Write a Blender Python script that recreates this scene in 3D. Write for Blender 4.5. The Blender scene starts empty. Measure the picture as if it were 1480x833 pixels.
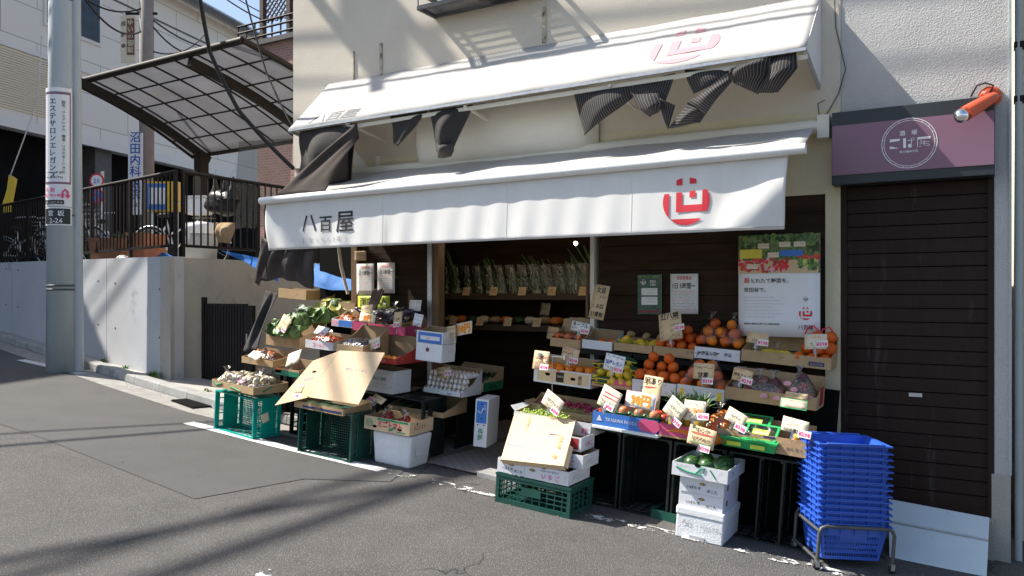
# A greengrocer's shop front under two white awnings on a sloping street.
# World frame: X runs along the shop front, Y into the building, Z up; the shop front lies on Y = 0.
import bpy, bmesh, math, random
from mathutils import Vector, Matrix
R = math.radians
random.seed(7)
S = bpy.context.scene
COL = S.collection
SLOPE = 0.07
TILT = math.atan(SLOPE)

# ---------------------------------------------------------------- camera, sky, sun, exposure
cd = bpy.data.cameras.new('camera'); cam = bpy.data.objects.new('camera', cd); COL.objects.link(cam)
cam.location = (0, -6.0, 1.71); cam.rotation_euler = (R(90), 0, R(30.7))
cd.lens = 27.97; cd.sensor_width = 36; cd.shift_y = 0.0057; cd.clip_end = 400; cd.clip_start = 0.05
S.camera = cam
w = bpy.data.worlds.new('World'); S.world = w; w.use_nodes = True
nt = w.node_tree; bg = nt.nodes['Background']
sky = nt.nodes.new('ShaderNodeTexSky'); sky.sky_type = 'NISHITA'; sky.sun_disc = False
SUN = Vector((-3.7, -1.0, 4.2)).normalized()
sky.sun_elevation = math.asin(SUN.z); sky.sun_rotation = math.atan2(SUN.x, SUN.y) % (2*math.pi)
sky.air_density = 1.0; sky.dust_density = 1.6; sky.ozone_density = 0.7
nt.links.new(sky.outputs[0], bg.inputs[0]); bg.inputs[1].default_value = 0.10
ld = bpy.data.lights.new('sun', 'SUN'); ld.energy = 5.0; ld.angle = R(0.53); ld.color = (1, .935, .84)
sun = bpy.data.objects.new('sun', ld); COL.objects.link(sun); sun.rotation_euler = SUN.to_track_quat('Z', 'Y').to_euler()
S.view_settings.view_transform = 'Standard'; S.view_settings.look = 'None'; S.view_settings.gamma = 1
S.view_settings.use_curve_mapping = False; S.view_settings.exposure = 0.92
S.cycles.max_bounces = 6; S.cycles.transparent_max_bounces = 12; S.cycles.caustics_reflective = False; S.cycles.caustics_refractive = False
S.cycles.use_denoising = True

# ---------------------------------------------------------------- materials
MATS = {}
def M(key, rgb=(.5, .5, .5), rough=.6, var=.12, scale=6, bump=0, bscale=60, metal=0, stain=None, emit=0, trans=0, spec=.5, stretch=None):
    """Principled material with object-space noise in colour, roughness and bump."""
    m = bpy.data.materials.new(key); m.use_nodes = True; MATS[key] = m
    N = m.node_tree.nodes; Lk = m.node_tree.links; p = N['Principled BSDF']
    tc = N.new('ShaderNodeTexCoord'); mp = N.new('ShaderNodeMapping'); Lk.new(tc.outputs['Object'], mp.inputs[0])
    if stretch: mp.inputs['Scale'].default_value = stretch
    n = N.new('ShaderNodeTexNoise'); n.inputs['Scale'].default_value = scale; n.inputs['Detail'].default_value = 6; n.inputs['Roughness'].default_value = .65
    Lk.new(mp.outputs[0], n.inputs['Vector'])
    cr = N.new('ShaderNodeValToRGB'); cr.color_ramp.elements[0].position = .32; cr.color_ramp.elements[1].position = .68
    cr.color_ramp.elements[0].color = tuple(max(0, c*(1-var)) for c in rgb)+(1,)
    cr.color_ramp.elements[1].color = tuple(min(1, c*(1+var)) for c in rgb)+(1,)
    Lk.new(n.outputs['Fac'], cr.inputs[0]); out = cr.outputs[0]
    if stain:                                        # (colour, noise scale, threshold)
        n2 = N.new('ShaderNodeTexNoise'); n2.inputs['Scale'].default_value = stain[1]; n2.inputs['Detail'].default_value = 8; n2.inputs['Roughness'].default_value = .7
        Lk.new(mp.outputs[0], n2.inputs['Vector'])
        r2 = N.new('ShaderNodeValToRGB'); r2.color_ramp.elements[0].position = stain[2]; r2.color_ramp.elements[1].position = stain[2]+.1
        Lk.new(n2.outputs['Fac'], r2.inputs[0])
        mx = N.new('ShaderNodeMixRGB'); Lk.new(r2.outputs[0], mx.inputs[0]); Lk.new(out, mx.inputs[1]); mx.inputs[2].default_value = tuple(stain[0])+(1,); out = mx.outputs[0]
    Lk.new(out, p.inputs['Base Color'])
    mr = N.new('ShaderNodeMapRange'); mr.inputs['To Min'].default_value = max(.03, rough-.08); mr.inputs['To Max'].default_value = min(1, rough+.08)
    Lk.new(n.outputs['Fac'], mr.inputs[0]); Lk.new(mr.outputs[0], p.inputs['Roughness'])
    p.inputs['Metallic'].default_value = metal; p.inputs['Specular IOR Level'].default_value = spec
    if bump:
        b = N.new('ShaderNodeBump'); b.inputs['Strength'].default_value = min(1, bump); b.inputs['Distance'].default_value = .01*max(1, bump)
        n3 = N.new('ShaderNodeTexNoise'); n3.inputs['Scale'].default_value = bscale; n3.inputs['Detail'].default_value = 4
        Lk.new(mp.outputs[0], n3.inputs['Vector']); Lk.new(n3.outputs['Fac'], b.inputs['Height']); Lk.new(b.outputs[0], p.inputs['Normal'])
    if emit:
        p.inputs['Emission Color'].default_value = tuple(rgb)+(1,); p.inputs['Emission Strength'].default_value = emit
    if trans:
        t = N.new('ShaderNodeBsdfTranslucent'); Lk.new(out, t.inputs[0]); ms = N.new('ShaderNodeMixShader'); ms.inputs[0].default_value = trans
        Lk.new(p.outputs[0], ms.inputs[1]); Lk.new(t.outputs[0], ms.inputs[2]); Lk.new(ms.outputs[0], N['Material Output'].inputs[0])
    return m
def nodes_of(key):
    m = MATS[key]; return m, m.node_tree.nodes, m.node_tree.links, m.node_tree.nodes['Principled BSDF']
def clear_film(key, tint=(1, 1, 1), gloss=.16, rough=.12, bscale=14, bump=.6):
    m = bpy.data.materials.new(key); m.use_nodes = True; MATS[key] = m
    N = m.node_tree.nodes; Lk = m.node_tree.links; N.remove(N['Principled BSDF'])
    t = N.new('ShaderNodeBsdfTransparent'); t.inputs[0].default_value = tuple(tint)+(1,)
    g = N.new('ShaderNodeBsdfGlossy'); g.inputs['Roughness'].default_value = rough
    fr = N.new('ShaderNodeFresnel'); fr.inputs[0].default_value = 1.22
    ad = N.new('ShaderNodeMath'); ad.operation = 'ADD'; ad.inputs[1].default_value = gloss*.35; Lk.new(fr.outputs[0], ad.inputs[0])
    tc = N.new('ShaderNodeTexCoord'); n = N.new('ShaderNodeTexNoise'); n.inputs['Scale'].default_value = bscale; n.inputs['Detail'].default_value = 3; n.inputs['Distortion'].default_value = 1.5
    b = N.new('ShaderNodeBump'); b.inputs['Strength'].default_value = bump; b.inputs['Distance'].default_value = .03
    Lk.new(tc.outputs['Object'], n.inputs[0]); Lk.new(n.outputs['Fac'], b.inputs['Height']); Lk.new(b.outputs[0], g.inputs['Normal']); Lk.new(b.outputs[0], fr.inputs['Normal'])
    ms = N.new('ShaderNodeMixShader'); Lk.new(ad.outputs[0], ms.inputs[0]); Lk.new(t.outputs[0], ms.inputs[1]); Lk.new(g.outputs[0], ms.inputs[2]); Lk.new(ms.outputs[0], N['Material Output'].inputs[0])

M('asphalt', (.098, .094, .092), .88, .16, 3.0, 1.5, 130, stain=((.078, .074, .071), .9, .56))
M('asphalt_new', (.090, .087, .086), .85, .12, 1.6, .7, 300)
for k, lo in (('asphalt', .42), ('asphalt_new', .15)):   # pale aggregate specks and fine cracks
    m, N, Lk, p = nodes_of(k)
    src = p.inputs['Base Color'].links[0].from_socket
    tc = N['Texture Coordinate']; v = N.new('ShaderNodeTexVoronoi'); v.inputs['Scale'].default_value = 75 if k == 'asphalt' else 140
    Lk.new(tc.outputs['Object'], v.inputs[0])
    r = N.new('ShaderNodeValToRGB'); r.color_ramp.elements[0].position = .0; r.color_ramp.elements[0].color = (1, 1, 1, 1); r.color_ramp.elements[1].position = lo; r.color_ramp.elements[1].color = (0, 0, 0, 1)
    Lk.new(v.outputs['Distance'], r.inputs[0])
    n = N.new('ShaderNodeTexNoise'); n.inputs['Scale'].default_value = 60; Lk.new(tc.outputs['Object'], n.inputs[0])
    ml = N.new('ShaderNodeMath'); ml.operation = 'MULTIPLY'; Lk.new(r.outputs[0], ml.inputs[0]); Lk.new(n.outputs['Fac'], ml.inputs[1])
    mx = N.new('ShaderNodeMixRGB'); mx.inputs[2].default_value = (.42, .40, .37, 1); Lk.new(ml.outputs[0], mx.inputs[0]); Lk.new(src, mx.inputs[1])
    dn = N.new('ShaderNodeTexNoise'); dn.inputs['Scale'].default_value = 2.2; dn.inputs['Detail'].default_value = 5; Lk.new(tc.outputs['Object'], dn.inputs[0])
    av = N.new('ShaderNodeMixRGB'); av.inputs[0].default_value = .35; Lk.new(tc.outputs['Object'], av.inputs[1]); Lk.new(dn.outputs['Color'], av.inputs[2])
    v2 = N.new('ShaderNodeTexVoronoi'); v2.feature = 'DISTANCE_TO_EDGE'; v2.inputs['Scale'].default_value = 1.0; Lk.new(av.outputs[0], v2.inputs[0])
    r2 = N.new('ShaderNodeValToRGB'); r2.color_ramp.elements[0].position = .0; r2.color_ramp.elements[0].color = (1, 1, 1, 1); r2.color_ramp.elements[1].position = .006; r2.color_ramp.elements[1].color = (0, 0, 0, 1)
    Lk.new(v2.outputs['Distance'], r2.inputs[0])
    n4 = N.new('ShaderNodeTexNoise'); n4.inputs['Scale'].default_value = 1.1; Lk.new(tc.outputs['Object'], n4.inputs[0])
    r4 = N.new('ShaderNodeValToRGB'); r4.color_ramp.elements[0].position = .5; r4.color_ramp.elements[1].position = .6; Lk.new(n4.outputs['Fac'], r4.inputs[0])
    m4 = N.new('ShaderNodeMath'); m4.operation = 'MULTIPLY'; Lk.new(r2.outputs[0], m4.inputs[0]); Lk.new(r4.outputs[0], m4.inputs[1])
    if k == 'asphalt_new': m4.inputs[1].default_value = 0; N.remove(r4)
    mx2 = N.new('ShaderNodeMixRGB'); mx2.inputs[2].default_value = (.02, .02, .02, 1); Lk.new(m4.outputs[0], mx2.inputs[0]); Lk.new(mx.outputs[0], mx2.inputs[1])
    Lk.new(mx2.outputs[0], p.inputs['Base Color'])
M('seam_sand', (.105, .098, .088), .95, .25, 9, .6, 200)
M('kerb', (.33, .33, .32), .9, .18, 5, .7, 120, stain=((.14, .14, .13), 3, .56))
M('gutter', (.30, .29, .27), .9, .2, 6, .7, 120)
M('concrete', (.47, .48, .50), .85, .07, 1.2, .25, 90, stain=((.33, .33, .33), 1.7, .62))
M('concrete_old', (.40, .38, .34), .9, .12, 2, .5, 70, stain=((.27, .22, .16), 1.6, .58))
M('stucco', (.68, .62, .52), .92, .06, 1.2, .5, 110, stain=((.46, .42, .35), .9, .62))
M('stucco_grey', (.52, .515, .50), .93, .08, 2.0, .7, 120, stain=((.33, .33, .32), 2.2, .62))
M('cream_wall', (.70, .63, .44), .85, .08, 2, .4, 60, stain=((.33, .26, .16), 2.4, .66))
M('peeled_sunlit', (.80, .80, .78), .8, .06, 20, 0, stain=((.2, .19, .17), 16, .63))  # pale peeling wall with sunlight put into its colour
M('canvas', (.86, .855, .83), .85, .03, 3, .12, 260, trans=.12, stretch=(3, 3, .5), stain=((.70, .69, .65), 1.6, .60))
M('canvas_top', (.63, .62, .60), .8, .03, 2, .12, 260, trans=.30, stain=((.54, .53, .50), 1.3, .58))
M('dark_board', (.042, .026, .017), .85, .35, 3, .5, 60, stretch=(.4, 1, 4), spec=.15)
M('shutter', (.030, .016, .013), .6, .15, 3, .2, 40, spec=.2, stretch=(4, 1, .6), stain=((.055, .042, .036), 2.2, .58))
M('dark_metal', (.014, .012, .012), .6, .2, 6, spec=.2)
M('bronze', (.028, .023, .020), .6, .2, 6, spec=.2)
M('steel', (.5, .51, .52), .4, .15, 20, metal=.8)
M('grey_steel', (.09, .095, .10), .5, .12, 20, metal=.3)
M('chrome', (.85, .86, .88), .08, .03, 4, metal=1)
M('bike_silver', (.55, .56, .58), .35, .1, 10, metal=.8)
M('rubber', (.02, .02, .02), .8, .2, 10)
M('pole', (.43, .48, .50), .75, .09, 3, .3, 60, stretch=(1, 1, .25), stain=((.33, .35, .35), 2, .62))
M('pole_old', (.27, .25, .23), .85, .12, 4, .3, 60)
M('sign_plum', (.235, .125, .185), .42, .05, 2)
M('sign_dark', (.022, .028, .032), .45, .15, 4)
M('orange_red', (.72, .10, .035), .35, .06, 6)
M('white', (.80, .80, .80), .6, .04, 8)
M('white_print', (.85, .86, .88), .6, .02, 8)
M('offwhite', (.76, .73, .64), .55, .06, 2)
M('foam', (.82, .84, .86), .75, .04, 14, .35, 120)
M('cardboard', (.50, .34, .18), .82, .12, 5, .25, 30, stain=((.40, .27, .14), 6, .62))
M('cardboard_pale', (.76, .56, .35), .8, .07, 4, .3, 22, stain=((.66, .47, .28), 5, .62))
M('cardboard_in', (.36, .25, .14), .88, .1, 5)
M('carton_white', (.76, .77, .80), .65, .03, 6, .12, 40, stain=((.62, .61, .60), 5, .64))
M('carton_red', (.42, .035, .03), .55, .08, 5)
M('carton_blue', (.05, .20, .62), .5, .05, 5)
M('navy', (.02, .035, .15), .5, .1, 5)
M('pink', (.66, .09, .22), .5, .08, 5)
M('pink_pale', (.78, .42, .50), .6, .08, 8)
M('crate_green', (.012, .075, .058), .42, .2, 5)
M('crate_shaded', (.006, .012, .011), .5, .2, 5)  # green crate colour darkened to near black for shade under the displays
M('teal', (.0, .34, .28), .4, .1, 5)
M('basket_blue', (.035, .12, .56), .42, .12, 7, stain=((.07, .17, .56), 9, .60))
M('tray_green', (.03, .42, .12), .35, .06, 5)
M('tray_dgreen', (.02, .20, .11), .4, .1, 5)
M('card_tan', (.66, .50, .30), .75, .05, 9)
M('card_cream', (.76, .68, .52), .75, .04, 9)
M('card_white', (.78, .78, .76), .7, .04, 9)
M('card_yellow', (.75, .62, .08), .7, .05, 9)
M('lime_yellow', (.62, .75, .08), .6, .05, 9)
M('ink', (.02, .02, .022), .7, .1, 9)
M('ink_soft', (.10, .10, .11), .7, .1, 9)
M('ink_faint', (.42, .42, .44), .8, .1, 9)
M('ink_red', (.70, .03, .05), .6, .06, 9)
M('ink_pink', (.78, .05, .22), .6, .06, 9)
M('ink_orange', (.86, .22, .03), .6, .06, 9)
M('ink_yellow', (.92, .70, .05), .6, .04, 9)
M('ink_green', (.02, .30, .14), .6, .06, 9)
M('ink_blue', (.03, .10, .42), .6, .06, 9)
M('emblem_red', (.72, .035, .055), .75, .04, 9)
M('ink_fade', (.22, .22, .23), .8, .3, 9)
M('emblem_faded', (.56, .30, .34), .8, .06, 9)
M('gold', (.55, .38, .06), .5, .1, 9)
M('orange', (.86, .23, .010), .38, .10, 7, .35, 260, spec=.4)
M('orange_deep', (.74, .13, .01), .36, .12, 7, .35, 260, spec=.4)
M('orange_light', (.84, .32, .03), .4, .10, 7, .35, 260)
M('lemon', (.80, .58, .04), .4, .08, 7, .3, 200)
M('mango', (.80, .45, .03), .4, .2, 6)
M('tomato', (.62, .02, .012), .22, .12, 6)
M('apple', (.48, .06, .04), .3, .45, 5)
M('apple_pale', (.66, .24, .12), .3, .4, 6)
M('sweet_potato', (.22, .045, .07), .65, .25, 9, .6, 30)
M('pot_brown', (.36, .25, .13), .75, .2, 9, .4, 40)
M('potato', (.76, .64, .44), .7, .15, 8, .3, 40)
M('grape_red', (.36, .03, .08), .3, .35, 30)
M('grape_green', (.42, .55, .10), .3, .2, 30)
M('stem_green', (.20, .26, .07), .7, .2, 20)
M('banana', (.72, .53, .05), .5, .15, 10, stain=((.25, .16, .03), 30, .64))
M('aubergine', (.022, .008, .028), .22, .3, 6)
M('mushroom', (.12, .085, .07), .8, .3, 12, .5, 50)
M('mushroom_pale', (.62, .54, .42), .7, .15, 14)
M('leaf', (.055, .12, .025), .5, .35, 6, .3, 40)
M('leaf_dark', (.020, .055, .018), .45, .4, 7, .3, 50)
M('leaf_yellow', (.42, .42, .07), .5, .3, 9, .3, 40)
M('leek_green', (.10, .19, .07), .5, .3, 14, stretch=(3, 3, .6))
M('leek_white', (.62, .64, .48), .45, .1, 14)
M('carrot', (.62, .17, .03), .6, .15, 12, .3, 40)
M('cabbage', (.13, .25, .06), .5, .25, 7, .5, 22)
M('egg', (.74, .63, .55), .5, .06, 2)
M('egg_white', (.84, .82, .80), .5, .04, 2)
M('corn', (.46, .54, .22), .6, .15, 12, .3, 40, stretch=(1, 8, 8))
M('net_yellow', (.72, .64, .06), .5, .1, 20)
M('bag_green', (.015, .075, .04), .25, .3, 6, .5, 30)
M('cloth_dark', (.045, .040, .038), .95, .3, 8, .4, 200)
M('cloth_brown', (.055, .042, .035), .95, .2, 6, .4, 200)
M('cloth_purple', (.045, .035, .036), .6, .5, 5, .5, 30)
M('tarp', (.02, .15, .48), .75, .2, 3, .8, 9)
M('bin_bag', (.012, .012, .013), .45, .3, 5, 1.2, 14)
M('bin_grey', (.42, .44, .45), .5, .1, 5)
M('terracotta', (.40, .16, .085), .85, .14, 6, .3, 60)
M('yellow_paint', (.75, .50, .02), .45, .08, 5)
M('tile_wall', (.76, .75, .71), .7, .05, .5, 0)
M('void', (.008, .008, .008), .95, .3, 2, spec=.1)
M('window_dark', (.03, .04, .05), .15, .3, 2)
M('roof_grey', (.10, .10, .10), .7, .2, 4)
M('lattice', (.10, .075, .062), .8, .2, 6)
M('shelf_wood', (.06, .037, .022), .7, .3, 4, .3, 50, stretch=(.3, 2, 2))
M('floor_tile', (.30, .28, .26), .6, .15, 3, .3, 40)
M('wood_post', (.20, .12, .06), .7, .25, 5, .3, 60, stretch=(2, 2, .2))
M('soil', (.05, .04, .03), .95, .3, 9, .6, 60)
M('weed', (.13, .25, .05), .6, .4, 8)
M('board_white', (.62, .72, .76), .4, .06, 3, stain=((.42, .46, .47), 5, .60))
M('bulb_lit', (1, .74, .38), .3, 0, 1, emit=5)
M('brown_pot', (.20, .09, .05), .8, .2, 6)
M('bush', (.03, .06, .02), .7, .5, 6, 1, 20)
clear_film('film'); clear_film('film_soft', (.93, .95, .93), .5, .28, 20, .8); clear_film('clear_plastic', (.9, .93, .95), .3, .08, 4, .1)
# netting: real see-through weave
def weave(key, rgb, scale, cover):
    M(key, rgb, .9, .1, 9); m, N, Lk, p = nodes_of(key)
    t = N.new('ShaderNodeBsdfTransparent'); ms = N.new('ShaderNodeMixShader'); ms.inputs[0].default_value = cover
    Lk.new(t.outputs[0], ms.inputs[1]); Lk.new(p.outputs[0], ms.inputs[2]); Lk.new(ms.outputs[0], N['Material Output'].inputs[0])
weave('cloth_sheer', (.035, .032, .032), 300, .90)
weave('netting', (.16, .16, .15), 300, .5)
# polycarbonate
M('polycarb', (.36, .365, .38), .35, .10, 1.2, .1, 9, trans=.72, stain=((.38, .35, .29), 2.5, .62))
# striped cloth: real woven stripes
M('cloth_stripe', (.020, .019, .022), .95, .2, 8)
m, N, Lk, p = nodes_of('cloth_stripe'); src = p.inputs['Base Color'].links[0].from_socket
wv = N.new('ShaderNodeTexWave'); wv.wave_type = 'BANDS'; wv.bands_direction = 'Z'; wv.inputs['Scale'].default_value = 17; wv.inputs['Distortion'].default_value = 1.5; wv.inputs['Detail'].default_value = 1
at_ = N.new('ShaderNodeAttribute'); at_.attribute_name = 'run'; cb_ = N.new('ShaderNodeCombineXYZ'); Lk.new(at_.outputs['Fac'], cb_.inputs[2]); wv.inputs['Distortion'].default_value = 0; wv.inputs['Scale'].default_value = 17; Lk.new(cb_.outputs[0], wv.inputs[0])
r = N.new('ShaderNodeValToRGB'); r.color_ramp.elements[0].position = .86; r.color_ramp.elements[1].position = .97; Lk.new(wv.outputs['Fac'], r.inputs[0])
mx = N.new('ShaderNodeMixRGB'); mx.inputs[2].default_value = (.15, .135, .12, 1); Lk.new(r.outputs[0], mx.inputs[0]); Lk.new(src, mx.inputs[1]); Lk.new(mx.outputs[0], p.inputs['Base Color'])
# leafy veins for cabbages
for k_ in ('cabbage', 'leaf_yellow', 'leaf'):
    m, N, Lk, p = nodes_of(k_); src = p.inputs['Base Color'].links[0].from_socket
    v = N.new('ShaderNodeTexVoronoi'); v.feature = 'DISTANCE_TO_EDGE'; v.inputs['Scale'].default_value = 26
    mp_ = N.new('ShaderNodeMapping'); mp_.inputs['Scale'].default_value = (1, 1, .35); Lk.new(N['Texture Coordinate'].outputs['Object'], mp_.inputs[0]); Lk.new(mp_.outputs[0], v.inputs[0])
    r = N.new('ShaderNodeValToRGB'); r.color_ramp.elements[0].color = (1, 1, 1, 1); r.color_ramp.elements[1].color = (0, 0, 0, 1); r.color_ramp.elements[1].position = .09; Lk.new(v.outputs['Distance'], r.inputs[0])
    ml = N.new('ShaderNodeMath'); ml.operation = 'MULTIPLY'; ml.inputs[1].default_value = .5; Lk.new(r.outputs[0], ml.inputs[0])
    mx = N.new('ShaderNodeMixRGB'); mx.inputs[2].default_value = (.34, .42, .20, 1); Lk.new(ml.outputs[0], mx.inputs[0]); Lk.new(src, mx.inputs[1]); Lk.new(mx.outputs[0], p.inputs['Base Color'])
# watermelon skin
M('melon', (.045, .13, .03), .3, .2, 6)
m, N, Lk, p = nodes_of('melon'); src = p.inputs['Base Color'].links[0].from_socket
sp = N.new('ShaderNodeSeparateXYZ'); Lk.new(N['Texture Coordinate'].outputs['Object'], sp.inputs[0])
at = N.new('ShaderNodeMath'); at.operation = 'ARCTAN2'; Lk.new(sp.outputs[0], at.inputs[0]); Lk.new(sp.outputs[1], at.inputs[1])
nz = N.new('ShaderNodeTexNoise'); nz.inputs['Scale'].default_value = 22; Lk.new(N['Texture Coordinate'].outputs['Object'], nz.inputs[0])
ma = N.new('ShaderNodeMath'); ma.operation = 'MULTIPLY_ADD'; ma.inputs[1].default_value = 11; Lk.new(at.outputs[0], ma.inputs[0])
mb = N.new('ShaderNodeMath'); mb.operation = 'MULTIPLY'; mb.inputs[1].default_value = 5; Lk.new(nz.outputs['Fac'], mb.inputs[0]); Lk.new(mb.outputs[0], ma.inputs[2])
sn = N.new('ShaderNodeMath'); sn.operation = 'SINE'; Lk.new(ma.outputs[0], sn.inputs[0])
r = N.new('ShaderNodeValToRGB'); r.color_ramp.elements[0].position = .1; r.color_ramp.elements[1].position = .6; Lk.new(sn.outputs[0], r.inputs[0])
mx = N.new('ShaderNodeMixRGB'); mx.inputs[2].default_value = (.012, .035, .012, 1); Lk.new(r.outputs[0], mx.inputs[0]); Lk.new(src, mx.inputs[1]); Lk.new(mx.outputs[0], p.inputs['Base Color'])
# brick / tile skins
def bricks(key, c1, c2, mortar, sx, bw, bh, msize=.02):
    M(key, c1, .85, .1, 8); m, N, Lk, p = nodes_of(key)
    tc = N['Texture Coordinate']; sp = N.new('ShaderNodeSeparateXYZ'); cb = N.new('ShaderNodeCombineXYZ'); ad = N.new('ShaderNodeMath')
    Lk.new(tc.outputs['Object'], sp.inputs[0]); Lk.new(sp.outputs[0], ad.inputs[0]); Lk.new(sp.outputs[1], ad.inputs[1]); Lk.new(ad.outputs[0], cb.inputs[0]); Lk.new(sp.outputs[2], cb.inputs[1])
    b = N.new('ShaderNodeTexBrick'); b.inputs['Scale'].default_value = sx; b.inputs['Color1'].default_value = c1+(1,); b.inputs['Color2'].default_value = c2+(1,); b.inputs['Mortar'].default_value = mortar+(1,)
    b.inputs['Mortar Size'].default_value = msize; b.inputs['Brick Width'].default_value = bw; b.inputs['Row Height'].default_value = bh
    Lk.new(cb.outputs[0], b.inputs[0]); Lk.new(b.outputs[0], p.inputs['Base Color'])
bricks('brick_pink', (.36, .20, .175), (.30, .16, .14), (.42, .34, .31), 4, .45, .22)
bricks('panel_white', (.80, .77, .70), (.76, .73, .67), (.33, .32, .30), 1, 2.4, 1.0, .012)
bricks('step_tile', (.34, .32, .30), (.29, .27, .26), (.17, .16, .15), 5, .5, .5)

# ---------------------------------------------------------------- geometry helper
_txt = {}
def glyphs(body, bold=0.0):
    body_ = body; body = (body, bold)
    if body not in _txt:
        c = bpy.data.curves.new('t', 'FONT'); c.body = body_; c.resolution_u = 1; c.offset = bold
        o = bpy.data.objects.new('t', c); COL.objects.link(o); bpy.context.view_layer.update()
        me = bpy.data.meshes.new_from_object(o.evaluated_get(bpy.context.evaluated_depsgraph_get()))
        _txt[body] = ([v.co.copy() for v in me.vertices], [tuple(f.vertices) for f in me.polygons])
        bpy.data.objects.remove(o); bpy.data.curves.remove(c); bpy.data.meshes.remove(me)
    return _txt[body]
class B:
    def __init__(s): s.v = []; s.f = []; s.m = []; s.sm = []; s.keys = []; s.run = None
    def _k(s, k):
        if k not in s.keys: s.keys.append(k)
        return s.keys.index(k)
    def add(s, vs, fs, k, smooth=False):
        o = len(s.v); s.v += [tuple(x) for x in vs]; i = s._k(k)
        for f in fs: s.f.append(tuple(o+j for j in f)); s.m.append(i); s.sm.append(smooth)
        return s
    def box(s, x0, x1, y0, y1, z0, z1, k):
        return s.add([(x, y, z) for z in (z0, z1) for y in (y0, y1) for x in (x0, x1)],
                     [(0, 2, 3, 1), (4, 5, 7, 6), (0, 1, 5, 4), (2, 6, 7, 3), (0, 4, 6, 2), (1, 3, 7, 5)], k)
    def obox(s, c, sz, rot, k):
        m = rot.to_4x4() if hasattr(rot, 'to_4x4') else rot
        hs = [a/2 for a in sz]
        vs = [Vector(c)+(m.to_3x3() @ Vector((x*hs[0], y*hs[1], z*hs[2]))) for z in (-1, 1) for y in (-1, 1) for x in (-1, 1)]
        return s.add(vs, [(0, 2, 3, 1), (4, 5, 7, 6), (0, 1, 5, 4), (2, 6, 7, 3), (0, 4, 6, 2), (1, 3, 7, 5)], k)
    def bar(s, a, b, w, h, k):                     # rectangular bar from a to b
        a = Vector(a); b = Vector(b); d = b-a
        up = Vector((0, 0, 1)) if abs(d.normalized().z) < .95 else Vector((0, 1, 0))
        sd = d.cross(up).normalized(); u2 = sd.cross(d).normalized()
        vs = [p+sd*(i*w/2)+u2*(j*h/2) for p in (a, b) for j in (-1, 1) for i in (-1, 1)]
        return s.add(vs, [(0, 2, 3, 1), (4, 5, 7, 6), (0, 1, 5, 4), (2, 6, 7, 3), (0, 4, 6, 2), (1, 3, 7, 5)], k)
    def tube(s, pts, r, k, n=8, cap=True):
        pts = [Vector(p) for p in pts]; rr = r if isinstance(r, (list, tuple)) else [r]*len(pts)
        vs = []; prev = None
        for i, p in enumerate(pts):
            d = (pts[min(i+1, len(pts)-1)]-pts[max(i-1, 0)]).normalized()
            if prev is None: prev = Vector((0, 0, 1)).cross(d) if abs(d.z) < .9 else Vector((1, 0, 0)).cross(d)
            a = (prev-d*prev.dot(d)).normalized(); prev = a; b = d.cross(a)
            for j in range(n):
                t = 2*math.pi*j/n; vs.append(p+(a*math.cos(t)+b*math.sin(t))*rr[i])
        fs = [(i*n+j, i*n+(j+1) % n, (i+1)*n+(j+1) % n, (i+1)*n+j) for i in range(len(pts)-1) for j in range(n)]
        s.add(vs, fs, k, True)
        if cap: s.add(vs[:n], [tuple(range(n))[::-1]], k); s.add(vs[-n:], [tuple(range(n))], k)
        return s
    def lathe(s, prof, k, c=(0, 0, 0), n=20, axis='Z', wob=0):
        vs = []
        for r, h in prof:
            for j in range(n):
                t = 2*math.pi*j/n; q = r*(1+wob*math.sin(3*t+h*20)); x, y = q*math.cos(t), q*math.sin(t)
                p = (x, y, h) if axis == 'Z' else ((h, x, y) if axis == 'X' else (x, h, y))
                vs.append((c[0]+p[0], c[1]+p[1], c[2]+p[2]))
        fs = [(i*n+j, i*n+(j+1) % n, (i+1)*n+(j+1) % n, (i+1)*n+j) for i in range(len(prof)-1) for j in range(n)]
        return s.add(vs, fs, k, True)
    def ball(s, c, r, k, sub=2, sq=(1, 1, 1), lump=0, seed=0):
        bm = bmesh.new(); bmesh.ops.create_icosphere(bm, subdivisions=sub, radius=1)
        rn = random.Random(seed); ph = [rn.uniform(0, 6) for _ in range(4)]
        vs = []
        for v in bm.verts:
            q = v.co; l = 1+lump*(math.sin(3*q.x+ph[0])*math.sin(3.3*q.y+ph[1])+.6*math.sin(5*q.z+ph[2]+2*q.x))
            vs.append((c[0]+q.x*r*sq[0]*l, c[1]+q.y*r*sq[1]*l, c[2]+q.z*r*sq[2]*l))
        fs = [tuple(v.index for v in f.verts) for f in bm.faces]; bm.free()
        return s.add(vs, fs, k, True)
    def grid(s, fn, nu, nv, k, smooth=True):
        vs = [fn(i/nu, j/nv) for j in range(nv+1) for i in range(nu+1)]
        fs = [(j*(nu+1)+i, j*(nu+1)+i+1, (j+1)*(nu+1)+i+1, (j+1)*(nu+1)+i) for j in range(nv) for i in range(nu)]
        return s.add(vs, fs, k, smooth)
    def slab(s, pts, off, k):                      # polygon with thickness off (vector)
        n = len(pts); off = Vector(off); vs = [Vector(p) for p in pts]+[Vector(p)+off for p in pts]
        fs = [tuple(range(n)), tuple(range(2*n-1, n-1, -1))]+[((i+1) % n, i, n+i, n+(i+1) % n) for i in range(n)]
        return s.add(vs, fs, k)
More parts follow.
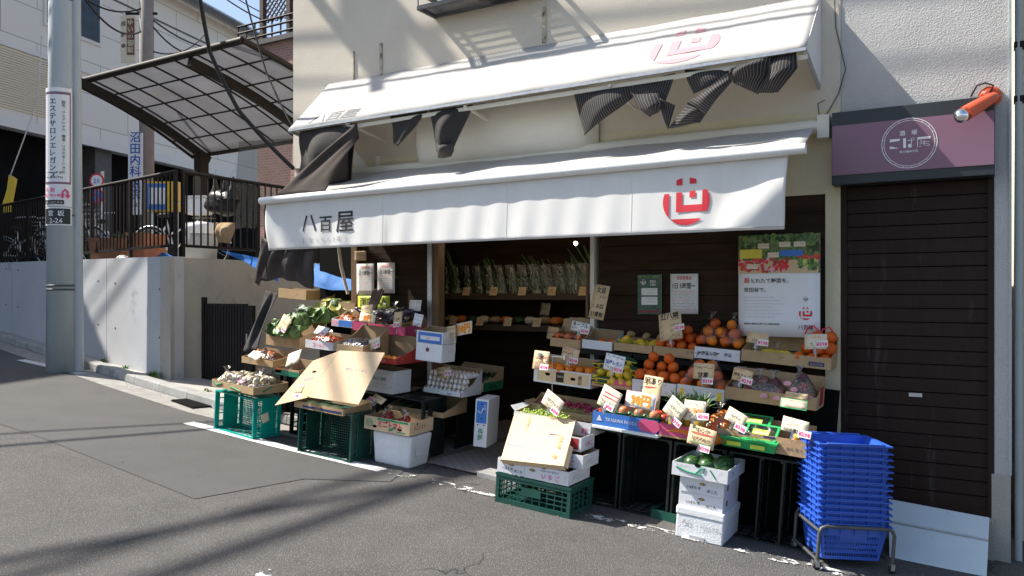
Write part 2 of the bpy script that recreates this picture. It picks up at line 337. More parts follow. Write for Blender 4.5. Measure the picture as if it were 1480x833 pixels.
    def text(s, body, h, o, k, ex=(1, 0, 0), ey=(0, 0, 1), align='L', warp=None, sx=1.0, bold=.012):
        vs, fs = glyphs(body, bold)
        if not vs: return s
        x0 = min(v.x for v in vs); x1 = max(v.x for v in vs)
        ox = {'L': 0, 'C': -(x0+x1)/2, 'R': -x1}[align]
        o = Vector(o); ex = Vector(ex); ey = Vector(ey); out = []
        for v in vs:
            p = o+ex*((v.x+ox)*h*sx)+ey*(v.y*h)
            out.append(warp(p) if warp else p)
        return s.add(out, fs, k)
    def vtext(s, body, h, o, k, step=1.05, ex=(1, 0, 0), ey=(0, 0, 1)):   # vertical column, o = top centre
        for i, ch in enumerate(body):
            if ch == 'ー': ch = '｜'
            s.text(ch, h, Vector(o)-Vector(ey)*(h*step*(i+1)), k, ex, ey, 'C')
        return s
    def scrawl(s, o, w_, h, k, seed=0, ex=(1, 0, 0), ey=(0, 0, 1)):       # an illegible handwritten line as short strokes
        rn = random.Random(seed); x = 0; o = Vector(o); ex = Vector(ex); ey = Vector(ey)
        while x < w_-h*.5:
            cw = h*rn.uniform(.6, .95)
            for _ in range(3):
                a = o+ex*(x+rn.uniform(0, .5)*cw)+ey*(rn.uniform(0, 1)*h)
                ang = rn.choice((0, 0, 1.4, .6, -.6))+rn.uniform(-.2, .2); l = rn.uniform(.35, .8)*cw
                d = (ex*math.cos(ang)+ey*math.sin(ang)).normalized(); q = ex.cross(ey).normalized().cross(d)*(h*.075)
                b = a+d*l
                s.add([a-q, b-q, b+q, a+q], [(0, 1, 2, 3)], k)
            x += cw*1.12+(h*.4 if rn.random() < .15 else 0)
        return s
    def build(s, name, parent=None, solid=0, bevel=0, subd=0, loc=None, rot=None):
        me = bpy.data.meshes.new(name); me.from_pydata(s.v, [], s.f)
        for k in s.keys: me.materials.append(MATS[k])
        me.polygons.foreach_set('material_index', s.m); me.polygons.foreach_set('use_smooth', s.sm)
        if s.run: a_ = me.attributes.new('run', 'FLOAT', 'POINT'); a_.data.foreach_set('value', s.run)
        me.update(); o = bpy.data.objects.new(name, me); COL.objects.link(o)
        if parent: o.parent = parent
        if loc is not None: o.location = loc
        if rot is not None: o.rotation_euler = rot
        if solid: md = o.modifiers.new('solid', 'SOLIDIFY'); md.thickness = solid; md.offset = 0
        if bevel: md = o.modifiers.new('bevel', 'BEVEL'); md.width = bevel; md.segments = 2; md.limit_method = 'ANGLE'
        if subd: md = o.modifiers.new('subd', 'SUBSURF'); md.levels = subd; md.render_levels = subd
        return o
def tag(o, label=None, cat=None, group=None, kind=None):
    if label: o['label'] = label
    if cat: o['category'] = cat
    if group: o['group'] = group
    if kind: o['kind'] = kind
    return o
def frame(rz=0, tilt=TILT): return (Matrix.Rotation(tilt, 3, 'Y') @ Matrix.Rotation(R(rz), 3, 'Z'))
def root(name, loc, label, cat, rz=0, group=None, tilt=TILT, rx=0):
    o = bpy.data.objects.new(name, None); COL.objects.link(o); o.empty_display_size = .05
    o.location = loc; o.rotation_euler = (frame(rz, tilt) @ Matrix.Rotation(R(rx), 3, 'X')).to_euler(); return tag(o, label, cat, group)
def gz(x): return -SLOPE*max(-26, min(9, x))
def copy_tree(o, parent=None):
    c = o.copy(); COL.objects.link(c)
    if parent: c.parent = parent
    for ch in [q for q in list(o.children)]: copy_tree(ch, c)
    return c
EMB = [[(-41, 67), (-16, 67), (-16, 99), (-41, 99)], [(14, 70), (42, 70), (42, 99), (14, 99)], [(14, 14), (39, 14), (39, 40), (14, 40)],
       [(-99, -66), (-70, -66), (-70, 34), (-99, 34)], [(-41, -43), (-16, -43), (-16, 37), (-41, 37)], [(-16, -43), (67, -43), (67, -15), (-16, -15)],
       [(67, -43), (99, -43), (99, 43), (67, 43)], [(-64, -99), (62, -99), (62, -71), (-64, -71)]]
def emblem(b, r, o, k, ex=(1, 0, 0), ey=(0, 0, 1), warp=None):
    o = Vector(o); ex = Vector(ex); ey = Vector(ey); n = 48
    for poly in EMB:
        p = [Vector((x/96, y/96)) for x, y in poly]
        for i in range(n):                          # clip with the circle
            a = 2*math.pi*(i+.5)/n; nn = Vector((math.cos(a), math.sin(a))); q = []
            for j in range(len(p)):
                A, C = p[j], p[(j+1) % len(p)]; da, dc = A.dot(nn)-1, C.dot(nn)-1
                if da <= 0: q.append(A)
                if da*dc < 0: q.append(A+(C-A)*(da/(da-dc)))
            p = q
            if not p: break
        if len(p) > 2:
            vs = [o+ex*(v.x*r)+ey*(v.y*r) for v in p]
            b.add([warp(v) if warp else v for v in vs], [tuple(range(len(vs)))], k)
def loft(b, top, bot, k, nu=24, nv=8, fold=.012, nf=5, seed=0, bulge=0.0):
    """cloth hung between two polylines, with real folds"""
    def at(P, t):
        t = t*(len(P)-1); i = min(int(t), len(P)-2); return Vector(P[i]).lerp(Vector(P[i+1]), t-i)
    rn = random.Random(seed); ph = rn.uniform(0, 6)
    def fn(u, v):
        p = at(top, u).lerp(at(bot, u), v)
        am = math.sin(math.pi*min(1, v*1.1))*.9+.25*v
        p.y += (fold*math.sin(u*nf*6.28+ph+v*1.2)+fold*.35*math.sin(u*nf*12+ph*2+v*3))*am-bulge*math.sin(math.pi*v)*math.sin(math.pi*u)
        p.z += fold*.25*math.sin(u*nf*6.28+ph+1)*v
        return p
    n0 = len(b.v); b.grid(fn, nu, nv, k); hl = sum((Vector(top[i])-Vector(bot[min(i, len(bot)-1)])).length for i in range(len(top)))/len(top)
    b.run = (b.run or [0.0]*n0)+[hl*j/nv for j in range(nv+1) for i in range(nu+1)]
    return b

# ================================================================ THE SETTING
def struct(b, name, **k): return tag(b.build(name, **k), kind='structure')
b = B()
xs = [-70, -45, -26]+[x*.5 for x in range(-51, 19)]+[12, 30, 60]; ys = [-45, -20, -10, -6, -4, -2, -1, 0, 4, 10, 30, 90]
def gfn(u, v): x = xs[round(u*(len(xs)-1))]; y = ys[round(v*(len(ys)-1))]; return (x, y, gz(x))
b.grid(gfn, len(xs)-1, len(ys)-1, 'asphalt', False); struct(b, 'road')
def sheet(name, pts, k, dz, thick=0):
    b = B(); P = [(x, y, gz(x)+dz) for x, y, *_ in pts]; b.add(P, [tuple(range(len(P)))], k); return struct(b, name)
s1, s2_, s3_ = (-6.813, -2.229, 0.477), (-4.591, -2.472, 0.321), (-4.417, -1.632, 0.309)
sheet('road_patch', [(-15, -2.2), (-9, -2.12), s1, s2_, s3_, (-3.9, -1.25), (-4.05, -.85), (-6.6, -.5), (-8.8, -.1), (-13.6, .80), (-16, 1.3)], 'asphalt_new', .004)
b = B()
def strip(b, pts, wd, k, dz, jit=0, seed=1):
    rn = random.Random(seed); P = []
    for i in range(len(pts)-1):
        a, c = Vector(pts[i][:2]), Vector(pts[i+1][:2]); n = max(1, int((c-a).length/.06)) if jit else 1
        P += [a.lerp(c, j/n) for j in range(n)]
    P.append(Vector(pts[-1][:2])); vs = []
    for i, p in enumerate(P):
        d = (P[min(i+1, len(P)-1)]-P[max(i-1, 0)]).normalized(); n = Vector((-d.y, d.x))
        for sgn in (-1, 1):
            q = p+n*(sgn*wd/2+(rn.uniform(-jit, jit) if jit else 0)); vs.append((q.x, q.y, gz(q.x)+dz))
    return b.add(vs, [(2*i, 2*i+1, 2*i+3, 2*i+2) for i in range(len(P)-1)], k)
pass
# painted edge line: fresh behind, worn in front
def worn(key, thr):
    M(key, (.66, .66, .64), .7, .06, 9); m, N, Lk, p = nodes_of(key)
    n = N.new('ShaderNodeTexNoise'); n.inputs['Scale'].default_value = 9; n.inputs['Detail'].default_value = 8; n.inputs['Roughness'].default_value = .75
    Lk.new(N['Texture Coordinate'].outputs['Object'], n.inputs[0]); r = N.new('ShaderNodeValToRGB'); r.color_ramp.elements[0].position = thr; r.color_ramp.elements[1].position = thr+.03
    Lk.new(n.outputs['Fac'], r.inputs[0]); t = N.new('ShaderNodeBsdfTransparent'); ms = N.new('ShaderNodeMixShader')
    Lk.new(r.outputs[0], ms.inputs[0]); Lk.new(t.outputs[0], ms.inputs[1]); Lk.new(p.outputs[0], ms.inputs[2]); Lk.new(ms.outputs[0], N['Material Output'].inputs[0])
worn('paint_worn', .53); worn('paint_old', .36)
b = B(); strip(b, [(-11.388, -0.044, 0.797), (-9.862, -0.099, 0.69)], .13, 'paint_old', .008)
strip(b, [(-6.603, -0.996, 0.462), (-5.341, -1.049, 0.374), (-4.152, -1.05, 0.291)], .125, 'paint_old', .008)
strip(b, [(-4.152, -1.05, 0.291), (-3.0, -1.0), (-1.825, -0.95, 0.128), (.3, -.97), (4, -.95)], .095, 'paint_worn', .008, .012)
strip(b, [(-3.31, -3.143, 0.232), (-3.244, -3.017, 0.227)], .12, 'paint_worn', .008, .02); struct(b, 'road_marking')
# kerb and gutter on the left
KB = [(-19, 1.75), (-13.617, 0.801, 0.953), (-8.824, -0.088, 0.618), (-6.984, -0.367, 0.489), (-5.4, -.40)]
b = B(); strip(b, [(x, y-.17) for x, y, *_ in KB], .30, 'gutter', .006); struct(b, 'gutter')
b = B()
for i in range(len(KB)-1):
    a, c = Vector(KB[i][:2]), Vector(KB[i+1][:2]); L_ = (c-a).length; n = max(1, round(L_/.62)); d = (c-a)/L_; nn = Vector((-d.y, d.x))
    for j in range(n):
        p, q = a+d*(L_*j/n+.004), a+d*(L_*(j+1)/n-.004); prof = [(0, -.05), (.015, .085), (.03, .10), (.15, .10), (.15, -.05)]
        vs = [(e.x+nn.x*o_, e.y+nn.y*o_, gz(e.x)+h) for e in (p, q) for o_, h in prof]
        b.add(vs, [(k_, k_+1, k_+6, k_+5) for k_ in range(4)]+[(4, 3, 2, 1, 0), (5, 6, 7, 8, 9)], 'kerb')
struct(b, 'kerb')
sheet('verge', [(x, y+.10) for x, y, *_ in KB]+[(-5.4, .6), (-8.4, .9), (-14, 2), (-19, 3)], 'concrete_old', .06)
b = B(); b.box(-.26, .26, -.13, .13, 0, .004, 'void')
for i in range(17): b.box(-.25+i*.03, -.238+i*.03, -.12, .12, .002, .012, 'dark_metal')
tag(b.build('drain_grate'), 'rusty iron drain grate set in the gutter near the concrete corner', 'drain grate')
o = bpy.data.objects['drain_grate']; o.location = (-7.35, -.37, gz(-7.35)+.012); o.rotation_euler = frame(-12).to_euler()
YARD = 2.12
b = B(); b.add([(-8.6, .33, YARD), (-30, 3.72, YARD), (-34, 46, YARD), (-8.6, 46, YARD)], [(0, 1, 2, 3)], 'concrete_old'); struct(b, 'yard_ground')
# inner shop floor
b = B(); b.add([(-4.5, -.62, gz(-4.5)+.012), (-2.7, -.62, gz(-2.7)+.012), (-2.7, 2.9, .225), (-4.5, 2.9, .345)], [(0, 1, 2, 3)], 'step_tile'); struct(b, 'shop_floor')

# ---------------------------------------------------------------- concrete retaining wall and what stands behind it
WC = Vector((-8.553, .227)); W0 = Vector((-14.281, 1.133)); WD = (W0-WC).normalized()
b = B(); A = WC+WD*14
def vwall(b, p, q, th, z0p, z1p, z0q, z1q, k):      # wall from p to q, thickness th away from the street
    d = (q-p).normalized(); n = Vector((-d.y, d.x))*th
    vs = [(p.x, p.y, z0p), (q.x, q.y, z0q), (q.x, q.y, z1q), (p.x, p.y, z1p), (p.x+n.x, p.y+n.y, z0p), (q.x+n.x, q.y+n.y, z0q), (q.x+n.x, q.y+n.y, z1q), (p.x+n.x, p.y+n.y, z1p)]
    b.add(vs, [(0, 1, 2, 3), (5, 4, 7, 6), (4, 0, 3, 7), (1, 5, 6, 2), (3, 2, 6, 7), (4, 5, 1, 0)], k)
n_ = 8
for i in range(n_):
    p = WC+WD*(14*(n_-i)/n_); q = WC+WD*(14*(n_-1-i)/n_); g = (q-p).normalized()*.006
    vwall(b, p+g, q-g, .18, gz(p.x)-.3, 2.17+.02*(n_-i), gz(q.x)-.3, 2.17+.02*(n_-1-i), 'concrete')
for i in range(n_):
    for h in (.35, .95):
        for s in (.15, .85):
            q = WC+WD*(14*(i+s)/n_); z = gz(q.x)+.2+h; b.lathe([(.0, -.0015), (.014, -.0015), (.017, .02)], 'ink_soft', (q.x-.0, q.y-.003, z), 10, 'Y')
rw = tag(b.build('retaining_wall'), 'pale grey cast concrete retaining wall with tie holes beside the road', 'wall')
b = B(); vwall(b, WC+Vector((.003, .0)), WC+Vector((.003, 9)), .2, .2, 2.16, .2, 2.16, 'concrete_old')
tag(b.build('side_wall'), 'stained plastered side wall running back from the concrete corner behind the black gate', 'wall')
# railing
def railing(name, p, q, z, hgt, label, base=.12, gap=.105):
    r = root(name, (p.x, p.y, z), label, 'railing', tilt=0); L_ = (q-p).length; d = (q-p).normalized()
    r.rotation_euler = (0, 0, math.atan2(d.y, d.x))
    b = B(); b.tube([(0, 0, hgt), (L_, 0, hgt)], .024, 'dark_metal'); b.build('top_rail', r)
    b = B(); b.box(0, L_, -.015, .015, base, base+.035, 'dark_metal'); b.build('bottom_rail', r)
    n = int(L_/1.15)
    bm_ = B().box(-.02, .02, -.02, .02, 0, hgt, 'dark_metal').build('post', r); bm_.location.x = .03
    for i in range(1, n+1): c = bm_.copy(); COL.objects.link(c); c.parent = r; c.location.x = .03+(L_-.06)*i/n
    b = B()
    for i in range(int(L_/gap)): x = .03+gap*(i+.5); b.box(x-.008, x+.008, -.008, .008, base+.03, hgt-.02, 'dark_metal')
    bb = b.build('balusters', r)
    return r
pa = WC+Vector((-.0, .09)); railing('railing', pa+WD*12, pa, 2.17, 1.05, 'black metal railing on the concrete wall beside the road, in front of the bicycles')
railing('railing', pa+Vector((.0, .06)), pa+Vector((.0, 6)), 2.17, 1.05, 'black metal railing on the side wall running back behind the black bin bag')
# gate
r = root('metal_gate', (-8.43, 0.6, 0.55), 'low black slatted metal gate below the stained side wall', 'gate', tilt=0)
b = B(); b.box(0, .05, -.02, .03, 0, 1.12, 'dark_metal'); b.box(.80, .92, -.02, .03, 0, 1.02, 'dark_metal'); b.box(.05, .80, -.01, .02, 1.0, 1.04, 'dark_metal'); b.box(.05, .80, -.01, .02, .04, .09, 'dark_metal'); b.build('gate_frame', r)
b = B()
for i in range(15): b.box(.06+i*.05, .095+i*.05, -.014, .006, .08, 1.01, 'dark_metal')
b.build('slat_panel', r); b = B(); b.box(.83, .85, -.04, -.02, .55, .68, 'steel'); b.build('handle', r)
b = B(); b.box(-.02, .02, -.03, .0, 1.12, 1.15, 'wood_post'); 
# weeds
def weed(loc, n, h, seed, label):
    rn = random.Random(seed); b = B()
    for i in range(n):
        a = rn.uniform(0, 6.28); l = h*rn.uniform(.4, 1); ln = rn.uniform(.2, .9); w_ = .006+.006*rn.random(); o = Vector((rn.gauss(0, h*.5), rn.gauss(0, .02), 0))
        d = Vector((math.cos(a)*ln, math.sin(a)*ln, 1)).normalized(); s = Vector((-math.sin(a), math.cos(a), 0))*w_
        p1 = o+d*l*.6; p2 = o+d*l+Vector((math.cos(a), math.sin(a), -.5))*l*.2
        b.add([o-s*.5, o+s*.5, p1+s, p1-s, p2], [(0, 1, 2, 3), (3, 2, 4)], 'weed')
    tag(b.build('weed', loc=loc), label, 'weed')
for i, (px_, n, h, lab) in enumerate([((-12.897, 1.259, 0.963), 90, .19, 'tallest tuft of bright green weed by the kerb left of the utility pole'), ((-12.655, 0.68, 0.946), 26, .08, 'small green weed in the kerb joint at the far left'),
        ((-10.333, 0.512, 0.783), 24, .07, 'tiny weed at the wall foot right of the utility pole'), ((-9.636, 0.358, 0.735), 20, .06, 'flat weed at the kerb below the third wall joint'), ((-8.815, 0.184, 0.677), 50, .12, 'weed clump at the foot of the concrete wall corner'), ((-7.637, 0.045, 0.595), 14, .05, 'sprig of weed at the foot of the black gate')]):
    weed(px_, n, h, i, lab)
# utility pole with conduit and signs
UP = Vector((-10.191, -0.149, 0.713))
r = root('utility_pole', (UP.x, UP.y, gz(UP.x)), 'thick grey concrete utility pole with an enamel advertisement, standing at the kerb', 'utility pole', tilt=0)
b = B(); b.lathe([(.0, 0), (.195, 0), (.165, 4), (.14, 10.5), (0, 10.5)], 'pole', n=28); b.build('pole', r)
VR = Vector((.86, .51, 0)); VF = Vector((-.51, .86, 0))
b = B(); c = VR*.205; b.tube([c, c+Vector((-.0, 0, 4))-VR*.035, c+Vector((0, 0, 10))-VR*.06], [.058, .058, .058], 'pole', 14); b.build('conduit', r)
b = B(); b.tube([-VR*.185+VF*.02+Vector((0,0,0)), -VR*.185+VF*.02+Vector((0, 0, 1.9)), -VR*.17+Vector((0, 0, 4.2)), -VR*.15+Vector((0, 0, 9))], .022, 'white', 8); b.build('cable_guard', r)
b = B(); b.box(-.05, .05, -1.5, .7, 9.75, 9.85, 'steel'); b.box(-.05, .05, -1.5, .7, 8.85, 8.95, 'steel'); b.build('cross_arm', r)  # unseen arms added for their branching shadows on the upper wall
for yy_ in (-1.45, -1.0, -.5, .5): b = B(); b.lathe([(0, 9.86), (.05, 9.86), (.03, 9.93), (.06, 9.96), (0, 10.05)], 'white', (0, yy_, 0), 12); b.build('shade_insulator', r)  # unseen, added with the arms for their shadows on the plaster
b = B(); b.lathe([(0, 9.0), (.13, 9.0), (.13, 9.72), (0, 9.74)], 'bin_grey', (0, -1.22, 0), 20); b.build('shade_drum', r)  # unseen drum added to throw a shade patch on the shop wall
for h in (1.05, 1.10, 2.0, 4.75, 4.8):
    q = B(); q.lathe([(.193-.0075*h, -.012), (.200-.0075*h, -.012), (.200-.0075*h, .012), (.193-.0075*h, .012)], 'grey_steel', n=28); o = q.build('strap', r); o.location.z = h
def curved(b, cx_, rad, wd, z0, z1, k, lift=0, a0=0):   # a sign plate bent round the pole, facing the street
    def fn(u, v):
        x = (u-.5)*wd; t = x/rad
        p = VR*(math.sin(t+a0)*(rad+lift))-VF*(math.cos(t+a0)*(rad+lift)); return (p.x, p.y, z0+(z1-z0)*v)
    return b.grid(fn, 10, 1, k)
def cw(rad, lift, a0=0):
    def f(p):                                       # flat (x, 0, z) sign coordinates -> bent
        t = p.x/rad+a0; q = VR*(math.sin(t)*(rad+lift))-VF*(math.cos(t)*(rad+lift)); return Vector((q.x, q.y, p.z))
    return f
zt = lambda py: 1.71-(py-425)/1150*10.17-gz(UP.x)
rad = .19; aa = .10
b = B(); curved(b, 0, rad, .36, zt(300), zt(130), 'white_print', .006, aa); sg = b.build('advertising_plate', r)
b = B(); W = cw(rad, .009, aa)
def rect(b, x0, x1, z0, z1, k, W): 
    n = 8; vs = [W(Vector((x0+(x1-x0)*i/n, 0, z))) for z in (z0, z1) for i in range(n+1)]
    b.add(vs, [(i, i+1, n+2+i, n+1+i) for i in range(n)], k)
rect(b, -.165, .165, zt(268), zt(136), 'sign_plum', W); W = cw(rad, .011, aa); rect(b, -.150, .150, zt(265), zt(140), 'white_print', W)
W = cw(rad, .013, aa)
b2 = B()
def vt(b, s_, h, x, ztop, k, step=1.0):
    for i, ch in enumerate(s_):
        if ch == 'ー': ch = '｜'
        b.text(ch, h, (x, 0, ztop-h*step*(i+1)), k, align='C', warp=W)
vt(b2, 'エステサロンエレガンス', .088, -.035, zt(143), 'ink', 1.06); vt(b2, '脱毛・フェイシャル・痩身・リラクゼーション', .044, .085, zt(148), 'ink_soft', .98)
b2.text('10時〜20時 受付', .03, (-.12, 0, zt(253)), 'ink_soft', warp=W); b2.text('03-6303-7794', .036, (-.125, 0, zt(260)), 'ink', warp=W)
b2.text('手 前', .062, (-.15, 0, zt(279)), 'ink_pink', warp=W); b2.text('郵便局の斜前', .042, (-.155, 0, zt(286)), 'ink_pink', warp=W)
rect(b2, -.155, .09, zt(297), zt(291), 'ink', W); W = cw(rad, .015, aa); b2.text('詳しくはこちら', .032, (-.145, 0, zt(296)), 'white_print', warp=W)
pts = [W(Vector((.075, 0, zt(288)))), W(Vector((.075, 0, zt(279)))), W(Vector((.10, 0, zt(275.5)))), W(Vector((.13, 0, zt(279)))), W(Vector((.13, 0, zt(284))))]
b2.tube(pts, .010, 'ink_pink', 6); q = [W(Vector((x, 0, z))) for x, z in ((.10, zt(283.5)), (.16, zt(283.5)), (.13, zt(289)))]; b2.add(q, [(0, 1, 2)], 'ink_pink')
b.build('plate_border', sg); b2.build('lettering', sg)
b = B(); curved(b, 0, rad, .36, zt(327), zt(301), 'white_print', .006, aa); pl = b.build('address_plate', r)
b = B(); W = cw(rad, .010, aa); rect(b, -.16, .16, zt(325), zt(303), 'sign_dark', W); W = cw(rad, .014, aa); b.text('宮  坂', .075, (0, 0, zt(313)), 'white_print', align='C', warp=W); b.text('2-26', .085, (0, 0, zt(323.5)), 'white_print', align='C', warp=W); b.build('lettering', pl)

# street wires: low enough to throw their shadows on the awning and the road
def wire(pts, r_, label, n=14, sag=.25, k='rubber'):
    P = []
    for i in range(len(pts)-1):
        a, c = Vector(pts[i]), Vector(pts[i+1])
        for j in range(n): t = j/n; P.append(a.lerp(c, t)-Vector((0, 0, sag*4*t*(1-t))))
    P.append(Vector(pts[-1])); b = B(); b.tube(P, r_, k, 6); tag(b.build('overhead_cable'), label, 'cable')
wire([(-6.727, -0.806, 4.836), (-6.866, -0.54, 4.206), (-6.689, -0.319, 3.623), (-6.22, .0, 3.02)], .022, 'thick black service cable sagging past the carport to the shop corner', sag=.02)
wire([(-7.219, 0.18, 5.193), (-6.829, 0.18, 4.159), (-6.335, 0.124, 3.447)], .010, 'thin black cable dropping to the shop corner right of the thick one', sag=.02)
wire([(-10.797, 2.708, 6.65), (-10.165, 3.083, 6.198)], .012, 'upper thin black cable crossing the sky left of the brick house', sag=.03)
wire([(-13.954, 5.485, 8.2), (-13.23, 5.916, 7.697)], .012, 'fainter black cable crossing the sky just above the lattice fence', sag=.03)
for i, (y, z, rr) in enumerate([(-.80, 6.35, .013), (-.92, 6.75, .02), (-.86, 7.35, .018), (-.95, 7.15, .012)]):
    wire([(-30, y, z+2.0), (-10.2, y+.02*i, z+.6), (8, y, z-.3), (25, y, z-1.2)], rr, ['lowest of the overhead wires running along the shop front', 'thick overhead wire second from the bottom above the shop front', 'topmost overhead wire running along the shop front', 'thin overhead wire just below the topmost along the shop front'][i], sag=.35, n=24)
def over(a, c, z, ext): 
    k_ = (z-.3)/4.2; a = Vector((a[0]-3.7*k_, a[1]-k_, z)); c = Vector((c[0]-3.7*k_, c[1]-k_, z)); d_ = (c-a).normalized(); return [a-d_*ext[0], c+d_*ext[1]]
wire(over((-7.1, -2.454, 0.497), (-6.443, -1.056, 0.451), 7.5, (3, 6)), .022, 'thin cable crossing above the street towards the rear left', sag=.05)
wire(over((-6.692, -2.658, 0.468), (-6.183, -1.256, 0.433), 7.3, (3, 6)), .030, 'second cable crossing above the street beside the thin one', sag=.05)
wire(over((-4.344, -3.831, 0.304), (-3.936, -2.108, 0.276), 13.0, (4, 2.5)), .050, 'thick power cable crossing high above the street', sag=.1)
wire(over((-3.603, -3.361, 0.252), (-3.636, -1.604, 0.255), 13.5, (4, 2)), .065, 'thickest cable bundle crossing high above the street', sag=.1)
wire(over((-4.089, -3.761, 0.286), (-4.092, -2.019, 0.286), 14.0, (4, 2)), .05, 'upper thin power cable crossing high above the street', sag=.1)

# second utility pole behind the railing
r = root('utility_pole', (-17.201, 5.883, 2.12), 'grey brown utility pole behind the railing carrying a narrow clinic sign', 'utility pole', tilt=0)
b = B(); b.lathe([(0, 0), (.175, 0), (.15, 9), (0, 9)], 'pole_old', n=20); b.build('pole', r); z0 = 1.71-2.12
zz = lambda py: 1.71-(py-425)/1150*19-2.12
sgn = B(); sgn.obox((-VR*.16-VF*.22)+Vector((0, 0, (zz(195)+zz(312))/2)), (.34, .03, zz(195)-zz(312)), Matrix.Rotation(R(30.7), 3, 'Z'), 'white_print'); sp = sgn.build('clinic_sign', r)
b = B(); b.vtext('沼田内科医院', .27, (-VR*.16-VF*.242)+Vector((0, 0, zz(191))), 'ink_blue', 1.0, VR); b.text('2-21', .12, (-VR*.16-VF*.242)+Vector((0, 0, zz(300))), 'ink', VR, align='C'); b.build('lettering', sp)
sgn = B(); sgn.obox((-VR*.34-VF*.22)+Vector((0, 0, (zz(28)+zz(95))/2)), (.34, .03, zz(28)-zz(95)), Matrix.Rotation(R(30.7), 3, 'Z'), 'card_cream'); sp = sgn.build('restaurant_sign', r)
o_ = (-VR*.27-VF*.242); b = B(); q = [o_+VR*x+Vector((0, 0, zz(y))) for x, y in ((-.09, 84), (.09, 84), (.09, 32), (-.09, 32))]; b.add(q, [(0, 1, 2, 3)], 'brown_pot')
b.vtext('ゆいの御飯', .155, o_-VF*.006+Vector((0, 0, zz(31))), 'card_cream', 1.05, VR); b.vtext('成 城 寺', .12, -VR*.44-VF*.242+Vector((0, 0, zz(34))), 'ink', 1.1, VR); b.text('↑', .13, o_+Vector((-.03, 0, zz(93))), 'ink_red', VR, align='C'); b.build('lettering', sp)
b = B(); b.bar((-VR*.5+Vector((0, 0, zz(20)))), (VR*.25+Vector((0, 0, zz(20)))), .05, .05, 'dark_metal'); b.bar((-VR*.9+Vector((0, 0, zz(-12)))), (VR*.9+Vector((0, 0, zz(-12)))), .08, .08, 'dark_metal'); b.build('cross_arm', r)
for i, (a_, c_) in enumerate([((-17.23, 5.867, 8.567), (-16.814, 3.787, 8.288)), ((-17.059, 5.968, 8.236), (-19.341, 10.428, 9.16)), ((-17.059, 5.968, 7.493), (-21.828, 11.277, 10.301)), ((-17.301, 5.824, 7.988), (-13.638, 2.184, 6.945)), ((-17.059, 5.968, 8.071), (-18.47, 8.619, 8.425))]):
    wire([a_, c_], .02, ['black wire rising left from the cross arm of the rear pole', 'black wire running right from the rear pole above the carport', 'wire sagging right from the middle of the rear pole', 'green-black wire climbing left above the restaurant sign', 'lower black wire running right from the rear pole'][i], sag=.3, k='rubber')

# ---------------------------------------------------------------- big tiled building on the left, raised above a dark undercroft
P0 = Vector((-23.4, 11.7+(-6)+.0)); D0 = Vector((-.27, 1.0)).normalized(); N0 = Vector((D0.y, -D0.x))
r = root('tiled_building', (P0.x, P0.y, 0), 'large off-white panelled building raised over a dark undercroft beyond the railing', 'building', tilt=0)
r.rotation_euler = (0, 0, math.atan2(D0.y, D0.x))     # local x runs away along the front, local -y faces the street
LB0, LB1 = -16, 24
b = B(); b.box(LB0, LB1, 0, 14, 6.5, 12.4, 'panel_white'); wl = b.build('wall', r)
b = B(); b.box(LB0, LB1, -.12, .0, 6.35, 6.62, 'tile_wall'); b.box(LB0, LB1, -.08, .0, 8.6, 8.75, 'tile_wall'); b.box(LB0, LB1, -.02, .0, 11.3, 11.36, 'roof_grey'); b.build('ledge', wl)
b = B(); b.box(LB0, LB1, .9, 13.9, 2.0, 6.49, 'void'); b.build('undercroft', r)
for x in (-9, 4, 17):
    b = B(); b.box(x-.35, x+.35, .25, .85, 2.0, 6.4, 'roof_grey'); b.build('column', r)
b = B(); b.add([(LB0, -.7, 12.4), (LB1, -.7, 12.4), (LB1, 4.5, 14.6), (LB0, 4.5, 14.6), (LB0, -.7, 12.25), (LB1, -.7, 12.25)], [(0, 1, 2, 3), (5, 4, 0, 1), (4, 5, 2, 3)], 'roof_grey')
for i in range(90): x = LB0+i*(LB1-LB0)/90; b.bar((x, -.72, 12.42), (x, 4.4, 14.62), .05, .05, 'steel')
for i in range(9): b.bar((LB0, -.7+i*.62, 12.45+i*.265), (LB1, -.7+i*.62, 12.45+i*.265), .06, .06, 'steel')
b.build('roof', r)
for (x0, x1, z0, z1) in ((-3.4, -2.5, 10.6, 12.2), (1.4, 3.6, 9.6, 11.2), (-7, -6, 10.6, 12.2)):
    b = B(); b.box(x0, x1, -.06, .02, z0, z1, 'tile_wall'); wn = b.build('window', r); b = B(); b.box(x0+.1, x1-.1, -.075, -.06, z0+.1, z1-.1, 'window_dark'); b.box((x0+x1)/2-.03, (x0+x1)/2+.03, -.09, -.075, z0+.1, z1-.1, 'steel'); b.build('pane', wn)
b = B()
for i in range(24): b.box(-6.5, 1.8, -.05, -.003, 6.9+i*.07, 6.95+i*.07, 'card_cream')
b.build('roller_shutter', r)
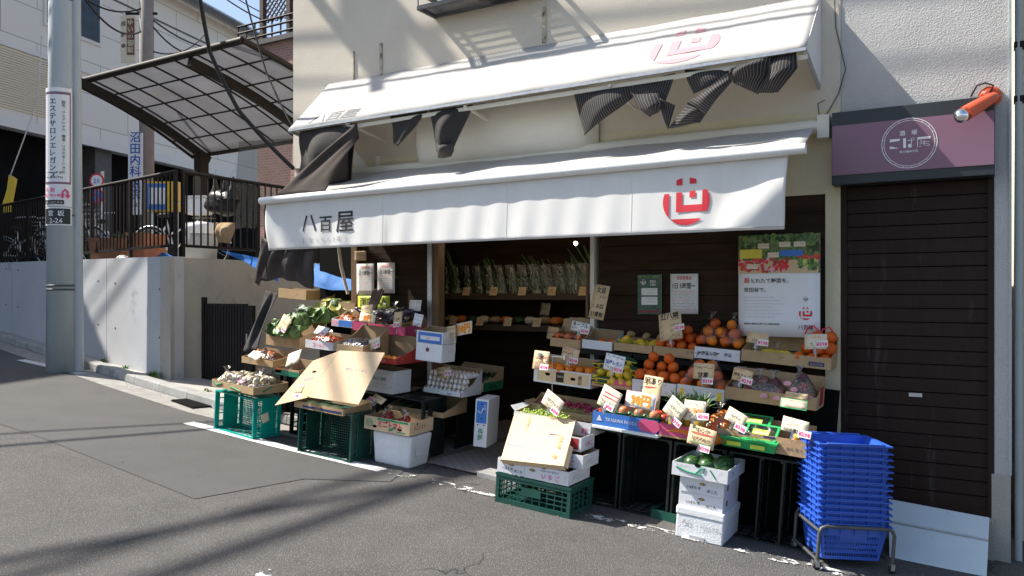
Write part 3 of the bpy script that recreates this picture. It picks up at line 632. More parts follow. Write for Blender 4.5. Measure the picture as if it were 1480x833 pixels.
# planting beyond the railing
def hedge(label, a, c, h, n, seed):
    rn = random.Random(seed); b = B(); a = Vector(a); c = Vector(c)
    for i in range(n):
        p = a.lerp(c, rn.random())+Vector((rn.gauss(0, .12), rn.gauss(0, .2), rn.uniform(0, h))); s = rn.uniform(.03, .07)
        d1 = Vector((rn.gauss(0, 1), rn.gauss(0, 1), rn.gauss(0, 1))).normalized(); d2 = d1.cross(Vector((rn.gauss(0, 1), rn.gauss(0, 1), rn.gauss(0, 1)))).normalized()
        b.add([p-d1*s, p-d2*s*.5, p+d1*s, p+d2*s*.5], [(0, 1, 2, 3)], rn.choice(('leaf', 'leaf_dark', 'bush')))
    b.box(min(a.x, c.x), max(a.x, c.x), min(a.y, c.y)-.1, max(a.y, c.y)+.1, a.z, a.z+h*.55, 'bush')
    tag(b.build('hedge'), label, 'hedge')
hedge('dark clipped hedge behind the railing left of the terracotta planters', (-17.561, 4.507, 2.12), (-15.48, 4.58, 2.12), .9, 1500, 3)

# brick house with lattice fence, upper left of the shop
r = root('brick_house', (-12.964, 5.492, 0), 'pink brick house behind the shop corner with a brown lattice fence on its terrace', 'building', tilt=0)
b = B(); b.box(0, 6, 0, 6, 0, 6.83, 'brick_pink'); b.box(.62, 6, 2.0, 6, 6.83, 11, 'brick_pink'); b.box(-.5, 6, -.1, 6.05, 6.83, 6.93, 'roof_grey'); wl = b.build('wall', r)
b = B()
for z in (7.0, 7.16, 7.3): b.tube([(-.5, -.08, z), (5, -.08, z)], .022, 'dark_metal', 6)
for i in range(20): b.box(-.5+i*.25, -.47+i*.25, -.09, -.07, 6.93, 7.3, 'dark_metal')
b.build('balcony_rail', r)
b = B()
for x in (0, .78, 1.56): b.box(x-.05, x+.05, .1, .2, 6.93, 8.35, 'lattice'); b.lathe([(.05, 8.35), (.06, 8.4), (0, 8.5)], 'lattice', (x, .15, 0), 8)
for i in range(-9, 18):
    x = i*.13
    for sg_ in (1, -1):
        a = Vector((x, .15+.01*sg_, 7.35)); c = a+Vector((sg_*.85, 0, .85))
        lo, hi = 0.04, 1.5; d = c-a; t0, t1 = 0, 1
        if d.x > 0: t0, t1 = max(0, (lo-a.x)/d.x), min(1, (hi-a.x)/d.x)
        else: t0, t1 = max(0, (hi-a.x)/d.x), min(1, (lo-a.x)/d.x)
        if t1 > t0: b.bar(a+d*t0, a+d*t1, .035, .012, 'lattice')
b.build('lattice_fence', r)

# carport
r = root('carport', (0, 0, 0), 'brown cantilever carport with a grid of smoky translucent roof panels', 'carport', tilt=0)
cpA, cpB, cpC, cpD = Vector((-12.75, 1.5, 5.14)), Vector((-8.75, 1.5, 5.19)), Vector((-8.45, 3.9, 4.38)), Vector((-12.75, 3.75, 4.28))
def cp(u, v): 
    p = cpA.lerp(cpB, u).lerp(cpD.lerp(cpC, u), v); p.z += .09*math.sin(math.pi*v); return p
b = B(); b.grid(lambda u, v: cp(u, v), 20, 10, 'polycarb'); b.build('roof_panel', r, solid=.006)
b = B()
for i in range(1, 8): b.tube([cp(i/8, v/10)-Vector((0, 0, .02)) for v in range(11)], .016, 'bronze', 4)
for j in range(1, 5): b.tube([cp(u/8, j/5)-Vector((0, 0, .025)) for u in range(9)], .014, 'bronze', 4)
b.build('glazing_bars', r)
b = B(); b.tube([cp(u/8, 0) for u in range(9)], .055, 'bronze', 8); b.tube([cp(u/8, 1) for u in range(9)], .045, 'bronze', 8); b.tube([cp(0, v/8) for v in range(9)], .035, 'bronze', 6); b.tube([cp(1, v/8) for v in range(9)], .045, 'bronze', 6); b.build('edge_frame', r)
for u, ux in ((.10, 0), (.72, 0)):
    b = B(); P = [cp(u, v/8)-Vector((0, 0, .11)) for v in range(9)]; P[0] = P[0]+(P[0]-P[1])*(.9 if u < .5 else 0); 
    for i in range(8): b.bar(P[i], P[i+1]+(P[i+1]-P[i])*.05, .09, .13, 'bronze')
    b.build('beam', r)
    p = cp(u, .93); b = B(); b.box(p.x-.09, p.x+.09, p.y-.08, p.y+.1, YARD, p.z-.08, 'bronze'); b.build('post', r)
b = B(); loft(b, [(-11.303, 3.6, 4.393), (-9.964, 3.6, 4.32)], [(-11.356, 3.6, 2.871), (-10.028, 3.6, 2.815)], 'netting', 20, 8, .06, 3, 5)
tag(b.build('hanging_net'), 'grey see-through net hanging below the carport beside the brick house', 'net')

# bicycles behind the railing
def bicycle(loc, rz, label, lean=8):
    r = root('bicycle', loc, label, 'bicycle', tilt=0, group=None); r.rotation_euler = (R(lean), 0, R(rz))
    for x in (0, 1.08):
        b = B(); P = [(x+.33*math.cos(t*.2618), 0, .33+.33*math.sin(t*.2618)) for t in range(25)]; b.tube(P, .018, 'rubber', 6, False); wh = b.build('wheel', r)
        b = B(); P = [(x+.305*math.cos(t*.2618), 0, .33+.305*math.sin(t*.2618)) for t in range(25)]; b.tube(P, .010, 'bike_silver', 4, False)
        for t in range(12): a = t*.5236; b.tube([(x, 0, .33), (x+.3*math.cos(a), 0, .33+.3*math.sin(a))], .0022, 'bike_silver', 3, False)
        b.tube([(x, -.05, .33), (x, .05, .33)], .02, 'bike_silver', 8); b.build('rim', wh)
        b = B(); P = [(x+.36*math.cos(R(t)), 0, .33+.36*math.sin(R(t))) for t in range(10, 190, 18)]; b.tube(P, .014, 'bike_silver', 5); b.build('mudguard', r)
    b = B()
    for a, c in (((0, 0, .33), (.42, 0, .30)), ((0, 0, .33), (.33, 0, .72)), ((.42, 0, .30), (.30, 0, .80)), ((.42, 0, .30), (.90, 0, .62)), ((.35, 0, .55), (.88, 0, .75)), ((1.08, 0, .33), (.86, 0, .95))): b.tube([a, c], .017, 'bike_silver', 8)
    b.build('frame', r)
    b = B(); b.tube([(.86, 0, .95), (.84, 0, 1.02), (.88, -.1, 1.05), (.78, -.27, 1.04), (.62, -.29, 1.03)], .012, 'bike_silver', 8); b.tube([(.84, 0, 1.02), (.88, .1, 1.05), (.78, .27, 1.04), (.62, .29, 1.03)], .012, 'bike_silver', 8); b.build('handlebar', r)
    b = B(); b.ball((.27, 0, .86), .12, 'rubber', 2, (1.1, .65, .35)); b.build('saddle', r)
    b = B()
    for z in (.72, .80, .88, .95):
        h = .11+.02*(z-.7)*8; P = [(.98-h, -h*1.1, z), (.98+h, -h*1.1, z), (.98+h, h*1.1, z), (.98-h, h*1.1, z), (.98-h, -h*1.1, z)]; b.tube(P, .004, 'bike_silver', 4)
    for i in range(8):
        a = i*.785; b.tube([(.98+.10*math.cos(a), .1*math.sin(a), .70), (.98+.13*math.cos(a), .14*math.sin(a), .95)], .003, 'bike_silver', 4)
    b.build('basket', r); b = B(); b.lathe([(.0, 0), (.09, 0), (.09, .01), (0, .01)], 'dark_metal', (.42, -.03, .30), 14, 'Y'); b.tube([(.42, -.05, .30), (.50, -.05, .18), (.50, -.13, .18)], .01, 'dark_metal', 6); b.build('crank', r)
bicycle((-13.9, 1.75, 2.17), 10, 'silver city bicycle leaning on the railing, basket towards the utility pole')
bicycle((-13.1, 2.35, 2.13), 158, 'second silver bicycle standing behind the one that leans on the railing', -6)
bicycle((-11.75, 2.2, 2.13), 20, 'bicycle whose rear wheel shows right of the utility pole behind the railing', 3)
bicycle((-16.4, 2.3, 2.13), 15, 'bicycle at the far left end behind the railing', 3)
# road signs and yard clutter
p = Vector((-14.298, 2.956, 2.949)); zq = lambda py, t: 1.71-(py-425)/1150*t
r = root('road_sign', (p.x, p.y, 2.12), 'no parking and speed limit discs on a thin white post behind the railing', 'road sign', tilt=0)
b = B(); b.tube([(0, 0, 0), (0, 0, zq(248, 15)-2.12)], .03, 'white', 10); b.build('post', r)
for py, kk in ((262, 'white_print'), (284, 'carton_blue')):
    c = -VR*.08-VF*.05+Vector((0, 0, zq(py, 15)-2.12)); b = B()
    def disc(rad_, off, k): 
        vs = [c-VF*off+VR*(rad_*math.cos(t*.2618))+Vector((0, 0, rad_*math.sin(t*.2618))) for t in range(24)]; b.slab(vs, -VF*.004, k)
    disc(.14, 0, 'ink_red'); disc(.105, .005, kk)
    if kk == 'carton_blue': b.bar(c-VF*.012-VR*.08+Vector((0, 0, .08)), c-VF*.012+VR*.08-Vector((0, 0, .08)), .004, .03, 'ink_red')
    else: b.text('20', .12, c-VF*.012-Vector((0, 0, .045)), 'ink_blue', VR, align='C')
    b.build('disc', r)
def planter(name, px_, t, w_, h, k, label, round_=False):
    q = Vector(px_); r = root(name, (q.x, q.y, YARD), label, 'planter', tilt=0, rz=30.7 if not round_ else 0)
    b = B()
    if round_: b.lathe([(0, 0), (w_*.35, 0), (w_*.5, h), (w_*.54, h), (w_*.54, h+.03), (w_*.46, h+.03), (w_*.44, h-.02)], k)
    else:
        for (s0, s1, z0, z1) in ((.40, .47, 0, h),):
            vs = [(sx*w_*s, sy*.16*s/.45, z) for s, z in ((s0, z0), (s1, z1), (s1+.02, z1), (s1+.02, z1+.04), (s1-.04, z1+.04)) for sx, sy in ((-1, -1), (1, -1), (1, 1), (-1, 1))]
            b.add(vs, [(i*4+j, i*4+(j+1) % 4, (i+1)*4+(j+1) % 4, (i+1)*4+j) for i in range(4) for j in range(4)], k)
    b.build('pot', r); b = B()
    if round_: b.lathe([(0, h-.02), (w_*.45, h-.02)], 'soil')
    else: b.box(-w_*.42, w_*.42, -.14, .14, h-.05, h-.02, 'soil')
    b.build('soil', r); return r
planter('planter', (-10.764, 0.867, 2.335), 0, .50, .34, 'brown_pot', 'long brown rectangular planter behind the railing left of the tall one')
planter('planter', (-9.842, 0.716, 2.302), 0, .26, .37, 'terracotta', 'tall square terracotta planter standing behind the railing', False)
planter('planter', (-10.363, 1.338, 2.345), 0, .26, .42, 'terracotta', 'round terracotta pot behind the tall square planter', True)
q = Vector((-10.238, 0.714, 2.284)); b = B(); b.ball((0, 0, .05), .07, 'foam', 2, (1.9, .8, .8), .12, 2); tag(b.build('plastic_sack', loc=(q.x, q.y, YARD+.02)), 'crumpled white plastic sack lying beside the tall terracotta planter', 'sack')
q = Vector((-9.664, 0.938, 2.326)); b = B(); loft(b, [(-.12, -.06, .09), (.0, -.02, .16), (.16, 0, .05)], [(-.14, .12, .05), (.0, .16, .10), (.17, .16, .02)], 'tarp', 10, 6, .012, 2, 4); tag(b.build('folded_sheet', loc=(q.x, q.y, YARD+.0)), 'small folded blue sheet beside the round pot', 'sheet')
r = root('recycling_bin', (-10.333, 2.053, 2.12), 'grey round bin with a white liner folded over its rim behind the side railing', 'bin', tilt=0)
b = B(); b.lathe([(0, 0), (.22, 0), (.27, .60), (.25, .62)], 'bin_grey', n=24); b.build('body', r); b = B(); b.lathe([(.28, .50), (.295, .58), (.28, .64), (.24, .67), (.1, .69), (0, .69)], 'foam', n=28, wob=.04); b.build('liner', r)
r = root('bin_bag', (-8.972, 1.35, 2.99), 'black bin bag hanging from hooks on the side railing', 'bag', tilt=0)
b = B(); b.ball((0, 0, -.03), .24, 'bin_bag', 3, (1.25, .6, .72), .16, 5)
for x0_, x1_ in ((-.14, -.10), (.04, .10), (.20, .26)): b.tube([(x0_, 0, .02), ((x0_+x1_)/2, -.02, .16), (x1_, -.04, .30)], [.13, .05, .012], 'bin_bag', 8)
b.build('bag', r)
b = B()
for x in (-.12, .22): b.tube([(x, -.05, .1), (x+.03, -.08, .30), (x+.06, -.06, .42)], .006, 'steel', 5)
b.build('hook', r)
b = B(); loft(b, [(-8.582, 0.9, 2.634), (-8.188, 0.9, 2.616)], [(-8.542, 0.9, 2.381), (-8.279, 0.9, 2.355)], 'cardboard_in', 12, 6, .02, 2, 3, .08); tag(b.build('paper_bag'), 'pale paper bag under the black bin bag on the side railing', 'bag')
r = root('white_box', (-10.625, 2.229, 3.112), 'white moulded box showing left of the black bin bag', 'box', rz=20, tilt=0); b = B(); b.box(-.16, .18, -.1, .12, -.16, .10, 'white'); b.build('body', r, bevel=.02); b = B(); b.box(-.18, .2, -.12, .14, .10, .13, 'white'); b.build('lid', r, bevel=.01)
r = root('notice_board', (-14.198, 4.178, 2.12), 'yellow notice box with a blue and white panel beyond the railing', 'notice board', rz=30.7, tilt=0)
b = B(); b.box(-.30, .30, -.05, .15, zq(306, 16)-2.12, zq(263, 16)-2.12, 'yellow_paint'); b.build('box', r); b = B(); b.box(-.3, .10, -.058, -.052, zq(304, 16)-2.12, zq(266, 16)-2.12, 'carton_blue'); b.box(-.26, .06, -.066, -.06, zq(296, 16)-2.12, zq(272, 16)-2.12, 'white_print'); b.build('panel', r)
for x in (-.25, .25): b = B(); b.box(x-.03, x+.03, 0, .06, 0, zq(306, 16)-2.12, 'steel'); b.build('leg', r)
r = root('barrier_post', (-16.327, 2.332, 3.732), 'yellow crossing gate weight hanging on a wire at the far left', 'barrier', tilt=0)
b = B(); q = [VR*x+Vector((0, 0, z)) for x, z in ((-.20, -.45), (-.02, -.42), (.10, .22), (-.02, .30), (-.06, 0))]; b.slab(q, VF*.08, 'yellow_paint'); b.build('weight', r); b = B(); b.tube([(0, 0, .25), VR*.55+Vector((0, 0, 1.75)), VR*.62+Vector((0, 0, 3))], .012, 'steel', 5); b.build('wire', r)

# ================================================================ THE SHOP
r = root('shop_building', (0, 0, 0), 'old plastered greengrocer building with stained cream upper wall and dark boarded ground floor', 'building', tilt=0)
b = B(); b.box(-6.23, -.87, .0, .20, 3.02, 7.2, 'stucco'); b.box(-6.23, -6.03, .20, 6.0, 3.02, 7.2, 'stucco'); b.box(-6.0, 0, 2.95, 3.1, .0, 7.0, 'dark_board'); b.build('wall', r)
b = B(); b.box(-5.38, -.87, .0, .20, 2.42, 3.02, 'cream_wall'); b.box(-6.23, -6.18, .02, .2, 2.7, 3.018, 'stucco'); b.build('fascia_wall', r)
b = B(); P = [(-5.392, -0.004, 3.154), (-5.374, -0.004, 2.857), (-5.124, -0.004, 2.866)]; b.slab(P, (0, .003, 0), 'peeled_sunlit'); b.box(-5.10, -5.06, -.012, 0, 2.72, 3.05, 'peeled_sunlit'); b.build('sunlit_peel_patch', r)  # pale triangle paints a sunlit patch on the peeling cream wall
# boarded ground floor: planks with real grooves
def boards(x0, x1, z1, name):
    b = B(); z = .1
    while z < z1: b.box(x0, x1, .005, .14, z, min(z1, z+.195), 'dark_board'); z += .2
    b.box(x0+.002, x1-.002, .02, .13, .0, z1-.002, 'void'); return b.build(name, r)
boards(-5.33, -4.47, 2.42, 'board_panel'); boards(-2.72, -.96, 2.42, 'board_panel')
b = B(); b.box(-5.40, -5.33, -.03, .16, .2, 2.42, 'wood_post'); b.build('corner_post', r)
b = B(); b.box(-4.47, -4.42, -.02, .12, .2, 2.42, 'steel'); b.build('door_jamb', r); b = B(); b.box(-2.80, -2.765, -.02, .12, .1, 2.42, 'offwhite'); b.build('door_jamb', r)
b = B(); b.box(-4.42, -4.36, .0, .10, .25, 2.42, 'wood_post'); b.build('door_edge', r)
b = B(); b.box(-4.40, -2.80, -.0, .12, 2.25, 2.42, 'dark_board'); b.build('lintel', r)
b = B(); b.box(-.97, -.87, -.015, .2, .0, 3.0, 'cream_wall'); b.build('pilaster', r)
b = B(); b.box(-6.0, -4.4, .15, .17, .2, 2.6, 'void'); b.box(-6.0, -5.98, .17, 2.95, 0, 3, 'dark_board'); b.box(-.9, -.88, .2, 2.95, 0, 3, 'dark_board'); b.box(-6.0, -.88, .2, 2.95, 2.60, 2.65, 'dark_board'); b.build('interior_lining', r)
M('scar', (.50, .43, .33), .9, .2, 9, .6, 60, stain=((.14, .09, .06), 14, .52))
# wall iron strips and cracks left by an old sign
for (P0_, P1_, w_) in (((-5.386, 0, 4.117), (-5.377, 0, 3.806), .008), ((-5.04, 0, 4.144), (-5.032, 0, 3.84), .03), ((-3.239, 0, 4.168), (-3.239, 0, 3.86), .035)):
    b = B(); b.box(P0_[0]-w_/2, P0_[0]+w_/2, -.012, -.001, P1_[2], P0_[2], 'scar'); b.build('rusty_bracket_scar', r)
# window guard at top
r = root('window_guard', (0, 0, 0), 'rusty steel window guard holding a clay pot, top of the plaster wall', 'window guard', tilt=0)
gx0, gx1, gy, gzb = -4.386, -3.22, -.27, (-4.386, 0, 4.283)[2]
b = B()
for z in (gzb, gzb+.14): b.bar((gx0, 0, z), (gx0, gy, z), .03, .03, 'grey_steel'); b.bar((gx1, 0, z), (gx1, gy, z), .03, .03, 'grey_steel'); b.bar((gx0, gy, z), (gx1, gy, z), .03, .03, 'grey_steel')
for i in range(4): x = gx0+(gx1-gx0)*i/3; b.bar((x, gy, gzb), (x, gy, gzb+.14), .008, .008, 'grey_steel')
b.bar((gx0, -.02, gzb), (gx1, -.02, gzb), .03, .03, 'grey_steel'); b.build('frame', r)
b = B()
for i in range(48): x = gx0+(gx1-gx0)*i/47; b.bar((x, 0, gzb+.015), (x, gy, gzb+.015), .006, .004, 'roof_grey')
for i in range(18): y = gy*i/17; b.bar((gx0, y, gzb+.02), (gx1, y, gzb+.02), .006, .004, 'roof_grey')
b.build('mesh_floor', r)
b = B(); b.lathe([(0, 0), (.07, 0), (.10, .15), (.11, .15), (.11, .18), (.09, .18)], 'terracotta', (0, 0, 0)); tag(b.build('flower_pot', loc=(-3.80, -.13, gzb+.03)), 'clay flower pot standing in the window guard', 'flower pot')

# rounded old sign box between the awnings
x0, x1 = -4.55, -2.72
b = B(); P = []
def rb(u, v):
    a = math.pi*v; r_ = .27; e = min(1, min(u, 1-u)*12); e = math.sqrt(max(0.02, 1-(1-e)**2))
    return (x0+(x1-x0)*u, -.002-.20*math.sin(a)**.8*e, 3.12+.26*math.cos(a)*(.75+.25*e))
b.grid(rb, 40, 12, 'offwhite'); o = b.build('sign_box'); tag(o, 'blank rounded cream sign box on the wall between the two awnings', 'sign')
b = B(); b.bar((-4.381, -0.06, 2.885), (-2.812, -0.06, 2.928), .03, .04, 'dark_metal'); tag(b.build('wall_rail'), 'thin dark rail on the wall under the blank cream sign box', 'rail')

# ---------------------------------------------------------------- upper awning
UA0, UA1 = (-5.721, -0.55, 3.284), (-1.002, -0.55, 3.324)
ul, ur = UA0[0], UA1[0]; uzl, uzr = UA0[2], UA1[2]; UW = (-5.729, 0, 3.84)[2]; UB = (-0.949, 0, 3.187)[2]
r = root('upper_awning', (0, 0, 0), 'upper white canvas awning, short and steep, with faded red emblem and shop name', 'awning', tilt=0)
def ua(u, v):      # v 0 wall .. 1 front
    x = ul+(ur-ul)*u; zf = uzl+(uzr-uzl)*u
    return Vector((x, -.55*v-.002, UW+(zf-UW)*v-.012*math.sin(math.pi*v)+.004*math.sin(u*150)*v*(1-v)*2+.003*math.sin(u*41+v*4)))
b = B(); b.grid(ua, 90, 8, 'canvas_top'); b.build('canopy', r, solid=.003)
def uawarp(x, v, lift=.005):
    u = (x-ul)/(ur-ul); p = ua(u, v); n = Vector((0, -(UW-uzl), .55)).normalized(); return p+n*lift
Ls = math.hypot(.55, UW-uzl)
def W2(p): return uawarp(p.x, 1-p.z/Ls)
b = B(); b.text('八百屋', .16, (-5.50, 0, .06), 'ink_fade', align='L', warp=W2, sx=1.25); b.build('lettering', r)
b = B(); emblem(b, .26, (-1.90, 0, .34), 'emblem_faded', warp=W2); b.build('emblem', r)
b = B(); b.slab([(ur-.002, -.003, UW-.01), (ur-.002, -.55, uzr-.004), (ur-.002, -.003, UB)], (.004, 0, 0), 'canvas'); b.build('side_panel', r); b = B(); b.slab([(ul, -.003, UW-.01), (ul, -.55, uzl-.004), (ul, -.003, UB)], (.004, 0, 0), 'canvas'); b.build('side_panel', r)
b = B(); b.bar((ul, -.545, uzl-.012), (ur, -.545, uzr-.012), .022, .022, 'steel'); b.bar((ur-.012, -.54, uzr-.02), (ur-.012, -.01, UB-.01), .02, .02, 'steel'); b.bar((ul+.012, -.54, uzl-.02), (ul+.012, -.01, UB-.01), .02, .02, 'steel')
for x in (-5, -3.7, -2.4): b.bar((x, -.54, uzl-.02), (x, -.0, UB), .02, .02, 'offwhite')
b.bar((-5.2, -.50, uzl-.05), (ur, -.50, uzr-.05), .02, .03, 'offwhite'); b.build('frame', r)

# ---------------------------------------------------------------- lower awning
LY = -.86
LA0, LA1 = (-5.716, -0.86, 2.565), (-0.974, -0.86, 2.604)
ll, lr = LA0[0], LA1[0]; lzl, lzr = LA0[2], LA1[2]; LWz = (-1.028, 0, 2.921)[2]; lwr = (-1.028, 0, 2.921)[0]
r = root('lower_awning', (0, 0, 0), 'lower white canvas awning with a long front valance bearing a red round emblem', 'awning', tilt=0)
def la(u, v):
    xf = ll+(lr-ll)*u; xw = ll+.1+(lwr-ll-.1)*u; x = xw+(xf-xw)*v; zf = lzl+(lzr-lzl)*u
    return Vector((x, LY*v-.004, LWz+(zf-LWz)*v-.008*math.sin(math.pi*v)+.006*math.sin(u*37+v*5)))
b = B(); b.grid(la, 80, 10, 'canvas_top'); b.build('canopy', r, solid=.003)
b = B(); b.tube([(ll-.02, LY-.014, lzl), (lr+.03, LY-.014, lzr)], .034, 'white', 12); b.build('front_bar', r)
b = B(); b.tube([(ll+.3, -.07, LWz-.03), (lwr+.02, -.07, LWz-.03)], .05, 'offwhite', 12); b.box(lwr+.02, lwr+.10, -.12, -.0, LWz-.12, LWz+.04, 'offwhite'); b.build('roller', r)
for x in (-5.0, -1.5):
    b = B(); b.bar((x, -.08, LWz-.14), (x-.35, -.45, LWz-.30), .03, .05, 'offwhite'); b.bar((x-.35, -.45, LWz-.30), (x, LY+.12, lzl-.05), .03, .05, 'offwhite'); b.build('folding_arm', r)
vl, vr = ll+.02, (-1.052, -0.86, 2.55)[0]; vzb = (-5.662, -0.86, 2.11)[2]; vzbr = (-1.077, -0.86, 2.116)[2]
rv = random.Random(4); PH = [(rv.uniform(3, 30), rv.uniform(0, 6), rv.uniform(.25, 1)) for _ in range(9)]
def vy(x, h):      # h = depth below the bar 0..1
    w_ = sum(a_*math.sin(f_*x+p_+h*1.3) for f_, p_, a_ in PH)/9
    d = .013*w_*(.25+h)+.03*h*math.sin(.9*x+1)
    e = max(0, 1-(vr-x)/.55); d += .035*e*math.sin((x*9+h*5))*(.3+h)
    e2 = max(0, 1-(x-vl)/.6); d += .025*e2*math.sin((x*11-h*5))*(.3+h)
    return LY+.012-.012*h+d*.8
def vf(u, v): x = vl+(vr-vl)*u; zt_ = lzl+(lzr-lzl)*u-.012; zb = vzb+(vzbr-vzb)*u; x2 = x-.03*v*max(0, (u-.9)*10); return Vector((x2, vy(x, v), zt_+(zb-zt_)*v))
b = B(); b.grid(vf, 260, 16, 'canvas'); va = b.build('valance', r, solid=.002)
b = B()
for u in (.2995, .56, .776): 
    P = [vf(u, v/10)+Vector((0, -.003, 0)) for v in range(11)]; b.tube(P, .0009, 'canvas', 4)
P = [vf(u/150, .965)+Vector((0, -.003, 0)) for u in range(151)]; b.tube(P, .0018, 'ink_faint', 4); b.build('seam', va)
def W3(p):
    u = (p.x-vl)/(vr-vl); zt_ = lzl+(lzr-lzl)*u-.012; zb = vzb+(vzbr-vzb)*u; h = (p.z-zt_)/(zb-zt_); return Vector((p.x, vy(p.x, h)-.005, p.z))
P1, P2 = (-5.239, -0.87, 2.289), (-4.66, -0.87, 2.283)
b = B()
for ch, a_, zz_, hh in (('八', (-5.239, -0.87, 2.277), 0, .17), ('百', (-5.029, -0.87, 2.268), 0, .15), ('屋', (-4.826, -0.87, 2.26), 0, .20)): b.text(ch, hh, a_, 'ink', warp=W3, sx=1.05)
for ch, px_ in (('[', (-5.23, -0.87, 2.172)), ('旬', (-5.154, -0.87, 2.169)), ('し', (-5.071, -0.87, 2.167)), ('ゃ', (-5.004, -0.87, 2.17)), ('ん', (-4.939, -0.87, 2.168)), ('と', (-4.874, -0.87, 2.166)), ('楽', (-4.818, -0.87, 2.17)), (']', (-4.715, -0.87, 2.167))): b.text(ch, .050, px_, 'ink_faint', warp=W3, bold=0)
b.build('lettering', va)
b = B(); emblem(b, 0.15849999999999997, (-1.705, -0.87, 2.325), 'emblem_red', warp=W3); b.build('emblem', va)

# ---------------------------------------------------------------- dark cloths tied under the upper awning
def cloth(name, label, parts, group=None, cat='curtain'):
    b0 = None
    for i, (nm, top, bot, k, kw) in enumerate(parts):
        if i == 0: b = B(); loft(b, top, bot, k, **kw); r_ = b.build(name, solid=.004); tag(r_, label, cat, group)
        else: b = B(); loft(b, top, bot, k, **kw); b.build(nm, r_, solid=.004)
    return r_
cloth('shade_cloth', 'large dark woven shade cloth bunched at the left end under the upper awning', [
 ('fold', [(-5.616, -0.5, 3.262), (-5.295, -0.5, 3.268), (-4.912, -0.5, 3.264)], [(-5.758, -0.38, 2.893), (-5.411, -0.38, 2.747), (-5.13, -0.38, 2.766)], 'cloth_dark', dict(nu=40, nv=14, fold=.05, nf=.9, seed=2, bulge=.16)),
 ('fold', [(-4.868, -0.54, 3.258), (-4.844, -0.54, 3.112)], [(-5.584, -0.84, 2.604), (-4.968, -0.84, 2.613)], 'cloth_brown', dict(nu=30, nv=20, fold=.03, nf=1.2, seed=5, bulge=.05)),
 ('fold', [(-5.084, -0.45, 3.28), (-4.949, -0.45, 3.265)], [(-5.488, -0.3, 2.762), (-5.151, -0.3, 2.777)], 'cloth_dark', dict(nu=16, nv=12, fold=.03, nf=.8, seed=6))])
cloth('tied_curtain', 'plain sheer dark curtain with two tied tails, left of the blank cream sign box', [
 ('tail', [(-4.526, -0.5, 3.295), (-4.302, -0.5, 3.288), (-4.093, -0.5, 3.281)], [(-4.479, -0.5, 3.028), (-4.432, -0.5, 3.011), (-4.363, -0.5, 3.065)], 'cloth_sheer', dict(nu=20, nv=12, fold=.02, nf=.8, seed=1)),
 ('tail', [(-4.093, -0.5, 3.281), (-3.876, -0.5, 3.279), (-3.639, -0.5, 3.279)], [(-4.013, -0.5, 2.912), (-3.926, -0.5, 2.875), (-3.841, -0.5, 2.926)], 'cloth_sheer', dict(nu=24, nv=14, fold=.025, nf=1.1, seed=3, bulge=.05)),
 ('knot', [(-4.013, -0.52, 2.986), (-3.82, -0.52, 2.973)], [(-3.984, -0.52, 2.86), (-3.848, -0.52, 2.86)], 'cloth_dark', dict(nu=12, nv=6, fold=.02, nf=.8, seed=3, bulge=.06))])
def bunch(name, label, pieces):
    return cloth(name, label, [('tail', a, c, 'cloth_stripe', dict(nu=28, nv=18, fold=f, nf=n, seed=sd, bulge=bu)) for a, c, f, n, sd, bu in pieces])
bunch('tied_curtain', 'striped dark curtain knotted in the middle, left of the two on the right half', [
 ([(-2.721, -0.5, 3.28), (-2.674, -0.5, 3.104), (-2.621, -0.5, 2.918)], [(-2.266, -0.5, 3.251), (-2.249, -0.5, 3.207), (-2.233, -0.5, 3.154)], .03, .7, 1, .05),
 ([(-1.905, -0.5, 3.292), (-1.941, -0.5, 3.187), (-1.977, -0.5, 3.102)], [(-2.266, -0.5, 3.251), (-2.249, -0.5, 3.202), (-2.238, -0.5, 3.165)], .03, .6, 2, .04),
 ([(-2.232, -0.53, 3.188), (-2.161, -0.53, 3.058), (-2.082, -0.53, 2.989)], [(-2.019, -0.53, 3.151), (-1.977, -0.53, 3.076), (-2.019, -0.53, 3.021)], .02, .6, 4, .06),
 ([(-2.043, -0.52, 3.136), (-2.001, -0.52, 3.031)], [(-1.898, -0.52, 3.059), (-1.949, -0.52, 2.891)], .02, .9, 6, .03)])
bunch('tied_curtain', 'striped dark curtain knotted under the right end of the upper awning', [
 ([(-1.838, -0.5, 3.307), (-1.813, -0.5, 3.22), (-1.768, -0.5, 3.125)], [(-1.527, -0.5, 3.272), (-1.518, -0.5, 3.237), (-1.508, -0.5, 3.197)], .02, .6, 1, .04),
 ([(-1.497, -0.54, 3.234), (-1.488, -0.54, 3.166)], [(-1.81, -0.54, 3.054), (-1.671, -0.54, 2.964)], .03, .7, 2, .07),
 ([(-1.803, -0.53, 3.055), (-1.674, -0.53, 2.976)], [(-1.946, -0.53, 2.894), (-1.713, -0.53, 2.908)], .02, 1.0, 7, .03),
 ([(-1.503, -0.52, 3.258), (-1.493, -0.52, 3.2), (-1.484, -0.52, 3.161)], [(-1.215, -0.52, 3.31), (-1.242, -0.52, 3.165), (-1.316, -0.52, 3.063)], .04, .8, 5, .09),
 ([(-1.252, -0.52, 3.306), (-1.27, -0.52, 3.178), (-1.325, -0.52, 3.069)], [(-1.069, -0.52, 3.301), (-1.06, -0.52, 3.204), (-1.188, -0.52, 3.056)], .02, .7, 8, .05)])
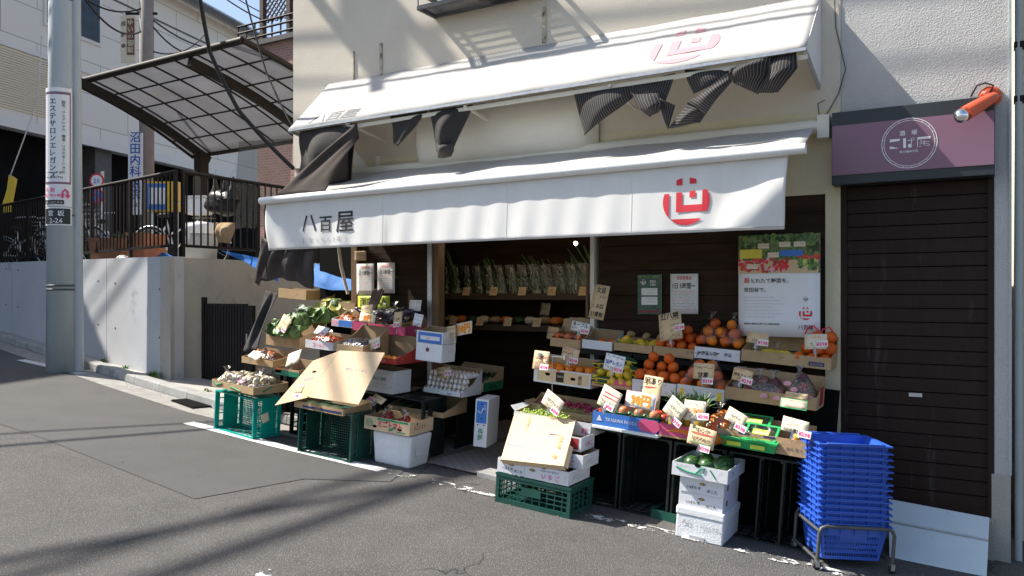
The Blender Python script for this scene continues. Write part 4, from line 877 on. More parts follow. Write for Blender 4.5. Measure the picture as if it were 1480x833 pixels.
cloth('hanging_jacket', 'dark brown and purple cloth hung below the left end of the lower awning', [
 ('fold', [(-5.814, -0.78, 2.183), (-5.453, -0.78, 2.184), (-5.143, -0.78, 2.174)], [(-5.923, -0.75, 1.821), (-5.573, -0.75, 1.857), (-5.198, -0.75, 1.754)], 'cloth_purple', dict(nu=40, nv=14, fold=.035, nf=3, seed=2, bulge=.04)),
 ('fold', [(-5.788, -0.82, 2.245), (-5.66, -0.82, 2.189)], [(-5.913, -0.8, 1.847), (-5.847, -0.8, 1.775)], 'cloth_purple', dict(nu=10, nv=12, fold=.02, nf=1, seed=3)),
 ('fold', [(-5.754, -0.7, 2.186), (-5.36, -0.7, 2.173)], [(-5.736, -0.7, 1.86), (-5.36, -0.7, 1.856)], 'cloth_brown', dict(nu=24, nv=8, fold=.02, nf=2, seed=9))])
cloth('twisted_net', 'twisted dark net tied to the left end of the vegetable display', [
 ('fold', [(-5.755, -0.8, 1.742), (-5.592, -0.8, 1.716)], [(-5.89, -0.95, 1.18), (-5.697, -0.95, 1.206)], 'cloth_dark', dict(nu=14, nv=20, fold=.03, nf=1.5, seed=4))], cat='net')
b = B(); loft(b, [(-6.118, 0.2, 2.041), (-5.871, 0.2, 1.949), (-5.566, 0.2, 1.902)], [(-6.039, 0.05, 1.804), (-5.729, 0.05, 1.745), (-5.422, 0.05, 1.745)], 'tarp', 30, 12, .012, 1.3, 4, .03); tag(b.build('tarpaulin'), 'blue tarpaulin bundled behind the cabbages at the open corner of the shop', 'tarpaulin')
b = B(); loft(b, [(-8.598, 1.0, 2.28), (-8.06, 0.9, 2.208), (-7.17, 0.7, 2.079)], [(-8.545, 1.0, 2.261), (-8.034, 0.9, 2.12), (-7.205, 0.7, 1.85)], 'tarp', 30, 8, .010, 1.5, 8, .0); tag(b.build('tarpaulin'), 'twisted blue sheet trailing over the side wall behind the hanging cloth', 'tarpaulin')
b = B(); b.tube([(-5.318, -0.3, 2.193), (-5.301, -0.28, 1.975), (-5.321, -0.2, 1.81), (-5.286, -0.2, 1.71)], .016, 'card_cream', 8); tag(b.build('hose'), 'pale flexible hose hanging beside the wooden corner post', 'hose')

# ================================================================ THE BAR NEXT DOOR
r = root('bar_building', (0, 0, 0), 'rough grey rendered bar building with a closed dark brown roller shutter', 'building', tilt=0)
b = B(); b.box(-.868, .134, .004, .22, 2.50, 7.2, 'stucco_grey'); b.box(.055, .134, .0, .22, .55, 2.50, 'stucco_grey'); b.box(.134, .15, -.01, .22, .55, 7.2, 'pole'); b.box(.04, .145, -.006, .22, -.2, .55, 'concrete_old'); b.build('wall', r)
b = B()
for i in range(24): z = .30+i*.094; b.box(-.83, .02, .02, .05, z, z+.086, 'shutter'); b.box(-.83, .02, .03, .045, z+.085, z+.095, 'void')
b.box(-.83, .02, .012, .05, .26, .31, 'shutter'); sh = b.build('roller_shutter', r)
b = B(); b.box(-.44, -.36, .008, .019, 1.015, 1.04, 'steel'); b.build('handle', sh)
b = B(); b.box(-.868, -.83, -.005, .06, .05, 2.5, 'shutter'); b.box(.02, .054, -.005, .06, -.1, 2.5, 'shutter'); b.build('guide_rail', r)
b = B(); b.box(-.868, .054, -.03, .3, -.1, .262, 'concrete_old'); b.build('step', r)
# neighbour at the right edge
r = root('neighbour_house', (0, 0, 0), 'pale house with a drainpipe in the gap at the right edge of the photo', 'building', tilt=0)
b = B(); b.box(.20, 4, .6, 5, -.2, 7.2, 'card_cream'); b.build('wall', r)
b = B(); b.tube([(.19, .10, -.1), (.19, .10, 6.5)], .022, 'pole', 10); b.build('drainpipe', r)
b = B(); b.box(.165, .4, .08, .16, 3.3, 3.34, 'dark_metal'); b.build('bracket', r); b = B(); b.box(.165, .4, .08, .16, 2.95, 2.99, 'dark_metal'); b.build('bracket', r)
# sign
r = root('bar_sign', (0, 0, 0), 'plum coloured sign box with a round white bar emblem above the closed shutter', 'sign', tilt=0)
b = B(); b.box(-.907, .057, -.145, .0, 2.46, 2.96, 'sign_dark'); b.build('box', r, bevel=.004)
b = B(); b.box(-.903, .053, -.152, -.146, 2.525, 2.865, 'sign_plum'); pn = b.build('panel', r)
sx = (-0.427, -0.155, 2.704); cx_, cz_ = sx[0], sx[2]; RR = 0.16549999999999998
b = B(); n = 64
for r0, r1 in ((RR, RR-.004), (RR-.014, RR-.017)):
    vs = [(cx_+q*math.cos(t*2*math.pi/n), -.1545, cz_+q*math.sin(t*2*math.pi/n)) for q in (r0, r1) for t in range(n)]; b.add(vs, [(i, (i+1) % n, n+(i+1) % n, n+i) for i in range(n)], 'white_print')
for t in range(20): a = t*2*math.pi/20+.1; d = Vector((math.cos(a), 0, math.sin(a))); q = Vector((cx_, -.1545, cz_)); p1, p2 = q+d*(RR-.014), q+d*(RR-.003); s_ = Vector((-d.z, 0, d.x))*.0012; b.add([p1-s_, p2-s_, p2+s_, p1+s_], [(0, 1, 2, 3)], 'white_print')
Y_ = -.1545; Wd = lambda x, z: (cx_+x, Y_, cz_+z)
b.text('酒', .036, Wd(-.04, .055), 'white_print', align='C'); b.text('場', .036, Wd(.03, .055), 'white_print', align='C'); b.text('KOBAYA', .022, Wd(0, -.062), 'white_print', align='C', sx=1.25)
def pg(pts): b.add([Wd(x, z) for x, z in pts], [tuple(range(len(pts)))], 'white_print')
pg([(-.115, .015), (-.055, .02), (-.055, .034), (-.115, .034)]); pg([(-.115, -.03), (-.06, -.028), (-.115, -.012)])
pg([(-.035, -.03), (-.018, -.03), (-.018, .034), (-.035, .034)]); pg([(-.008, .016), (.03, .016), (.03, .020), (-.008, .020)]); pg([(.012, -.02), (.016, -.02), (.016, .032), (.012, .032)])
pg([(.006+.013*math.cos(t*.5236), -.018+.013*math.sin(t*.5236)) for t in range(12)]); pg([(.022, .027), (.025, .027), (.025, .036), (.022, .036)]); pg([(.029, .027), (.032, .027), (.032, .036), (.029, .036)])
pg([(.048, .018), (.125, .018), (.125, .034), (.048, .034)]); pg([(.048, -.03), (.052, -.03), (.052, .018), (.048, .018)]); pg([(.06, -.026), (.122, -.026), (.122, -.020), (.06, -.030)])
pg([(.062, -.002), (.118, -.002), (.118, .001), (.062, .001)]); pg([(.088, -.026), (.092, -.026), (.092, .010), (.088, .010)]); pg([(.064, .010), (.068, .012), (.088, -.006), (.084, -.006)]); pg([(.062, -.014), (.118, -.014), (.118, -.011), (.062, -.011)])
b.build('emblem', pn)
# lamp
r = root('wall_spotlight', (0, 0, 0), 'orange-red wall spotlight with a silvered bulb aimed at the plum sign', 'lamp', tilt=0)
lb = Vector((0.031, -0.0, 2.985)); lh = Vector((-0.073, -0.3, 2.848)); hd = Vector((-0.116, -0.4, 2.804))
b = B(); b.lathe([(0, -.03), (.022, -.03), (.05, -.022), (.052, -.012), (.066, -.010), (.068, .0)], 'orange_red', (lb.x, lb.y, lb.z), 24, 'Y'); b.build('base', r)
b = B(); el = Vector((0.054, -0.08, 2.965)); b.tube([lb+Vector((0, -.02, 0)), el], .014, 'orange_red'); b.build('arm', r)
b = B(); d = (hd-el).normalized(); b.tube([el-d*.0, el+d*.05, el+d*.27, hd-d*.02], [.028, .038, .045, .046], 'orange_red', 20); b.build('holder', r)
b = B(); b.ball(hd+d*.015, .044, 'chrome', 3); b.build('bulb', r)
b = B(); b.tube([lb+Vector((0, -.03, .02)), (0.05, -0.03, 3.047), (0.005, -0.02, 3.073), (-0.042, -0.015, 3.063), (-0.077, -0.01, 2.996)], .006, 'rubber', 6); b.build('flex', r)
b = B(); b.tube([(-0.91, -0.01, 3.785), (-0.901, -0.01, 3.588), (-0.837, -0.012, 3.286), (-0.883, -0.012, 3.122), (-0.959, -0.02, 2.983), (-1.01, -0.02, 2.974), (-1.02, -0.02, 3.064), (-0.973, -0.02, 3.083)], .004, 'grey_steel', 5); tag(b.build('loose_cable'), 'thin loose cable looping down the wall between the awnings and the plum sign', 'cable')
b = B(); b.box((-0.764, -0.02, 3.755)[0], (-0.659, -0.02, 3.735)[0], -.03, .0, (-0.758, 0, 3.74)[2], 7.0, 'cream_wall'); 
# ramp board leaning at the shutter
r = root('ramp_board', (0, 0, 0), 'pale blue-white folding ramp board sloping down from the closed shutter', 'ramp', tilt=0)
def rp(px_): return Vector(px_)
tl, tr = Vector((-.56, -.035, .315)), Vector((.028, -.035, .272)); bl, br = Vector((-.52, -.42, .045)), Vector((.012, -.40, .012))
ml, mr = tl.lerp(bl, .42), tr.lerp(br, .42)
b = B(); b.slab([tl, tr, mr, ml], (0, -.006, -.012), 'board_white'); b.build('upper_leaf', r, bevel=.002)
b = B(); b.slab([ml+Vector((0, -.008, -.006)), mr+Vector((0, -.008, -.006)), br, bl], (0, -.006, -.012), 'board_white'); b.build('lower_leaf', r, bevel=.002)
b = B(); b.tube([ml+Vector((0, -.002, .004)), mr+Vector((0, -.002, .004))], .006, 'steel', 8); b.build('hinge', r)

# ================================================================ BOXES, CRATES AND DISPLAY
def rect2(b, x0, x1, z0, z1, k, y=-.0015): b.add([(x0, y, z0), (x1, y, z0), (x1, y, z1), (x0, y, z1)], [(0, 1, 2, 3)], k)
def side_rect(b, w_, y0, y1, z0, z1, k): b.add([(w_+.0015, y0, z0), (w_+.0015, y1, z0), (w_+.0015, y1, z1), (w_+.0015, y0, z1)], [(0, 1, 2, 3)], k)
def carton(label, pos, w_, d, hf, hb=None, mo='cardboard', mi='cardboard_in', rz=0, pr=None, group=None, cat='carton', name='carton', t=.005, closed=False, rx=0, flaps='', sidem=None):
    """open fruit carton: front wall hf, back wall hb, sloping sides. Origin = bottom front left corner."""
    hb = hb or hf; r = root(name, pos, label, cat, rz, group, rx=rx)
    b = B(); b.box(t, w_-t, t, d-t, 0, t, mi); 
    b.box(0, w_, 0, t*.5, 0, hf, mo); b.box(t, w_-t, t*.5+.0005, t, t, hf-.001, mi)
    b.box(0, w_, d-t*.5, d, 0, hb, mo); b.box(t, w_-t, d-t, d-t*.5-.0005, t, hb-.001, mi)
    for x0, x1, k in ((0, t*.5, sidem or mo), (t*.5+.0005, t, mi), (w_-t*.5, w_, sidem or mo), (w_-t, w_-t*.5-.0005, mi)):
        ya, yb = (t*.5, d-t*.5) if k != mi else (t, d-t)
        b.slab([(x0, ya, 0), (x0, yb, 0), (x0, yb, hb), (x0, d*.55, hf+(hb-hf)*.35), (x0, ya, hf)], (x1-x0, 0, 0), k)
    if closed:
        b.box(t, w_-t, t, d-t, hf-.004, hf, mo); rect2(b, w_*.5-.001, w_*.5+.001, 0, .0, mo)
    b.build('body', r)
    if flaps:
        f = B()
        if 'f' in flaps: f.slab([(0, -.001, hf), (w_, -.001, hf), (w_-.02, .055, hf+.012), (.02, .055, hf+.012)], (0, 0, .003), mo)
        if 'l' in flaps: f.slab([(0, .01, hf), (0, d-.01, hf), (-.05, d-.03, hf+.03), (-.05, .03, hf+.03)], (0, 0, .003), mo)
        if 'r' in flaps: f.slab([(w_, .01, hf), (w_, d-.01, hf), (w_+.05, d-.03, hf+.03), (w_+.05, .03, hf+.03)], (0, 0, .003), mo)
        if 'b' in flaps: f.slab([(0, d, hb), (w_, d, hb), (w_-.03, d+.05, hb+.07), (.03, d+.05, hb+.07)], (0, .003, .0), mi)
        f.build('flap', r)
    if pr:
        b = B(); pr(b, w_, hf, d); b.build('printing', r)
    return r
def handle_hole(b, x, z, k='void', a=.045, h=.012): 
    b.add([(x+a*math.cos(t*.5236)*.5, -.0022, z+h*math.sin(t*.5236)) for t in range(12)], [tuple(range(12))], k)

def crate_mesh(b, w_, d, h, k, nx=8, nz=4, nd=5, t=.012, solid=False):
    """lattice crate, opening up; origin bottom front left"""
    for (z0, z1) in ((0, .035), (h-.045, h)):
        b.box(0, w_, 0, t, z0, z1, k); b.box(0, w_, d-t, d, z0, z1, k); b.box(0, t, t, d-t, z0, z1, k); b.box(w_-t, w_, t, d-t, z0, z1, k)
    b.box(-.004, w_+.004, -.004, 0, h-.02, h, k); b.box(w_, w_+.004, 0, d, h-.02, h, k)
    for i in range(nx+1):
        x = (w_-t)*i/nx; f = .006 if i not in (0, nx) else 0
        b.box(x, x+.010, .002+f, t-.002, .035, h-.045, k); b.box(x, x+.010, d-t+.002, d-.002-f, .035, h-.045, k)
    for i in range(1, nd):
        y = (d-t)*i/nd; b.box(.002, t-.002, y, y+.01, .035, h-.045, k); b.box(w_-t+.002, w_-.002, y, y+.01, .035, h-.045, k)
    for j in range(1, nz):
        z = .035+(h-.08)*j/nz
        b.box(.01, w_-.01, .004, t-.005, z-.004, z+.004, k); b.box(.01, w_-.01, d-t+.005, d-.004, z-.004, z+.004, k); b.box(.004, t-.005, t, d-t, z-.004, z+.004, k); b.box(w_-t+.005, w_-.004, t, d-t, z-.004, z+.004, k)
    for i in range(1, 26): x = w_*i/26; b.box(x-.004, x+.004, t, d-t, .004, .009, k)
    for i in range(1, 18): y = d*i/18; b.box(t, w_-t, y-.004, y+.004, .011, .015, k)
    if solid:
        for x_ in (.0045, w_-.0075): b.box(x_, x_+.003, .02, d-.02, .05, h-.09, k)
        b.box(.02, w_-.02, d-.0075, d-.0045, .05, h-.09, k)
    for (cx, cy) in ((0, 0), (w_-.028, 0), (0, d-.028), (w_-.028, d-.028)): b.box(cx+.001, cx+.027, cy+.001, cy+.027, .004, h-.003, k)
def crate(label, pos, w_, d, h, k, rz=0, rx=0, group=None, nx=8, nz=4, panel=True, name='plastic_crate'):
    r = root(name, pos, label, 'crate', rz, group, rx=rx); b = B(); crate_mesh(b, w_, d, h, k, nx, nz, solid=not panel); b.build('basket', r)
    if panel: b = B(); b.box(w_*.36, w_*.62, -.006, -.001, h*.42, h*.68, k); b.build('handle_panel', r)
    return r
r = crate('teal plastic crate on its side, open face to the road, under pale bags', (-6.215, -0.69, 0.435), .60, .37, .30, 'teal', rz=-6, rx=90, panel=False)
b = B(); b.add([(.606, .16, .13), (.606, .24, .15), (.606, .22, .23), (.606, .14, .20)], [(0, 1, 2, 3)], 'card_cream'); b.build('sticker', r)
crate('dark green crate on its side, open to the road, under the corn carton', (-5.081, -0.7629999999999999, 0.356), .58, .40, .31, 'crate_green', rz=2, rx=90, panel=False)
# dark crates that carry the displays: one kind copied
sup = crate('dark green crate standing on end under the right display', (-3.02, -.42, gz(-3.02)), .36, .56, .30, 'crate_shaded', rx=90, group='dark crates under the right display', nx=5, nz=3, panel=False, name='support_crate')
LS = 'dark green crate standing on end under the front row of fruit cartons'
sup['label'] = LS
for x in (-2.64, -2.26, -1.88, -1.50, -1.30): c = copy_tree(sup); c.location = (x, -.40, gz(x))
for x, z, y in ((-3.0, .28, -.12), (-2.4, .28, -.12), (-1.8, .28, -.12)):
    b = B(); crate_mesh(b, .58, .36, .56, 'crate_shaded', 6, 3)
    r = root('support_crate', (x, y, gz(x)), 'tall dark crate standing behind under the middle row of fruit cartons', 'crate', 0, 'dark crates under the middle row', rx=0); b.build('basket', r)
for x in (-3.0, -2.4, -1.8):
    b = B(); crate_mesh(b, .58, .22, .27, 'crate_shaded', 6, 3)
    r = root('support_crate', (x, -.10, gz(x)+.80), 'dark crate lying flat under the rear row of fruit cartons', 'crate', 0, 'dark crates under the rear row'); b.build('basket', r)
r = root('shade_sheet', (-6.25, -.30, gz(-6.25)), 'added black sheet standing for the shade behind the crates of the left display', 'sheet'); b = B(); b.grid(lambda u, v: (1.98*u, .006*math.sin(u*60)+.16*u, .50*v), 40, 4, 'void'); b.build('sheet', r, solid=.003)  # black surface added to paint in the shade under the left display
r = root('shade_sheet', (-3.06, -.62, gz(-3.06)), 'added black sheet standing for shade behind the front crates of the right display', 'sheet'); b = B(); b.grid(lambda u, v: (2.14*u, .2+.006*math.sin(u*60), .50*v), 40, 4, 'void'); b.build('sheet', r, solid=.003)  # another added black surface, shade painted behind the front crates
r = root('shade_sheet', (-3.02, -.12, gz(-3.02)), 'added black sheet standing for deep shade behind the crates of the right display', 'sheet'); b = B(); b.grid(lambda u, v: (2.1*u, .006*math.sin(u*60), .98*v), 40, 4, 'void'); b.build('sheet', r, solid=.003)  # rear black surface added where the space is only in shade
b = B(); b.box(0, .50, 0, .36, 0, .03, 'crate_green'); b.box(0, .5, 0, .012, .03, .06, 'crate_green'); b.box(0, .012, 0, .36, .03, .06, 'crate_green'); tag(b.build('crate_base', loc=(-2.02, -.70, gz(-2.02)+.0), rot=frame(-4).to_euler()), 'flat green crate lid on the ground in the dark under the blue carton', 'crate lid')
for x, y, rz in ((-5.68, -.55, 0), (-5.06, -.55, 0), (-4.9, -.35, 0)): pass
lsup = crate('dark crate on end in the shadow behind the teal crate', (-5.62, -.30, gz(-5.62)), .50, .52, .34, 'crate_shaded', rx=90, group='dark crates under the left display', nx=6, nz=3, panel=False, name='support_crate')
lsup['label'] = 'dark crate on end in the shadow under the left display'
for x, y, z in ((-5.10, -.30, 0), (-4.60, -.28, 0), (-6.05, -.05, 0), (-5.52, -.05, 0), (-5.0, -.05, 0), (-4.62, .28, -.0)): c = copy_tree(lsup); c.location = (x, y, gz(x)+z)

TXT = lambda s_, h, x, z, k, sx=1.0, al='L': (lambda b: b.text(s_, h, (x, -.0025, z), k, align=al, sx=sx))
def badge(b, x, z, s):
    b.add([(x+s*.8*math.cos(t*.5236), -.002, z+s*.55*math.sin(t*.5236)) for t in range(12)], [tuple(range(12))], 'ink'); rect2(b, x-s*1.25, x+s*1.25, z-s*.2, z+s*.15, 'carton_red', -.0015)
    b.add([(x+s*.5*math.cos(t*.5236), -.003, z+s*.38*math.sin(t*.5236)) for t in range(12)], [tuple(range(12))], 'gold')

# ---------- folding crate with strawberry cartons and a tan board, left of the right display
FC = (-3.038, -1.128, 0.213)
crate('dark green folding crate lying flat on the white line under the strawberry cartons', FC, .60, .37, .215, 'crate_green', rz=0, nx=10, nz=4)
def onfc(x, y, z): return tuple(Vector(FC)+frame(0) @ Vector((x, y, z)))
def berry(b, w_, hf, d): badge(b, .06, hf*.62, .02); b.text('クローバークラブ', .020, (.125, -.0025, hf*.66), 'ink_soft', sx=.9); b.text('い ち ご', .042, (.13, -.0025, hf*.18), 'ink_pink'); handle_hole(b, .15, hf, 'void'); b.text('いばらき ほこた', .016, (w_+.0025, .05, hf*.5), 'ink_faint', (0, 1, 0)); b.scrawl((w_+.0025, .05, hf*.2), .2, .02, 'ink_faint', 3, (0, 1, 0))
def ibaraki(b, w_, hf, d):
    badge(b, w_*.52, hf*.68, .018); b.text('いばらき', .024, (w_*.16, -.0025, hf*.28), 'ink'); b.text('ほこた', .024, (w_*.62, -.0025, hf*.2), 'ink'); badge2 = None
    b.add([(w_+.002, d*.25+.02*math.cos(t*.5236), hf*.5+.02*math.sin(t*.5236)) for t in range(12)], [tuple(range(12))], 'ink'); b.add([(w_+.003, d*.25+.012*math.cos(t*.5236), hf*.5+.012*math.sin(t*.5236)) for t in range(12)], [tuple(range(12))], 'gold')
carton('white strawberry carton at the left on the folding crate', onfc(.005, .0, .222), .225, .35, .098, mo='carton_white', mi='carton_white', pr=ibaraki)
carton('white strawberry carton at the front right on the folding crate', onfc(.235, -.005, .222), .345, .34, .098, mo='carton_white', mi='cardboard_in', pr=berry)
carton('second strawberry carton up, behind the tan board', onfc(.285, .10, .325), .345, .26, .098, mo='carton_white', mi='cardboard_in', pr=berry)
def ichigo(b, w_, hf, d): b.text('いちご', .042, (w_+.0025, .06, hf*.3), 'ink_pink', (0, 1, 0)); rect2(b, .02, w_-.02, .012, hf-.01, 'carton_red')
carton('topmost strawberry carton with a dark red window, behind the tan board', onfc(.31, .16, .43), .27, .22, .10, mo='carton_white', mi='cardboard_in', pr=ichigo)
carton('white carton at the left behind the tan board', onfc(.03, .06, .325), .20, .28, .098, mo='carton_white', mi='cardboard_in')
# leaning tan carton lid
r = root('cardboard_sheet', (0, 0, 0), 'flat tan carton lid leaning on the strawberry cartons below the green grapes', 'carton lid', tilt=0)
q = [Vector((-2.966, -1.16, 0.53)), Vector((-2.458, -1.17, 0.539)), Vector((-2.526, -0.85, 0.805)), Vector((-3.034, -0.85, 0.816))]
nn = (q[1]-q[0]).cross(q[3]-q[0]).normalized(); b = B(); b.slab(q, nn*-.006, 'cardboard_pale')
e = (q[1]-q[0]).normalized(); up = (q[3]-q[0]).normalized(); b.slab([q[0], q[1], q[1]-nn*.045-up*.004, q[0]-nn*.045-up*.004], up*.005, 'cardboard_pale'); b.slab([q[3], q[2], q[2]-nn*.04+up*.01, q[3]-nn*.04+up*.01], up*-.005, 'cardboard_pale')
b.slab([q[1], q[1].lerp(q[2], .45), q[1].lerp(q[2], .45)-nn*.03+e*.02, q[1]-nn*.03+e*.02], e*-.005, 'cardboard_pale'); b.slab([q[0], q[0].lerp(q[3], .55), q[0].lerp(q[3], .55)-nn*.03-e*.02, q[0]-nn*.03-e*.02], e*.005, 'cardboard_pale')
b.build('board', r)
b = B(); o_ = q[0]+nn*.002; b.text('取扱注意', .03, o_+e*.42+up*.26, 'ink_orange', -up, e); b.text('WAREMONO', .022, o_+e*.13+up*.40, 'ink_orange', -up, e); b.text('♨', .035, o_+e*.40+up*.06, 'ink_orange', e, up)
b.build('printing', r)

# ---------- front row of the right display (tier 1)
T1 = -.78
bx = lambda t: (Vector(t[:3]), t[3])
def K(label, t, d, hf, hb=None, **k): return carton(label, t[:3], t[3], d, hf, hb, **k)
def p_A(b, w_, hf, d): b.text('ぶどう', .05, (.07, -.0025, .012), 'ink_pink'); b.text('紅', .05, (w_-.07, -.0025, .02), 'ink_pink')
cA = (-3.087, -0.78, 0.719, 0.643)
K('white carton of green grapes above the tan lid', cA, .27, .10, .13, mo='carton_white', mi='cardboard_in', pr=p_A, flaps='lr')
cA2 = (-3.114, -0.52, 0.74, 0.746)
K('plain tan carton of red grapes behind the green grape carton', cA2, .22, .085, .17, mo='cardboard', mi='cardboard', flaps='l')
def p_B(b, w_, hf, d):
    b.text('TSUGAWA FOODS', .034, (.10, -.0025, hf*.40), 'carton_white', sx=.82); b.add([(.03, -.0025, hf*.35), (.075, -.0025, hf*.35), (.052, -.0025, hf*.8)], [(0, 1, 2)], 'carton_white')
    for cx in (.40, .455): b.add([(cx+.055*math.cos(t*.3927), -.002-.0004*(cx > .42), hf*.62+.055*math.sin(t*.3927)*(1 if math.sin(t*.3927) < 0 else .65)) for t in range(16)], [tuple(range(16))], 'pink')
cB = (-2.427, -0.78, 0.774, 0.486)
b = B(); b.box(0, cB[3]+.01, -.012, .29, 0, .022, 'foam'); tag(b.build('foam_tray', loc=(cB[0], cB[1], cB[2]-.024), rot=frame(0).to_euler(), bevel=.004), 'white foam tray under the blue carton of apples', 'foam tray')
K('bright blue carton with white lettering and a pink apple print', cB, .28, .095, .12, mo='carton_blue', mi='cardboard_in', pr=p_B)
def p_C(b, w_, hf, d):
    b.add([(w_*.1+.20*x, -.002, hf*(.45+.35*math.sin(x*2.6))) for x in (0, .3, .6, .9, 1.1)]+[(w_*.1+.22, -.002, hf*.25), (w_*.1+.1, -.002, hf*.5)], [tuple(range(7))], 'ink_orange'); rect2(b, 0, w_, 0, .012, 'cardboard')
cC = (-1.926, -0.78, 0.735, 0.398)
K('pink printed carton with pineapples between the blue and the long tan carton', cC, .28, .09, .12, mo='pink', mi='cardboard_in', pr=p_C)
def p_D(b, w_, hf, d): rect2(b, w_*.49-.001, w_*.49+.001, 0, hf, 'cardboard_in'); b.text('かんきつ', .026, (w_*.78, -.0025, hf*.3), 'navy'); rect2(b, w_*.25, w_*.38, hf-.016, hf-.004, 'navy'); rect2(b, w_*.53, w_*.66, hf-.016, hf-.004, 'navy')
cD = (-1.532, -0.78, 0.72, 0.576)
K('long tan carton at the right end of the front row holding green packs', cD, .30, .105, .16, mo='cardboard', mi='cardboard_in', pr=p_D)
# ---------- middle row (tier 2)
def p_E(b, w_, hf, d): rect2(b, .03, w_-.015, .015, hf-.012, 'cardboard_pale'); rect2(b, w_*.40, w_*.54, .02, hf-.018, 'ink', -.0022); b.text('みかん', .02, (w_*.42, -.003, hf*.5), 'card_cream'); handle_hole(b, w_*.25, hf*.62); handle_hole(b, w_*.70, hf*.5); b.vtext('盛田', .035, (w_*.82, -.003, hf-.02), 'ink')
cE = (-3.068, -0.5, 1.02, 0.493)
K('white carton with a tan panel holding loose oranges in the middle row', cE, .24, .115, .20, mo='carton_white', mi='cardboard', pr=p_E)
cF = (-2.563, -0.5, 1.017, 0.319)
def p_F(b, w_, hf, d): rect2(b, 0, w_, .025, hf, 'pink'); 
K('tan carton with a pink edge holding lemons in the middle row', cF, .24, .065, .12, mo='cardboard', mi='cardboard_in', pr=p_F)
def p_G(b, w_, hf, d):
    b.text('JA 香川県園芸', .026, (w_*.2, -.0025, hf*.35), 'ink_faint'); 
    for z in (hf*.18, hf*.82): rect2(b, w_*.14, w_*.8, z-.001, z+.001, 'ink_faint')
cG = (-2.238, -0.5, 0.99, 0.333)
K('white carton of large oranges right of the lemons', cG, .25, .095, .12, mo='carton_white', mi='cardboard_in', pr=p_G)
cH = (-1.895, -0.5, 0.982, 0.339)
def p_H(b, w_, hf, d): rect2(b, .02, .05, 0, hf*.7, 'ink_yellow'); rect2(b, w_-.05, w_-.015, 0, hf*.7, 'ink_yellow')
K('pale carton heaped with bagged oranges left of the long apple carton', cH, .25, .085, .12, mo='carton_white', mi='cardboard_in', pr=p_H)
cI = (-1.551, -0.5, 0.985, 0.605)
def p_I(b, w_, hf, d): rect2(b, w_*.49-.001, w_*.49+.001, 0, hf, 'cardboard_in'); side_rect(b, w_, .10, .22, .02, .14, 'carton_red')
K('long tan carton of bagged apples at the right end of the middle row', cI, .28, .085, .20, mo='cardboard', mi='cardboard', pr=p_I)
# ---------- rear row (tier 3)
cJ = (-3.052, -0.25, 1.286, 0.269)
K('small tan carton of bagged oranges at the left of the rear row', cJ, .22, .07, .16, mo='cardboard', mi='cardboard_in', flaps='b')
cK = (-2.765, -0.25, 1.279, 0.257)
K('small white carton beside the leftmost one of the rear row', cK, .22, .07, .15, mo='carton_white', mi='cardboard_in')
cL = (-2.49, -0.25, 1.272, 0.313)
K('tan carton of netted mangoes in the rear row', cL, .22, .06, .10, mo='cardboard', mi='cardboard_in')
cM = (-2.166, -0.25, 1.247, 0.313)
K('tan carton of loose oranges in front of the tall handwritten card', cM, .24, .07, .10, mo='cardboard', mi='cardboard_in')
def p_N(b, w_, hf, d): b.text('JA伊豆の園', .032, (w_*.08, -.0025, hf*.35), 'ink', sx=.9); b.text('伊豆', .028, (w_*.66, -.0025, hf*.4), 'ink_soft')
cN = (-1.848, -0.25, 1.239, 0.336)
K('white carton of bagged oranges in the rear row left of the banana carton', cN, .24, .085, .11, mo='carton_white', mi='cardboard_in', pr=p_N)
cO = (-1.497, -0.27, 1.235, 0.604)
def p_O(b, w_, hf, d): rect2(b, w_*.76, w_*.93, hf*.2, hf*.55, 'navy'); b.text('BANANA', .02, (w_*.78, -.003, hf*.28), 'cardboard')
K('long tan carton of bananas below the big shop poster', cO, .26, .08, .21, mo='cardboard', mi='cardboard', pr=p_O)

# ================================================================ FRUIT
def proto(fn, key):
    b = B(); fn(b); me_o = b.build(key); me = me_o.data; bpy.data.objects.remove(me_o); return me
def orange_mesh(k, sq=.93):
    def f(b):
        b.ball((0, 0, 0), 1, k, 3, (1, 1, sq)); b.lathe([(.0, sq+.01), (.05, sq+.015), (.07, sq-.01)], 'stem_green', n=8)
    return proto(f, 'orange')
ORM = {k: orange_mesh(k) for k in ('orange', 'orange_deep', 'orange_light')}
LEM = proto(lambda b: b.ball((0, 0, 0), 1, 'lemon', 3, (1.2, .86, .86)), 'lemon')
TOM = proto(lambda b: b.ball((0, 0, 0), 1, 'tomato', 2, (1, 1, .9)), 'cherry_tomato')
APP = {k: proto(lambda b, k=k: b.lathe([(0, -.75), (.35, -.86), (.72, -.6), (.98, -.05), (.95, .4), (.66, .8), (.3, .82), (.08, .6), (0, .58)], k, n=18), 'apple') for k in ('apple', 'apple_pale', 'sweet_potato')}
MNG = proto(lambda b: b.ball((0, 0, 0), 1, 'mango', 3, (1.35, .85, .8), .04, 3), 'mango')
POT = [proto(lambda b, i=i: b.ball((0, 0, 0), 1, 'potato' if i % 2 else 'mushroom_pale', 2, (1.15, .9, .85), .07, i), 'potato') for i in range(4)]
CAR = [proto(lambda b, i=i: b.ball((0, 0, 0), 1, 'carrot' if i % 2 else 'pot_brown', 2, (1.2, .8, .8), .09, i), 'vegetable') for i in range(2)]
EGG = {k: proto(lambda b, k=k: b.lathe([(0, -1.0), (.45, -.85), (.78, -.45), (.86, -.05), (.76, .5), (.5, .95), (.22, 1.2), (0, 1.26)], k, n=16), 'egg') for k in ('egg', 'egg_white')}
